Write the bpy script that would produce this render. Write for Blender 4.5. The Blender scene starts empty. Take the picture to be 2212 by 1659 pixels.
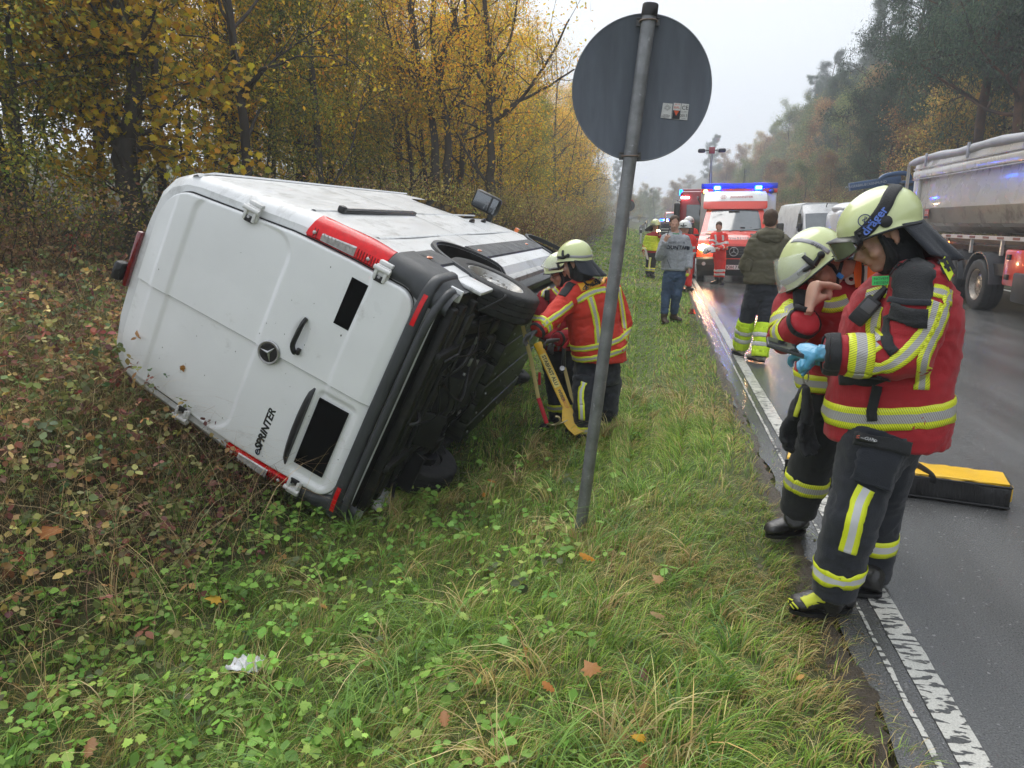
import bpy, bmesh, math, random
import numpy as np
from mathutils import Vector, Matrix, Quaternion, noise
from mathutils.bvhtree import BVHTree
random.seed(7); RNG = np.random.default_rng(11)
PI = math.pi
S = bpy.context.scene
COL = S.collection

# ------------------------------------------------------------------ camera, sky, light
EYE = Vector((0, 0, 1.65)); PIT = math.radians(12.6); YAW = math.radians(11.25); FPX = 1566.0
cam = bpy.data.cameras.new('camera'); cam.sensor_width = 36; cam.lens = 36 * FPX / 2212
cam.clip_start = 0.05; cam.clip_end = 2000
camo = bpy.data.objects.new('camera', cam); COL.objects.link(camo)
camo.location = EYE; camo.rotation_euler = (PI/2 - PIT, 0, YAW)
S.camera = camo
w = bpy.data.worlds.new('World'); S.world = w; w.use_nodes = True
nt = w.node_tree; nt.nodes.clear()
sky = nt.nodes.new('ShaderNodeTexSky'); sky.sky_type = 'NISHITA'; sky.sun_disc = False
sky.sun_elevation = math.radians(38); sky.sun_rotation = math.radians(-30); sky.air_density = 1.5; sky.dust_density = 4
hs = nt.nodes.new('ShaderNodeHueSaturation'); hs.inputs['Saturation'].default_value = 0.10; hs.inputs['Value'].default_value = 0.42
mx = nt.nodes.new('ShaderNodeMix'); mx.data_type = 'RGBA'; mx.inputs[0].default_value = 0.86
mx.inputs[7].default_value = (3.85, 4.07, 4.35, 1)          # the even grey cloud deck
bg = nt.nodes.new('ShaderNodeBackground'); bg.inputs['Strength'].default_value = 0.15
wo = nt.nodes.new('ShaderNodeOutputWorld')
nt.links.new(sky.outputs[0], hs.inputs['Color']); nt.links.new(hs.outputs[0], mx.inputs[6])
nt.links.new(mx.outputs[2], bg.inputs[0]); nt.links.new(bg.outputs[0], wo.inputs[0])
sl = bpy.data.lights.new('sun', 'SUN'); sl.energy = 1.5; sl.angle = math.radians(50); sl.color = (1, 0.97, 0.92)
so = bpy.data.objects.new('sun', sl); COL.objects.link(so)
so.rotation_euler = (math.radians(35), 0, math.radians(-150))
S.view_settings.view_transform = 'Standard'; S.view_settings.look = 'None'
S.view_settings.gamma = 1; S.view_settings.exposure = 1.05; S.view_settings.use_curve_mapping = False
S.render.engine = 'CYCLES'; S.cycles.use_denoising = True
S.cycles.max_bounces = 6; S.cycles.transparent_max_bounces = 16; S.cycles.volume_bounces = 1
S.cycles.use_adaptive_sampling = True; S.cycles.adaptive_threshold = 0.02
S.cycles.sample_clamp_indirect = 30; S.cycles.caustics_reflective = False; S.cycles.caustics_refractive = False
S.cycles.volume_step_rate = 4

# ------------------------------------------------------------------ placing helpers
def ray(px, py):
    r = (px-1106)/FPX; u = (829.5-py)/FPX
    f = math.cos(PIT)+u*math.sin(PIT); z = -math.sin(PIT)+u*math.cos(PIT)
    return Vector((r*math.cos(YAW)-f*math.sin(YAW), f*math.cos(YAW)+r*math.sin(YAW), z))
def P(px, py, t): return EYE + ray(px, py)*t            # a point of the place, t metres into the view
def Pz(px, py, z):
    d = ray(px, py); return EYE + d*((z-EYE.z)/d.z)
def Py(px, py, y):
    d = ray(px, py); return EYE + d*(y/d.y)
def V(*a): return Vector(a)

# ------------------------------------------------------------------ materials
MATS = {}
def nn(t, typ, **kw):
    n = t.nodes.new(typ)
    for k, v in kw.items(): setattr(n, k, v)
    return n
def mat(name, col=(.5, .5, .5), rough=.5, metal=0., var=.12, scale=3., bump=0., bscale=60., coat=0., spec=.5,
        emit=None, estr=0., trans=0., sheen=0., attr=None, rvar=0., dirt=None, dscale=2., dcut=.55, dwid=.12, alpha=1., ior=1.45, translucent=0., coords='Object', sub=0., aniso=None, coatr=.05):
    if name in MATS: return MATS[name]
    m = bpy.data.materials.new(name); MATS[name] = m; m.use_nodes = True
    t = m.node_tree; b = t.nodes['Principled BSDF']; L = t.links.new
    b.inputs['Roughness'].default_value = rough; b.inputs['Metallic'].default_value = metal
    b.inputs['Coat Weight'].default_value = coat; b.inputs['Coat Roughness'].default_value = coatr
    b.inputs['Specular IOR Level'].default_value = spec; b.inputs['IOR'].default_value = ior
    b.inputs['Transmission Weight'].default_value = trans; b.inputs['Sheen Weight'].default_value = sheen
    b.inputs['Alpha'].default_value = alpha
    if sub: b.inputs['Subsurface Weight'].default_value = sub; b.inputs['Subsurface Scale'].default_value = .01
    tc = nn(t, 'ShaderNodeTexCoord')
    mp = nn(t, 'ShaderNodeMapping'); L(tc.outputs[coords], mp.inputs[0])
    if aniso: mp.inputs['Scale'].default_value = aniso
    if attr:
        at = nn(t, 'ShaderNodeAttribute'); at.attribute_name = attr; base = at.outputs['Color']
    else:
        rgb = nn(t, 'ShaderNodeRGB'); rgb.outputs[0].default_value = (*col, 1); base = rgb.outputs[0]
    if var > 0:
        n = nn(t, 'ShaderNodeTexNoise'); n.inputs['Scale'].default_value = scale; n.inputs['Detail'].default_value = 6; n.inputs['Roughness'].default_value = .62
        L(mp.outputs[0], n.inputs['Vector'])
        mr = nn(t, 'ShaderNodeMapRange'); mr.inputs[1].default_value = .3; mr.inputs[2].default_value = .7
        mr.inputs[3].default_value = 1-var; mr.inputs[4].default_value = 1+var
        L(n.outputs['Fac'], mr.inputs[0])
        mu = nn(t, 'ShaderNodeVectorMath', operation='SCALE'); L(base, mu.inputs[0]); L(mr.outputs[0], mu.inputs['Scale']); base = mu.outputs[0]
    if dirt:
        n = nn(t, 'ShaderNodeTexNoise'); n.inputs['Scale'].default_value = dscale; n.inputs['Detail'].default_value = 10; n.inputs['Roughness'].default_value = .7
        L(mp.outputs[0], n.inputs['Vector'])
        mr = nn(t, 'ShaderNodeMapRange'); mr.inputs[1].default_value = dcut; mr.inputs[2].default_value = dcut+dwid; L(n.outputs['Fac'], mr.inputs[0])
        mxx = nn(t, 'ShaderNodeMix', data_type='RGBA'); mxx.inputs[7].default_value = (*dirt, 1)
        L(mr.outputs[0], mxx.inputs[0]); L(base, mxx.inputs[6]); base = mxx.outputs[2]
    L(base, b.inputs['Base Color'])
    if rvar > 0:
        n = nn(t, 'ShaderNodeTexNoise'); n.inputs['Scale'].default_value = scale*2.3; n.inputs['Detail'].default_value = 5
        L(mp.outputs[0], n.inputs['Vector'])
        mr = nn(t, 'ShaderNodeMapRange'); mr.inputs[1].default_value = .3; mr.inputs[2].default_value = .7
        mr.inputs[3].default_value = max(0.02, rough-rvar); mr.inputs[4].default_value = min(1, rough+rvar); L(n.outputs['Fac'], mr.inputs[0]); L(mr.outputs[0], b.inputs['Roughness'])
    if bump > 0:
        n = nn(t, 'ShaderNodeTexNoise'); n.inputs['Scale'].default_value = bscale; n.inputs['Detail'].default_value = 4
        L(mp.outputs[0], n.inputs['Vector'])
        bp = nn(t, 'ShaderNodeBump'); bp.inputs['Strength'].default_value = bump; bp.inputs['Distance'].default_value = .01
        L(n.outputs['Fac'], bp.inputs['Height']); L(bp.outputs[0], b.inputs['Normal'])
    if emit:
        b.inputs['Emission Color'].default_value = (*emit, 1); b.inputs['Emission Strength'].default_value = estr
    if translucent > 0:
        tr = nn(t, 'ShaderNodeBsdfTranslucent'); L(base, tr.inputs[0])
        ms = nn(t, 'ShaderNodeMixShader'); ms.inputs[0].default_value = translucent
        out = t.nodes['Material Output']; L(b.outputs[0], ms.inputs[1]); L(tr.outputs[0], ms.inputs[2]); L(ms.outputs[0], out.inputs[0])
    return m

# ------------------------------------------------------------------ mesh builder
class MB:
    def __init__(s): s.v = []; s.f = []; s.m = []; s.uv = None
    def add(s, vs, fs, mi=0):
        o = len(s.v); s.v.extend([tuple(p) for p in vs]); s.f.extend([tuple(i+o for i in f) for f in fs]); s.m.extend([mi]*len(fs)); return s
    def box(s, c, d, rot=None, mi=0, bev=0.):
        x, y, z = d[0]/2, d[1]/2, d[2]/2; R = rot if rot is not None else Matrix.Identity(3)
        c = Vector(c)
        if bev <= 0:
            vs = [c + R@Vector((sx*x, sy*y, sz*z)) for sx in (-1, 1) for sy in (-1, 1) for sz in (-1, 1)]
            return s.add(vs, [(0, 1, 3, 2), (4, 6, 7, 5), (0, 4, 5, 1), (2, 3, 7, 6), (0, 2, 6, 4), (1, 5, 7, 3)], mi)
        b = min(bev, x*.95, y*.95, z*.95); bm = bmesh.new(); bmesh.ops.create_cube(bm, size=1)
        for v in bm.verts: v.co = Vector((v.co.x*2*x, v.co.y*2*y, v.co.z*2*z))
        bmesh.ops.bevel(bm, geom=bm.edges[:], offset=b, segments=2, affect='EDGES', profile=.5)
        bm.verts.index_update()
        s.add([c + R@v.co for v in bm.verts], [[v.index for v in f.verts] for f in bm.faces], mi); bm.free(); return s
    def tube(s, pts, rad, n=8, mi=0, cap=True, flat=1., up=None):
        pts = [Vector(p) for p in pts]; k = len(pts)
        if not hasattr(rad, '__len__'): rad = [rad]*k
        o = len(s.v); prev = None
        for i, p in enumerate(pts):
            d = (pts[min(i+1, k-1)]-pts[max(i-1, 0)]).normalized()
            if prev is None:
                a = Vector(up) if up is not None else (Vector((0, 0, 1)) if abs(d.z) < .9 else Vector((1, 0, 0)))
                u = (a - d*a.dot(d)).normalized()
            else: u = (prev - d*prev.dot(d)).normalized()
            prev = u; v = d.cross(u)
            for j in range(n):
                t = 2*PI*j/n; s.v.append(tuple(p + (u*math.cos(t)*flat + v*math.sin(t))*rad[i]))
        for i in range(k-1):
            for j in range(n):
                a = o+i*n+j; b = o+i*n+(j+1) % n; s.f.append((a, b, b+n, a+n)); s.m.append(mi)
        if cap:
            s.f.append(tuple(o+j for j in reversed(range(n)))); s.m.append(mi)
            s.f.append(tuple(o+(k-1)*n+j for j in range(n))); s.m.append(mi)
        return s
    def loft(s, rings, mi=0, cap=True, closed=True):
        o = len(s.v); n = len(rings[0])
        for r in rings: s.v.extend([tuple(p) for p in r])
        for i in range(len(rings)-1):
            for j in range(n if closed else n-1):
                a = o+i*n+j; b = o+i*n+(j+1) % n; s.f.append((a, b, b+n, a+n)); s.m.append(mi)
        if cap and closed:
            s.f.append(tuple(o+j for j in reversed(range(n)))); s.m.append(mi)
            s.f.append(tuple(o+(len(rings)-1)*n+j for j in range(n))); s.m.append(mi)
        return s
    def lathe(s, prof, M=None, n=24, mi=0, cap=True):       # prof: (radius, height) about local z
        M = M or Matrix.Identity(4)
        rings = [[M@Vector((r*math.cos(2*PI*j/n), r*math.sin(2*PI*j/n), h)) for j in range(n)] for r, h in prof]
        return s.loft(rings, mi, cap)
    def ell(s, c, r, M=None, n=16, k=10, mi=0):
        c = Vector(c); M = M if M is not None else Matrix.Identity(3)
        rings = []
        for i in range(1, k):
            a = PI*i/k; rings.append([c + M@Vector((r[0]*math.sin(a)*math.cos(2*PI*j/n), r[1]*math.sin(a)*math.sin(2*PI*j/n), -r[2]*math.cos(a))) for j in range(n)])
        o = len(s.v); s.loft(rings, mi, cap=False)
        b = len(s.v); s.v.append(tuple(c + M@Vector((0, 0, -r[2])))); s.v.append(tuple(c + M@Vector((0, 0, r[2]))))
        for j in range(n):
            s.f.append((b, o+(j+1) % n, o+j)); s.m.append(mi)
            q = o+(k-2)*n; s.f.append((b+1, q+j, q+(j+1) % n)); s.m.append(mi)
        return s
    def poly(s, pts, th, nrm=None, mi=0):                   # outline extruded by th along nrm
        pts = [Vector(p) for p in pts]
        if nrm is None:
            nrm = (pts[1]-pts[0]).cross(pts[2]-pts[1]).normalized()
        nrm = Vector(nrm); n = len(pts); o = len(s.v)
        s.v.extend([tuple(p) for p in pts]); s.v.extend([tuple(p+nrm*th) for p in pts])
        s.f.append(tuple(o+i for i in reversed(range(n)))); s.f.append(tuple(o+n+i for i in range(n))); s.m += [mi, mi]
        for i in range(n):
            s.f.append((o+i, o+(i+1) % n, o+n+(i+1) % n, o+n+i)); s.m.append(mi)
        return s
    def grid(s, pts, nu, nv, mi=0):                         # pts row-major, nu per row, nv rows
        o = len(s.v); s.v.extend([tuple(p) for p in pts])
        for j in range(nv-1):
            for i in range(nu-1):
                a = o+j*nu+i; s.f.append((a, a+1, a+nu+1, a+nu)); s.m.append(mi)
        return s
    def mesh(s, name, mats):
        me = bpy.data.meshes.new(name); me.from_pydata(s.v, [], s.f)
        for m in (mats if isinstance(mats, (list, tuple)) else [mats]): me.materials.append(m)
        if any(s.m): me.polygons.foreach_set('material_index', s.m)
        return me
    def build(s, name, mats, parent=None, smooth=30, **kw):
        me = s.mesh(name, mats); return link(name, me, parent, smooth, **kw)
def shade(me, ang=30):
    if ang is None: return
    me.polygons.foreach_set('use_smooth', [True]*len(me.polygons))
    if ang < 180 and len(me.polygons) < 400000:
        try: me.set_sharp_from_angle(angle=math.radians(ang))
        except Exception: pass
def tag(o, label=None, cat=None, group=None, kind=None):
    if label: o['label'] = label
    if cat: o['category'] = cat
    if group: o['group'] = group
    if kind: o['kind'] = kind
    return o
def link(name, me, parent=None, smooth=30, label=None, cat=None, group=None, kind=None, loc=None, rot=None):
    if smooth is not None: shade(me, smooth)
    o = bpy.data.objects.new(name, me); COL.objects.link(o)
    if parent: o.parent = parent
    if loc is not None: o.location = loc
    if rot is not None: o.rotation_euler = rot
    return tag(o, label, cat, group, kind)
def empty(name, label, cat, loc=(0, 0, 0), rotz=0, group=None, M=None):
    o = bpy.data.objects.new(name, None); COL.objects.link(o); o.empty_display_size = .2
    if M is not None: o.matrix_world = M
    else: o.location = loc; o.rotation_euler = (0, 0, rotz)
    return tag(o, label, cat, group)
def frame(o, x, z):                                         # rotation matrix from x-axis and rough z-axis
    x = Vector(x).normalized(); z = Vector(z); y = z.cross(x).normalized(); z = x.cross(y)
    return Matrix((x, y, z)).transposed()
def apply_mods(me, mods, smooth=40):                        # run modifiers on a mesh, return the result
    o = bpy.data.objects.new('tmp', me); COL.objects.link(o)
    for t, kw in mods:
        m = o.modifiers.new(t, t)
        for k, v in kw.items(): setattr(m, k, v)
    dg = bpy.context.evaluated_depsgraph_get(); dg.update()
    r = bpy.data.meshes.new_from_object(o.evaluated_get(dg)); 
    bpy.data.objects.remove(o); return r
def text_mesh(txt, size=1., ext=.0, offs=0., align='CENTER', shear=0., space=1., res=3):
    c = bpy.data.curves.new('t', 'FONT'); c.body = txt; c.size = size; c.extrude = ext; c.offset = offs; c.shear = shear
    c.align_x = align; c.align_y = 'CENTER'; c.resolution_u = res; c.space_character = space
    o = bpy.data.objects.new('t', c); COL.objects.link(o)
    dg = bpy.context.evaluated_depsgraph_get(); dg.update()
    me = bpy.data.meshes.new_from_object(o.evaluated_get(dg)); bpy.data.objects.remove(o); bpy.data.curves.remove(c)
    return me
def text_obj(name, txt, size, M, mt, parent=None, ext=.001, offs=0., align='CENTER', shear=0., space=1.):
    me = text_mesh(txt, size, ext, offs, align, shear, space); me.transform(M); me.materials.clear(); me.materials.append(mt)
    return link(name, me, parent, None)
def M4(R, t): 
    m = Matrix(R).to_4x4() if len(R) == 3 else Matrix(R); m.translation = Vector(t); return m
def catmull(pts, n=8):
    pts = [Vector(p) for p in pts]; out = []
    for i in range(len(pts)-1):
        p0 = pts[max(i-1, 0)]; p1 = pts[i]; p2 = pts[i+1]; p3 = pts[min(i+2, len(pts)-1)]
        for j in range(n):
            t = j/n; out.append(.5*((2*p1)+(p2-p0)*t+(2*p0-5*p1+4*p2-p3)*t*t+(3*p1-p0-3*p2+p3)*t**3))
    out.append(pts[-1]); return out

# ------------------------------------------------------------------ lie of the land
NX = [-400, -60, -30, -16, -12, -9, -7, -5.5, -4, -3, -2.2, -1.2, -.4, .35, .80, 8.9, 10, 12, 28, 60, 400]
NZ = [16, 4.5, 2.9, 1.9, 1.5, 1.05, .70, .30, -.08, -.46, -.62, -.45, -.2, -.07, -.03, -.03, 0, .8, 11.5, 22, 60]
FX = [-400, -60, -12, -6, -3, -1, .72, 8.9, 10, 12, 28, 60, 400]
FZ = [24, 8, 2.0, 1.0, .45, .12, -.03, -.03, 0, .8, 11.5, 22, 60]
def sstep(a, b, x):
    t = np.clip((x-a)/(b-a), 0, 1); return t*t*(3-2*t)
def bend(y): return -0.00055*np.clip(np.asarray(y, float)-55, 0, None)**2   # the road swings left far off
def rise(y): return 1.5*sstep(35, 130, np.asarray(y, float))
def TZ(x, y, bumps=True):
    x = np.asarray(x, float); y = np.asarray(y, float); xr = x-np.where(y < 160, bend(y), bend(160))
    b = sstep(9.5, 19, y); z = np.interp(xr, NX, NZ)*(1-b)+np.interp(xr, FX, FZ)*b+rise(y)+13*sstep(170, 420, y)
    if bumps:
        k = np.clip((np.abs(x-4.8)-4.3)/1.5, 0, 1)
        z = z+.26*np.exp(-((x+4.5)/.75)**2-((y-3.9)/1.1)**2)
        z = z-.17*np.exp(-((x+1.75)/.45)**2-((y-5.9)/.8)**2)
        z = z+k*(.03*np.sin(x*2.1+y*1.3)+.025*np.sin(x*4.7-y*3.1+1)+.02*np.sin(y*5.3+x*1.1))
    return z
def G(x, y): return float(TZ(x, y))
# ------------------------------------------------------------------ ground and road
def axis(a, b, segs):
    out = [a]
    for lim, st in segs:
        while out[-1] < lim-1e-6: out.append(min(out[-1]+st, lim))
    return np.array(out)
gx = axis(-400, 400, [(-60, 34), (-20, 4), (-8, .6), (2, .12), (14, .6), (60, 3), (400, 34)])
gy = axis(-30, 600, [(-4, 3), (1, .4), (12, .14), (30, .5), (120, 3), (600, 30)])
XX, YY = np.meshgrid(gx, gy); ZZ = TZ(XX, YY)
mb = MB(); mb.grid(np.stack([XX, YY, ZZ], -1).reshape(-1, 3).tolist(), len(gx), len(gy))
def soil_material():
    m = mat('soil', (.06, .05, .03), .9, var=.35, scale=2.2, bump=.6, bscale=26)
    t = m.node_tree; b = t.nodes['Principled BSDF']; L = t.links.new
    tc = nn(t, 'ShaderNodeTexCoord'); n = nn(t, 'ShaderNodeTexNoise'); n.inputs['Scale'].default_value = .9; n.inputs['Detail'].default_value = 9
    L(tc.outputs['Object'], n.inputs[0]); cr = nn(t, 'ShaderNodeValToRGB'); e = cr.color_ramp.elements
    e[0].position = .35; e[0].color = (.035, .027, .018, 1); e[1].position = .7; e[1].color = (.07, .085, .02, 1)
    x = e.new(.52); x.color = (.045, .045, .016, 1)
    L(n.outputs['Fac'], cr.inputs[0]); sx = nn(t, 'ShaderNodeSeparateXYZ'); L(tc.outputs['Object'], sx.inputs[0]); m1 = nn(t, 'ShaderNodeMapRange'); m1.inputs[1].default_value = -3.2; m1.inputs[2].default_value = -2.2; L(sx.outputs[0], m1.inputs[0])
    m2 = nn(t, 'ShaderNodeMapRange'); m2.inputs[1].default_value = .75; m2.inputs[2].default_value = .45; L(sx.outputs[0], m2.inputs[0]); mm = nn(t, 'ShaderNodeMath', operation='MULTIPLY'); L(m1.outputs[0], mm.inputs[0]); L(m2.outputs[0], mm.inputs[1])
    m3 = nn(t, 'ShaderNodeMath', operation='MULTIPLY'); L(mm.outputs[0], m3.inputs[0]); m3.inputs[1].default_value = .8
    gm = nn(t, 'ShaderNodeMix', data_type='RGBA'); gm.inputs[7].default_value = (.085, .115, .030, 1); L(m3.outputs[0], gm.inputs[0]); L(cr.outputs[0], gm.inputs[6])     # mossy thatch of the mown verge
    L(gm.outputs[2], b.inputs['Base Color']); return m
mb.build('ground', soil_material(), kind='structure', smooth=180)

def asphalt():
    m = bpy.data.materials.new('wet_asphalt'); m.use_nodes = True; t = m.node_tree; b = t.nodes['Principled BSDF']; L = t.links.new
    tc = nn(t, 'ShaderNodeTexCoord')
    n1 = nn(t, 'ShaderNodeTexNoise'); n1.inputs['Scale'].default_value = 160; n1.inputs['Detail'].default_value = 3; L(tc.outputs['Object'], n1.inputs[0])
    vo = nn(t, 'ShaderNodeTexVoronoi'); vo.inputs['Scale'].default_value = 110; L(tc.outputs['Object'], vo.inputs[0])
    n2 = nn(t, 'ShaderNodeTexNoise'); n2.inputs['Scale'].default_value = .55; n2.inputs['Detail'].default_value = 7; L(tc.outputs['Object'], n2.inputs[0])
    mp = nn(t, 'ShaderNodeMapping'); mp.inputs['Scale'].default_value = (1.6, .09, 1); L(tc.outputs['Object'], mp.inputs[0])
    n3 = nn(t, 'ShaderNodeTexNoise'); n3.inputs['Scale'].default_value = 1.2; n3.inputs['Detail'].default_value = 5; L(mp.outputs[0], n3.inputs[0])
    cr = nn(t, 'ShaderNodeValToRGB'); e = cr.color_ramp.elements; e[0].position = .3; e[0].color = (.042, .043, .044, 1); e[1].position = .8; e[1].color = (.165, .165, .163, 1)
    L(n1.outputs['Fac'], cr.inputs[0])
    # pale chips
    cs = nn(t, 'ShaderNodeMapRange'); cs.inputs[1].default_value = .89; cs.inputs[2].default_value = .97; L(vo.outputs['Color'], cs.inputs[0])
    mx_ = nn(t, 'ShaderNodeMix', data_type='RGBA'); mx_.inputs[7].default_value = (.27, .265, .26, 1); L(cs.outputs[0], mx_.inputs[0]); L(cr.outputs[0], mx_.inputs[6])
    mu = nn(t, 'ShaderNodeVectorMath', operation='SCALE'); mr = nn(t, 'ShaderNodeMapRange'); mr.inputs[1].default_value = .3; mr.inputs[2].default_value = .7; mr.inputs[3].default_value = .75; mr.inputs[4].default_value = 1.2
    L(n3.outputs['Fac'], mr.inputs[0]); L(mr.outputs[0], mu.inputs['Scale']); L(mx_.outputs[2], mu.inputs[0]); L(mu.outputs[0], b.inputs['Base Color'])
    ad = nn(t, 'ShaderNodeMath', operation='ADD'); L(n2.outputs['Fac'], ad.inputs[0]); L(n3.outputs['Fac'], ad.inputs[1])
    rr = nn(t, 'ShaderNodeMapRange'); rr.inputs[1].default_value = .8; rr.inputs[2].default_value = 1.25; rr.inputs[3].default_value = .07; rr.inputs[4].default_value = .26
    L(ad.outputs[0], rr.inputs[0]); L(rr.outputs[0], b.inputs['Roughness'])
    bp = nn(t, 'ShaderNodeBump'); bp.inputs['Distance'].default_value = .0034
    bs = nn(t, 'ShaderNodeMapRange'); bs.inputs[1].default_value = .8; bs.inputs[2].default_value = 1.25; bs.inputs[3].default_value = .22; bs.inputs[4].default_value = .62
    L(ad.outputs[0], bs.inputs[0]); L(bs.outputs[0], bp.inputs['Strength'])
    hv = nn(t, 'ShaderNodeMath', operation='ADD'); L(n1.outputs['Fac'], hv.inputs[0]); L(vo.outputs['Distance'], hv.inputs[1]); L(hv.outputs[0], bp.inputs['Height'])
    L(bp.outputs[0], b.inputs['Normal']); b.inputs['Specular IOR Level'].default_value = .95
    return m
MATS['asphalt'] = asphalt()
ry = axis(-30, 300, [(0, 2), (14, .1), (30, .5), (300, 3)])
def road_strip(xl, xr, dz, n=8, ragged=0.):
    mb = MB(); rows = []
    for y in ry:
        a = xl + (ragged*(.6*noise.noise(Vector((y*2.3, .3, 0)))+.15*noise.noise(Vector((y*5, 1.3, 0)))) if ragged else 0)
        for i in range(n):
            x = a+(xr-a)*i/(n-1); rows.append((x+float(bend(min(y, 160))), y, float(rise(y))+dz))
    return mb.grid(rows, n, len(ry))
road_strip(.79, 8.75, .0, 12, .10).build('road', MATS['asphalt'], kind='structure', smooth=180)
# the worn profiled edge line: paint ribs, broken off in places
lm = mat('road_paint', (.58, .58, .54), .33, var=.12, scale=9, bump=.4, bscale=90, dirt=(.12, .12, .115), dscale=22, dcut=.57, dwid=.05, spec=.6)
mb = MB(); rr_ = random.Random(3)
def blob(cx, cy, sx, sy, z, r, n=9, top=.004):
    o = []
    for k in range(n):
        a = 2*PI*k/n; q = 1+.22*(r.random()-.5)*2; ca, sa = math.cos(a), math.sin(a)
        o.append(Vector((cx+sx*q*abs(ca)**.6*math.copysign(1, ca), cy+sy*q*abs(sa)**.7*math.copysign(1, sa), z)))
    mb.poly(o, top, (0, 0, 1))
wp = bpy.data.materials.new('worn_paint'); wp.use_nodes = True; t = wp.node_tree; b_ = t.nodes['Principled BSDF']; L = t.links.new
tc = nn(t, 'ShaderNodeTexCoord'); mp = nn(t, 'ShaderNodeMapping'); mp.inputs['Scale'].default_value = (13, 33, 1); L(tc.outputs['Object'], mp.inputs[0])
n1 = nn(t, 'ShaderNodeTexNoise'); n1.inputs['Scale'].default_value = 1; n1.inputs['Detail'].default_value = 3; n1.inputs['Roughness'].default_value = .55; n1.inputs['Distortion'].default_value = .35; L(mp.outputs[0], n1.inputs[0])
n2 = nn(t, 'ShaderNodeTexNoise'); n2.inputs['Scale'].default_value = 2.3; n2.inputs['Detail'].default_value = 2; L(tc.outputs['Object'], n2.inputs[0])
wv_ = nn(t, 'ShaderNodeTexWave', bands_direction='Y'); wv_.inputs['Scale'].default_value = 6.2; wv_.inputs['Distortion'].default_value = 2.2; wv_.inputs['Detail'].default_value = 2; wv_.inputs['Detail Scale'].default_value = 6; L(tc.outputs['Object'], wv_.inputs[0])
a1 = nn(t, 'ShaderNodeMath', operation='MULTIPLY_ADD'); L(wv_.outputs['Fac'], a1.inputs[0]); a1.inputs[1].default_value = .09; L(n1.outputs['Fac'], a1.inputs[2])
a2 = nn(t, 'ShaderNodeMath', operation='MULTIPLY_ADD'); L(n2.outputs['Fac'], a2.inputs[0]); a2.inputs[1].default_value = .35; L(a1.outputs[0], a2.inputs[2])
th = nn(t, 'ShaderNodeMapRange'); th.inputs[1].default_value = .675; th.inputs[2].default_value = .70; L(a2.outputs[0], th.inputs[0])
sp_ = nn(t, 'ShaderNodeTexNoise'); sp_.inputs['Scale'].default_value = 170; L(tc.outputs['Object'], sp_.inputs[0])
pc_ = nn(t, 'ShaderNodeValToRGB'); e = pc_.color_ramp.elements; e[0].position = .3; e[0].color = (.44, .43, .39, 1); e[1].position = .62; e[1].color = (.62, .61, .56, 1); L(sp_.outputs['Fac'], pc_.inputs[0])
ac = nn(t, 'ShaderNodeValToRGB'); e = ac.color_ramp.elements; e[0].position = .3; e[0].color = (.032, .033, .034, 1); e[1].position = .8; e[1].color = (.135, .135, .133, 1); L(sp_.outputs['Fac'], ac.inputs[0])
mm_ = nn(t, 'ShaderNodeMix', data_type='RGBA'); L(th.outputs[0], mm_.inputs[0]); L(ac.outputs[0], mm_.inputs[6]); L(pc_.outputs[0], mm_.inputs[7]); L(mm_.outputs[2], b_.inputs['Base Color']); b_.inputs['Roughness'].default_value = .28
hh = nn(t, 'ShaderNodeMath', operation='MULTIPLY_ADD'); L(sp_.outputs['Fac'], hh.inputs[0]); hh.inputs[1].default_value = .25; L(th.outputs[0], hh.inputs[2])
bp = nn(t, 'ShaderNodeBump'); bp.inputs['Strength'].default_value = .8; bp.inputs['Distance'].default_value = .003; L(hh.outputs[0], bp.inputs['Height']); L(bp.outputs[0], b_.inputs['Normal'])
ms = MB()
for xa, xb, z_ in ((.985, 1.088, .0045), (.914, .932, .004)):
    yy_ = np.arange(1.0, 26.2, .12); pts = []
    for y_ in yy_: w1 = .006*noise.noise(Vector((y_*9, xa*7, 1))); w2 = .007*noise.noise(Vector((y_*11, xb*7, 4))); pts += [(xa+w1, y_, z_), (xb+w2, y_, z_)]
    ms.grid(pts, 2, len(yy_))
ms.build('edge_line', wp, kind='structure', smooth=None)
y = 8.5
while y < 26:
    blob(1.036, y, .050, .030, .005, rr_, 9, .003); y += .095
mb.build('edge_line_ribs', lm, kind='structure', smooth=None)
mb = MB()
for a in np.arange(26, 150, 3.):
    for c in [(1.0, .1), (8.45, .1)]:
        mb.grid([(c[0]-c[1]/2+s*c[1]+float(bend(yy)), yy, float(rise(yy))+.006) for yy in (a, a+3) for s in (0, 1)], 2, 2)
for a in np.arange(-4, 26, 3.): mb.grid([(8.4+s*.12, yy, .006) for yy in (a, a+3) for s in (0, 1)], 2, 2)
for a in np.arange(26, 140, 6.): mb.grid([(4.66+s*.12+float(bend(yy)), yy, float(rise(yy))+.006) for yy in (a, a+3) for s in (0, 1)], 2, 2)
mb.build('road_markings', lm, kind='structure', smooth=None)
mb = MB(); rows = []; rng_ = random.Random(9)          # crumbled soil and silt lying over the asphalt edge
ys_ = np.arange(.8, 24, .035)
for y in ys_:
    e = .80+.05*noise.noise(Vector((y*2.2, 0, 3)))+.045*noise.noise(Vector((y*9, 1, 3)))+.02*noise.noise(Vector((y*31, 2, 3)))
    for k, q in enumerate((.55, .68, .75, .5*(.75+e), e)): rows.append((q, y, (-.09, -.055, -.018+.012*noise.noise(Vector((y*13, q*20, 1))), .008+.008*noise.noise(Vector((y*17, q*9, 5))), .002)[k]))
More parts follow.
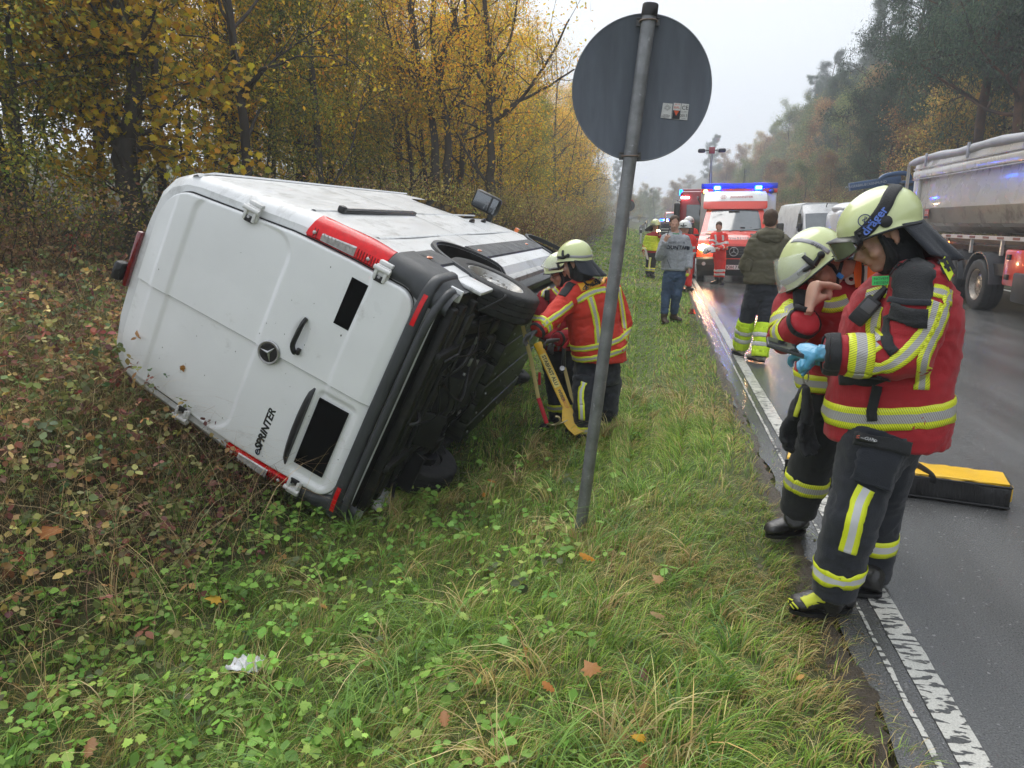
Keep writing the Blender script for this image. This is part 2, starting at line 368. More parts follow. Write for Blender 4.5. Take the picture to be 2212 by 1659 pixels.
mb.grid(rows, 5, len(ys_)); mb.build('verge_soil', mat('verge_mud', (.055, .043, .030), .45, var=.4, scale=30, bump=1.0, bscale=120, rvar=.2), kind='structure', smooth=180)
# puddle at the road edge by the man in the hoodie
wm = mat('puddle_water', (.03, .028, .022), .03, var=.3, scale=4, spec=.7, bump=.03, bscale=14)
pc = Pz(1488, 674, -.045); mb = MB(); rng = random.Random(5)
mb.poly([pc+V(.20*math.cos(a)*(1+.22*math.sin(3*a+1)), .5*math.sin(a)*(1+.2*math.cos(2*a)), 0) for a in np.linspace(0, 2*PI, 40)[:-1]], .02, (0, 0, 1))
mb.build('puddle', wm, kind='structure', smooth=None)
# haze
hm = bpy.data.materials.new('haze'); hm.use_nodes = True; t = hm.node_tree; t.nodes.clear()
pv = nn(t, 'ShaderNodeVolumePrincipled'); pv.inputs['Color'].default_value = (.86, .90, .97, 1); pv.inputs['Density'].default_value = .0025; pv.inputs['Anisotropy'].default_value = .2
ou = nn(t, 'ShaderNodeOutputMaterial'); t.links.new(pv.outputs[0], ou.inputs['Volume'])
mb = MB(); mb.box((0, 285, 40), (840, 690, 90)); mb.build('haze', hm, kind='stuff', smooth=None)
# ------------------------------------------------------------------ the overturned panel van
white_paint = mat('white_van_paint', (.80, .81, .815), .36, var=.05, scale=1.3, coat=.5, coatr=.12, dirt=(.62, .62, .61), dscale=4.5, dcut=.60, dwid=.12, rvar=.10)
scuffed_paint = mat('scuffed_white_paint', (.70, .71, .715), .42, var=.10, scale=1.1, coat=.3, coatr=.2, dirt=(.42, .42, .41), dscale=2.6, dcut=.52, dwid=.16, rvar=.12, aniso=(1, 1, 2.2))
grey_plastic = mat('charcoal_plastic', (.045, .048, .052), .48, var=.22, scale=3, bump=.15, bscale=300, dirt=(.10, .10, .10), dscale=5, dcut=.62, rvar=.1)
black_rubber = mat('tyre_rubber', (.022, .022, .023), .68, var=.3, scale=14, bump=.2, bscale=120, dirt=(.07, .068, .062), dscale=8, dcut=.58)
black_mat = mat('black_plastic', (.014, .014, .015), .38, var=.2)
under_dark = mat('underbody_dark', (.009, .009, .010), .5, var=.4, scale=5, bump=.3, bscale=40, dirt=(.024, .022, .019), dscale=7, dcut=.5)
under_grey = mat('underbody_grey', (.032, .033, .034), .45, var=.3, scale=6, dirt=(.02, .02, .02), dscale=6, dcut=.5)
battery_mat = mat('battery_shield', (.030, .036, .022), .34, var=.3, scale=3, bump=.2, bscale=20, dirt=(.008, .009, .007), dscale=2.2, dcut=.52, dwid=.04, aniso=(.6, 9, 1))
steel = mat('bright_steel', (.45, .45, .46), .35, metal=.9, var=.2, scale=20)
rim_mat = mat('silver_rim', (.50, .49, .47), .38, metal=.75, var=.15, scale=12, dirt=(.20, .18, .15), dscale=9, dcut=.55)
red_lens = mat('red_lens', (.62, .004, .008), .22, var=.18, scale=22, coat=.25, spec=.25)
dark_red_lens = mat('dark_red_lens', (.16, .004, .008), .12, var=.3, scale=30, coat=1)
clear_lens = mat('clear_lens', (.52, .50, .50), .12, var=.3, scale=30, coat=1, metal=.3)
orange_lens = mat('orange_lens', (.75, .17, .02), .15, var=.1, coat=1)
dark_glass = mat('dark_glass', (.012, .014, .016), .04, var=.1, spec=.8)
mirror_glass = mat('mirror_glass', (.16, .17, .18), .12, metal=1, var=.0)
seam_mat = mat('seam_shadow_gap', (.02, .02, .02), .8, var=0)

BY = [(.42, .93), (.50, .985), (.62, .995), (.86, .998), (1.1, 1.0), (1.4, .99), (1.58, .978), (1.62, .972), (1.9, .935), (2.2, .895), (2.38, .872), (2.50, .838), (2.60, .765), (2.665, .64), (2.70, .40), (2.71, 0.)]
def by(z): return float(np.interp(z, [a for a, _ in BY], [b for _, b in BY]))
def wfac(x):
    if x < .16: return 1-.075*(1-x/.16)**2.2
    if x > 4.6: return 1-.20*((x-4.6)/1.33)**2.2
    return 1.
def topz(x): return float(np.interp(x, [0, .06, .2, .6, 3.9, 4.35, 4.75, 5.18, 5.6, 5.85, 5.93], [2.64, 2.68, 2.70, 2.71, 2.71, 2.62, 2.14, 1.48, 1.26, 1.02, .85]))
def side(x, z, off=0., s=-1): return V(x, s*(by(z)*wfac(x)+off), z)
def van_wheel(radius, width, rim, n=96, hub_out=True, parent=None, M=None, holes=10, tread=4, rimm=None, lug=10):
    """wheel about local z, outer face towards +z; returns the tyre object with its rim as a child"""
    M = M or Matrix.Identity(4); mb = MB(); h = width/2
    prof = [(rim, -h*.80), (rim+.012, -h*.98), (radius-.045, -h*1.0), (radius-.018, -h*.93), (radius-.006, -h*.84)]
    ks = []
    xs = np.linspace(-.80, .80, tread*2+1)
    for i in range(tread):                                 # tread ribs with grooves between
        a, b = -.80+1.6*i/tread, -.80+1.6*(i+1)/tread
        prof += [(radius, (a+.03)*h), (radius, (b-.03)*h)]
        if i < tread-1: prof += [(radius-.009, (b-.02)*h), (radius-.009, (b+.02)*h)]
    prof += [(radius-.006, h*.84), (radius-.018, h*.93), (radius-.045, h*1.0), (rim+.03, h*.99), (rim+.026, h*.955), (rim+.012, h*.955), (rim, h*.80)]
    rings = []
    for k, (r, z) in enumerate(prof):
        ring = []
        for j in range(n):
            rr = r
            if r > radius-.012 and (j+k//2*2) % 4 == 0: rr = r-.009
            a = 2*PI*j/n; ring.append(M@V(rr*math.cos(a), rr*math.sin(a), z))
        rings.append(ring)
    mb.loft(rings, cap=False)
    ty = mb.build('tyre', black_rubber, parent, smooth=35)
    mb = MB(); q = h*.80
    mb.lathe([(rim+.004, -q), (rim-.012, -q*.8), (rim-.03, 0), (rim-.018, q*.9), (rim+.006, q*1.04), (rim+.008, q*1.12), (rim-.004, q*1.12), (rim-.022, q*.8), (rim-.04, q*.45),
              (rim-.07, q*.40), (rim*.62, q*.62), (rim*.52, q*.72), (rim*.36, q*.70), (rim*.33, q*.80), (rim*.20, q*.84), (rim*.18, q*.9), (.001, q*.92)], M, 48, 0, cap=False)
    for i in range(holes):
        a = 2*PI*(i+.5)/holes; r0, r1 = rim*.60, rim*.76
        pts = [M@V(r*math.cos(a+d), r*math.sin(a+d), q*.62-(r-rim*.62)*.5+.006) for r, d in ((r0, -.10), (r0, .10), (r1, .15), (r1, -.15))]
        mb.poly(pts, .002, M.to_3x3()@V(0, 0, 1), 1)
    for i in range(lug):
        a = 2*PI*i/lug; c = M@V(rim*.43*math.cos(a), rim*.43*math.sin(a), q*.74)
        mb.tube([c, c+M.to_3x3()@V(0, 0, .022)], .012, 6, 0)
    mb.build('rim', [rimm or rim_mat, black_mat], ty, smooth=35)
    return ty

RV = Matrix(((0.02861, -0.43798, -0.89853), (0.99959, 0.012, 0.02599), (-0.0006, -0.89891, 0.43814)))
MV = RV.to_4x4(); MV.translation = Vector((-1.413, 4.674, .151))
van = empty('panel_van', 'white panel van lying on its side in the ditch, rear doors towards us', 'van', M=MV)
# body shell, closed solid with the wheel arches cut out
mb = MB(); rings = []
for x in [0, .012, .03, .06, .10, .16, .3, .5, .8, 1.1, 1.4, 1.8, 2.2, 2.7, 3.2, 3.6, 3.9, 4.1, 4.35, 4.55, 4.75, 4.95, 5.18, 5.35, 5.6, 5.75, 5.85, 5.93]:
    tz = topz(x); k = (tz-.42)/2.29; half = []
    for z, y in BY:
        f = wfac(x)*(1 if x > .06 else 1-.012*(1-x/.06))
        dent = .018*math.exp(-((x-1.0)/.5)**2-((z-1.25)/.2)**2)+.012*math.exp(-((x-3.2)/.8)**2-((z-1.15)/.25)**2)
        half.append((y*f, .42+(z-.42)*k, dent))
    rg = [V(x, -(y-d), z) for y, z, d in half] + [V(x, y, z) for y, z, d in reversed(half[:-1])]
    rings.append(rg)
mb.loft(rings)
def outward(me):
    bm = bmesh.new(); bm.from_mesh(me); bmesh.ops.recalc_face_normals(bm, faces=bm.faces[:]); bm.to_mesh(me); bm.free(); return me
body_me = outward(mb.mesh('body', [scuffed_paint, under_dark]))
cut = MB()
for xx in (1.24, 4.93):
    for s in (-1, 1):
        pr = []
        for a in np.linspace(0, 2*PI, 49)[:-1]: pr.append((xx+.47*math.cos(a), .50+.455*math.sin(a)))
        cut.loft([[V(p[0], s*.58, p[1]) for p in pr], [V(p[0], s*1.2, p[1]) for p in pr]] if s > 0 else [[V(p[0], s*1.2, p[1]) for p in pr], [V(p[0], s*.58, p[1]) for p in pr]])
cm = cut.mesh('cut', [scuffed_paint, under_dark]); outward(cm); cm.polygons.foreach_set('material_index', [1]*len(cm.polygons))
co = bpy.data.objects.new('cut', cm); COL.objects.link(co)
body_me = apply_mods(body_me, [('BOOLEAN', dict(operation='DIFFERENCE', object=co, solver='EXACT'))]); bpy.data.objects.remove(co)
for p_ in body_me.polygons:
    if p_.center.z < .455 and p_.normal.z < -.3: p_.material_index = 1
body = link('body', body_me, van, 28)
# rear doors
def rrect(y, z, cy, cz, hy, hz, r):
    qy = abs(y-cy)-hy+r; qz = abs(z-cz)-hz+r
    return math.hypot(max(qy, 0), max(qz, 0))+min(max(qy, qz), 0)-r
def sm(a, b, t): t = min(max((t-a)/(b-a), 0), 1); return t*t*(3-2*t)
Z0, Z1 = .575, 2.555
def dout(z):                                                # outer edge of a door
    base = by(z)*.925-.075
    for zc, r, up in ((Z1, .20, 1), (Z0, .14, -1)):
        d = r-abs(zc-z)
        if d > 0: base -= r-math.sqrt(max(r*r-d*d, 0)) if r > 0 else 0
    return base
def door_off(y, z):
    o = .030+.030*(1-(y/.95)**2)*.6
    o -= .014*sm(.018, -.018, rrect(y, z, 0, 1.905, .80, .385, .16))
    o += .010*sm(.93, .895, z)*sm(.55, .60, z)-.012*sm(.09, .0, abs(z-.58))
    o -= .014*sm(2.42, 2.55, z)+.008*sm(2.43, 2.445, z)
    o -= .020*sm(.012, -.035, rrect(y, z, .44, .80, .36, .165, .06))     # number plate recess in the lower door
    o -= .016*sm(.3, 1, 1-((y+.195)**2/.19**2+(z-1.235)**2/.075**2))*1 if ((y+.195)**2/.19**2+(z-1.235)**2/.075**2) < 1 else 0
    return o
def door(s):
    mb = MB(); nu, nv = 86, 170; pts = []
    proud = .020 if s < 0 else 0.
    for j in range(nv):
        z = Z0+(Z1-Z0)*j/(nv-1); yo = dout(z); yi = .004 if s > 0 else .018
        for i in range(nu):
            t = i/(nu-1)
            y = -yi*(-1 if s > 0 else -1)*1 if False else None
            y = s*(.004+(yo-.004)*t) if s > 0 else .016-(yo+.016)*t
            edge = .010*(sm(.99, 1.0, t))
            pts.append(V(-(door_off(y, z)+proud-edge), y, z))
    mb.grid(pts, nu, nv)
    # rim of the door, turned in
    for row in ([i for i in range(nu)], [(nv-1)*nu+i for i in range(nu)], [j*nu for j in range(nv)], [j*nu+nu-1 for j in range(nv)]):
        a = [pts[k] for k in row]; b = [p+V(abs(p.x)+.0005, 0, 0) for p in a]
        mb.grid(a+b, len(a), 2)
    return mb
dr = door(-1).build('rear_door', white_paint, van, smooth=180); dl = door(1).build('rear_door', white_paint, van, smooth=180)
for d in (dr, dl): d.data.update()
mb = MB(); zs = np.linspace(Z0, Z1, 90)                      # rubber seal seen in the door gap
outl = [V(-.0035, s*(dout(z)+.011*(1)), z) for s in (-1, 1) for z in (zs if s < 0 else zs[::-1])]
outl = [V(-.0035, p.y, Z0-.010 if abs(p.z-Z0) < 1e-6 else (Z1+.011 if abs(p.z-Z1) < 1e-6 else p.z)) for p in outl]
mb.poly(outl, .003, (-1, 0, 0)); mb.build('door_seal', seam_mat, body, smooth=None)
mb = MB(); zs_ = np.linspace(Z0+.01, Z1-.01, 60); mb.grid([V(-(door_off(.0, z)+.0015), .0185, z) for z in zs_]+[V(-(door_off(.0, z)+.0015), .026, z) for z in zs_], 60, 2); mb.build('seam_edge_shade', seam_mat, body, smooth=None)  # dark strip painting the shade under the overlapping door edge
def dpt(y, z, o=0.): return V(-(door_off(y, z)+(.020 if y < .016 else 0)+o), y, z)
# round badge with a three-pointed star
bc = dpt(0.02, 1.40, .018); Mb = M4(frame(bc, (0, 0, 1), (-1, 0, 0)), bc)
mb = MB(); mb.lathe([(.075, -.004), (.075, .012), (.070, .017), (.062, .016), (.060, .013)], Mb, 40, 0); mb.lathe([(.061, .010), (.058, .0145), (.001, .0165)], Mb, 40, 1)
for k in range(3):
    a = 2*PI*k/3; d = V(math.cos(a), math.sin(a), 0); q = V(-d.y, d.x, 0)
    pts = [V(0, 0, .024), V(0, 0, .0168)+q*.011-d*.004, V(0, 0, .0155)+d*.059, V(0, 0, .0168)-q*.011-d*.004]
    mb.add([Mb@p for p in pts], [(0, 1, 2), (0, 2, 3)], 0)
mb.v = [tuple(Vector(bc)+(Vector(p)-bc)*1.16) for p in mb.v]
mb.build('round_badge', [steel, black_mat], dr, smooth=40)
# pull handle
cp = [dpt(-.335, 1.235, .004), dpt(-.30, 1.235, .040), dpt(-.22, 1.24, .052), dpt(-.13, 1.245, .046), dpt(-.085, 1.225, .03), dpt(-.075, 1.225, .004)]
mb = MB(); cc = catmull(cp, 6); mb.tube(cc, [.018+.004*math.sin(PI*i/(len(cc)-1)) for i in range(len(cc))], 10, flat=.8)
mb.box(dpt(-.10, 1.195, .022), (.03, .05, .03), bev=.008); mb.build('door_handle', black_mat, dr, smooth=50)
# redaction blocks over the door sticker and number plate, built as black panels
mb = MB(); c = [(-.755, .915), (-.755, 1.045), (-.405, 1.045), (-.405, .925)]
mb.poly([dpt(y, z, .0012) for y, z in c], .0015, (-1, 0, 0)); mb.build('redacted_sticker', mat('redaction_black', (.002, .002, .002), .9, var=0, spec=.05), dr, smooth=None)
mb = MB(); mb.poly([dpt(y, .8, .002)+V(-.006, 0, z-.8) for y, z in ((.145, .695), (.70, .695), (.70, .935), (.145, .935))], .012, (-1, 0, 0))
mb.build('redacted_plate', mat('redacted_plate_black', (.002, .002, .002), .9, var=0, spec=.05), dl, smooth=None)
mb = MB()                                                    # hooded grip above the plate
for i in range(15):
    pass
prof = [(.10+.66*i/14) for i in range(15)]
rings = []
for i, y in enumerate(prof):
    k = math.sin(PI*i/14)**.35 if 0 < i < 14 else .05
    b0 = dpt(y, 1.0, -.001); rings.append([b0+V(0, 0, -.012), b0+V(-.042*k, 0, -.010), b0+V(-.046*k, 0, .012*k), b0+V(-.012*k, 0, .045*k), b0+V(.002, 0, .05*k)])
mb.loft(rings); mb.build('grip_strip', black_mat, dl, smooth=60)
# model lettering
for tx, sz, y0, sh in (('e', .085, .812, .2), ('SPRINTER', .078, .765, .3)):
    p0 = dpt(.62, 1.23, .0015); Mt = M4(Matrix(((0, 0, -1), (-1, 0, 0), (0, 1, 0))), (p0.x, y0, 1.23))
    o = text_obj('lettering', tx, sz, Mt@Matrix.Diagonal((1.04 if tx != 'e' else 1.2, 1, 1, 1)), steel if tx != 'e' else mat('blue_chrome', (.05, .12, .25), .2, metal=.8), dl, ext=.003, offs=.003 if tx != 'e' else .0, align='LEFT', shear=sh, space=1.0)
    o.data.materials.clear(); o.data.materials.append(mat('dark_chrome', (.10, .11, .12), .25, metal=.8, var=.2) if tx != 'e' else MATS['blue_chrome'])
# hinges
for s, z in ((-1, .865), (-1, 1.88), (1, .865), (1, 1.88)):
    d = dr if s < 0 else dl; y = s*(dout(z)-.012); mb = MB()
    mb.box((-.050, y+s*.035, z), (.030, .105, .115), bev=.012, mi=0)
    mb.box((-.064, y-s*.005, z), (.022, .045, .075), bev=.009, mi=1)
    for q in (-.036, .036): mb.box((-.066, y+s*.03, z+q), (.028, .10, .026), bev=.009, mi=0)
    mb.tube([(-.070, y+s*.062, z-.062), (-.070, y+s*.062, z+.062)], .017, 12, 0)
    mb.box((-.02, y+s*.10, z), (.05, .030, .105), bev=.01, mi=0)
    mb.tube([(-.072, y+s*.012, z), (-.084, y+s*.012, z)], .011, 10, 2)
    mb.build('hinge', [mat('white_cast', (.66, .66, .65), .5, var=.08, bump=.2), black_mat, steel], d, smooth=40)
# tail lights wrapping the rear corners
def tail(s):
    mb = MB(); rings = []; lens = MB()
    for i, z in enumerate(np.linspace(.885, 1.475, 15)):
        sx = .15+.10*math.sin(PI*(i/14))**.8-.05*(i/14); yi = dout(z)+.014; k = wfac(0)*by(z)*.985
        path = [V(-.012, s*yi, z), V(-.030, s*(yi+.02), z), V(-.034, s*(k-.03), z), V(-.020, s*(k+.004), z), V(.03, s*(by(z)*wfac(.03)+.014), z), V(.08, s*(by(z)*wfac(.08)+.016), z), V(.13, s*(by(z)+.014), z), V(sx+.03, s*(by(z)-.004), z), V(.10, s*(by(z)-.05), z), V(.03, s*(yi), z)]
        rings.append(path if s < 0 else path[::-1])
    mb.loft(rings); o = mb.build('tail_light', red_lens, body, smooth=50)
    m2 = MB()
    for z0, z1, mi in ((1.10, 1.36, 0),):
        ring = []
        for z in np.linspace(z0, z1, 4):
            yi = dout(z)+.014; ring.append([V(-.0345, s*(yi+.012), z), V(-.041, s*(yi+.02), z), V(-.0415, s*(yi+.075-.02*(z-z0)/.26), z), V(-.034, s*(yi+.085-.02*(z-z0)/.26), z)])
        m2.loft(ring if s > 0 else [r[::-1] for r in ring])
    cl = m2.build('reversing_lens', clear_lens, o, smooth=20)
    m3 = MB()
    for z in np.linspace(1.12, 1.34, 9):
        yi = dout(z)+.014; m3.box((-.0425, s*(yi+.046), z), (.004, .05, .007))
    for z in (1.0, 1.42): m3.ell((-.030, s*(dout(z)+.06), z), (.012, .014, .014))
    m3.build('lens_rib', clear_lens, cl, smooth=None)
    m4 = MB(); 
    for z in np.linspace(.93, 1.42, 24):
        if 1.08 < z < 1.38: continue
        yi = dout(z)+.014; m4.box((-.0352, s*(yi+.045), z), (.003, .07, .006))
    m4.build('lens_rib', dark_red_lens, o, smooth=None)
tail(-1); tail(1)
# high stop light and rear camera
mb = MB(); mb.box((-.014, -.08, 2.655), (.05, .44, .040), bev=.015); sl_ = mb.build('stop_light', dark_red_lens, body, smooth=40)
mb = MB(); mb.box((-.03, .04, 2.715), (.10, .15, .08), bev=.03); mb.tube([(-.07, .04, 2.705), (-.085, .04, 2.70)], .018, 12); mb.build('rear_camera', black_mat, body, smooth=40)
# bumper
def bump_path(off, z, x0=.40, n=7):
    a = [V(x0, -(by(.6)+off), z), V(.16, -(by(.6)+off), z)]
    for k in range(1, n): 
        t = PI/2*k/n; a.append(V(.10-.17*math.sin(t)-off*.2, -(by(.6)+off-.16+.16*math.cos(t)), z))
    a += [V(-.085-off*.5, -.5, z), V(-.095-off*.5, 0, z)]
    return a + [V(p.x, -p.y, p.z) for p in reversed(a[:-1])]
mb = MB()
secs = [(.0, .566), (.014, .56), (.021, .548), (.022, .52), (.016, .497), (.0, .486), (-.05, .48)]
rows = [bump_path(o, z) for o, z in secs]
mb.grid([p for r in rows for p in r], len(rows[0]), len(rows)); 
inner = [[V(p.x+(.07 if abs(p.y) < .8 else .0), p.y*.95, p.z) for p in rows[0]]]
mb.grid([p for r in inner+[rows[0]] for p in r], len(rows[0]), 2)
bp_ = mb.build('bumper', grey_plastic, van, smooth=50)
mb = MB()                                                    # rounded tread rail below
pth = catmull([V(.25, -.93, .42), V(.05, -.93, .42), V(-.07, -.80, .43), V(-.09, -.55, .44), V(-.09, 0, .44), V(-.09, .55, .44), V(-.07, .80, .43), V(.05, .93, .42), V(.25, .93, .42)], 5)
mb.tube(pth, .028, 12, flat=1.1); mb.build('bumper_step', grey_plastic, bp_, smooth=60)
for s in (-1, 1):                                            # tall corner pieces below the lamps
    mb = MB(); rows = []
    for i, z in enumerate(np.linspace(.36, .872, 11)):
        o = .018; xe = .40 if z < .66 else .42
        yi = dout(max(z, .60))+.016 if z > .6 else .80
        rows.append([V(-.006, s*yi, z), V(-.026, s*(yi+.012), z), V(-.034, s*(yi+.045), z), V(-.024, s*(by(z)*.935+.006), z), V(.02, s*(by(z)*.965+o), z), V(.08, s*(by(z)*.995+o), z), V(.16, s*(by(z)+o), z), V(.30, s*(by(z)+o), z), V(xe, s*(by(z)+o), z), V(xe+.01, s*(by(z)-.01), z)])
    mb.grid([p for r in rows for p in r], 10, 11)
    top = rows[-1]; mb.grid(top+[V(p.x+.02, p.y-s*.03, p.z+.004) for p in top], 10, 2)
    mb.build('bumper_corner', grey_plastic, bp_, smooth=50)
    mb = MB(); zc = .50; y0 = s*.905
    mb.box((-.060, s*.845, .515), (.012, .055, .0), bev=0) if False else None
    rows = [[V(-.098, s*.66, z), V(-.096, s*.74, z), V(-.082, s*.82, z), V(-.060, s*.885, z)] for z in (.505, .538)]
    mb.grid([p+V(-.012, s*.004, 0) for r in rows for p in r], 4, 2); mb.grid([p+V(.0, 0, 0) for p in rows[1]]+[p+V(-.012, s*.004, 0) for p in rows[1]], 4, 2)
    mb.build('reflector', red_lens, bp_, smooth=30)
# lower side trims, sills, lamps
for s in (-1, 1):
    for x0, x1 in ((.42, .775), (1.705, 4.46)):
        mb = MB(); n = 14 if x1 > 2 else 6; rows = []
        for z, o in ((.875, -.002), (.862, .016), (.80, .021), (.70, .021), (.655, .016), (.642, -.002)):
            rows.append([side(x0+(x1-x0)*i/(n-1), z+(-.10*max(0, 1-(x0+(x1-x0)*i/(n-1)-x0)/.35) if False else 0), o, s) for i in range(n)])
        mb.grid([p for r in rows for p in r], n, len(rows)); mb.build('side_trim', grey_plastic, body, smooth=40)
    mb = MB()                                                # arch lip
    for xx in (1.24, 4.93):
        rg = []
        for a in np.linspace(math.radians(-8), math.radians(188), 33):
            c = V(xx+.475*math.cos(a), 0, .50+.460*math.sin(a)); d = V(math.cos(a), 0, math.sin(a)); z = min(max(c.z, .43), 2)
            y = by(z); rg.append([V(c.x, s*(y-.03), c.z), V(c.x, s*(y+.022), c.z), V(c.x+d.x*.035, s*(by(max(.43, c.z+d.z*.035))+.020), c.z+d.z*.035), V(c.x+d.x*.042, s*(by(max(.43, c.z+d.z*.042))-.006), c.z+d.z*.042)])
        mb.loft(rg, closed=True)
    mb.build('arch_trim', grey_plastic, body, smooth=40)
    mb = MB()
    for x in (.46, 1.83, 3.92): 
        c = side(x, .755, .022, s); mb.ell(c, (.055, .010, .020), n=14, k=8)
    mb.build('side_marker', orange_lens, body, smooth=60)
    mb = MB(); rows = [[side(x, .42, -.01, s)+V(0, 0, dz)+V(0, -s*dy, 0) for x in (1.75, 3.1, 4.42)] for dz, dy in ((.03, -.012), (-.01, -.018), (-.05, -.004), (-.07, .03), (-.07, .10))]
    mb.grid([p for r in rows for p in r], 3, 5); mb.build('sill', rim_mat, body, smooth=30)
    mb = MB(); mb.box((.56, s*.965, .46), (.34, .03, .36), bev=.01); mb.box((.16, s*.93, .40), (.03, .09, .10), bev=.008); mb.build('corner_skirt', scuffed_paint, body, smooth=30)
# seams, belt line, rail, caps on the visible side
def strip(path, wd, off, n=1):
    mb = MB(); a = []; b = []
    for i, (x, z) in enumerate(path):
        q = path[min(i+1, len(path)-1)]; p = path[max(i-1, 0)]; d = V(q[0]-p[0], 0, q[1]-p[1]).normalized(); nrm = V(-d.z, 0, d.x)
        a.append(side(x+nrm.x*wd/2, z+nrm.z*wd/2, off)); b.append(side(x-nrm.x*wd/2, z-nrm.z*wd/2, off))
    mb.grid(a+b, len(a), 2); return mb
zz = list(np.linspace(.90, 2.36, 24))
for x0 in (2.13, 3.45, 4.52):
    strip([(x0-.03*math.sin((z-.9)/1.46*PI), z) for z in zz], .009, .0035).build('panel_seam', seam_mat, body, smooth=None)
strip([(x, 2.40) for x in np.linspace(.1, 4.2, 30)], .012, .0035).build('panel_seam', seam_mat, body, smooth=None)
mb = MB(); n = 30                                            # pressed swage along the flank
for z0, hh, o in ((1.60, .022, .010), (1.115, .020, .006)):
    rows = [[side(x, z0+dz, oo) for x in np.linspace(.22 if z0 > 1.5 else .3, 4.4, n)] for dz, oo in ((-hh, -.001), (-hh*.4, o), (hh*.4, o), (hh, -.001))]
    mb.grid([p for r in rows for p in r], n, 4)
mb.build('swage_line', scuffed_paint, body, smooth=60)
mb = MB(); mb.box(side(1.37, 1.572, .016), (1.60, .032, .05), bev=.008, mi=0); mb.box(side(1.37, 1.572, .034), (1.50, .012, .016), mi=1); mb.box(side(.60, 1.572, .030), (.07, .05, .055), bev=.015, mi=0)
mb.build('sliding_door_rail', [black_mat, steel], body, smooth=30)
mb = MB()
for x in (3.64, 4.15): mb.ell(side(x, 1.40, .004), (.085, .04, .026), n=14, k=8)
mb.build('door_pull', black_mat, body, smooth=60)
mb = MB(); mb.box(side(5.30, 1.20, .015), (.09, .06, .06), bev=.015); mb.build('indicator_lamp', orange_lens, body, smooth=30)
# cab door glass and windscreen
mb = MB(); rows = [[side(x, z, .006) for x in xs_] for z, xs_ in ((1.50, np.linspace(3.62, 4.95, 6)), (1.75, np.linspace(3.60, 4.80, 6)), (2.05, np.linspace(3.60, 4.58, 6)), (2.18, np.linspace(3.66, 4.45, 6)))]
mb.grid([p for r in rows for p in r], 6, 4); mb.build('cab_window', dark_glass, body, smooth=60)
mb = MB(); rows = [[V(x+.012, y*(1-.1*k), topz(x)*.975+.02) for y in np.linspace(-.70, .70, 8)] for k, x in enumerate(np.linspace(4.45, 5.12, 6))]
mb.grid([p for r in rows for p in r], 8, 6); mb.build('windscreen', dark_glass, body, smooth=60)
# roof beads
mb = MB()
for y in (-.55, -.40, -.14, .14, .40, .55):
    rows = [[V(x, y+dy, float(np.interp(abs(y), [0, .30, .55, .70], [2.71, 2.70, 2.665, 2.60]))+dz) for x in np.linspace(.30, 3.8, 12)] for dy, dz in ((-.028, -.004), (-.016, .014), (.016, .014), (.028, -.004))]
    mb.grid([p for r in rows for p in r], 12, 4)
mb.build('roof_bead', white_paint, body, smooth=60)
mb = MB(); rows = []
for x in np.linspace(.05, 4.1, 24): rows.append([V(x, -(by(2.40)*wfac(x)+.004), 2.40), V(x, -(by(2.41)*wfac(x)+.018), 2.415), V(x, -(by(2.44)*wfac(x)+.014), 2.435), V(x, -(by(2.46)*wfac(x)), 2.455)])
mb.loft(rows, closed=False, cap=False); mb.build('roof_gutter', white_paint, body, smooth=60)
# mirrors
for s in (-1, 1):
    c = V(4.72, s*1.16, 1.60); mb = MB(); mb.box(c, (.15, .24, .37), bev=.05); mb.box(c+V(0, -s*.14, -.12), (.09, .18, .07), bev=.02)
    mr_ = mb.build('mirror', black_mat, van, smooth=60)
    mb = MB(); mb.box(c+V(-.076, 0, .05), (.006, .19, .21), bev=.002); mb.box(c+V(-.076, 0, -.12), (.006, .19, .08), bev=.002); mb.build('mirror_glass', mirror_glass, mr_, smooth=30)
# wheels, droop a little
wheels = []
for xx, s, tilt in ((1.24, -1, 0), (1.24, 1, 0), (4.93, -1, .10), (4.93, 1, .1)):
    zz_ = .395 if xx < 2 else .44
    Mw = Matrix.Translation((xx, s*(.855 if xx < 2 else .80), zz_))@Matrix.Rotation(tilt, 4, 'Z')@(Matrix.Rotation(PI/2, 4, 'X') if s < 0 else Matrix.Rotation(-PI/2, 4, 'X'))
    wh = van_wheel(.412 if xx < 2 else .35, .235, .245 if xx < 2 else .225, parent=van, M=Mw); wh.name = 'wheel'
# underbody
ub = MB(); ub.box((2.95, 0, .40), (5.6, 1.80, .03)); ub.box((2.95, 0, .52), (5.4, 1.12, .02)); ubo = ub.build('floor_pan', under_dark, van, smooth=None)
mb = MB()
for s in (-1, 1):
    mb.box((2.7, s*.47, .35), (5.2, .08, .11), bev=.01)
for x in (.12, .34, .62, 1.62, 1.9, 4.4): mb.box((x, 0, .365), (.10, 1.7, .07), bev=.012)
mb.build('chassis_frame', under_dark, ubo, smooth=30)
mb = MB(); mb.box((.09, 0, .45), (.16, 1.7, .03)); mb.build('floor_edge', under_dark, ubo, smooth=None)
mb = MB(); mb.box((.36, 0, .345), (.20, 1.55, .02), bev=.006); mb.box((.60, .0, .33), (.16, 1.50, .03), bev=.006)
for y in np.linspace(-.65, .65, 7): mb.box((.36, y, .333), (.035, .07, .01), mi=1, bev=.004); mb.box((.60, y+.05, .312), (.03, .06, .01), mi=1, bev=.004)
mb.build('cross_member', [under_grey, black_mat], ubo, smooth=30)
mb = MB()
for i in range(7):
    y = -.66+i*.22; mb.box((3.05, y, .26+.006*(i % 2)), (2.35, .208, .20), bev=.012)
mb.build('battery_cover', battery_mat, ubo, smooth=30)
mb = MB()
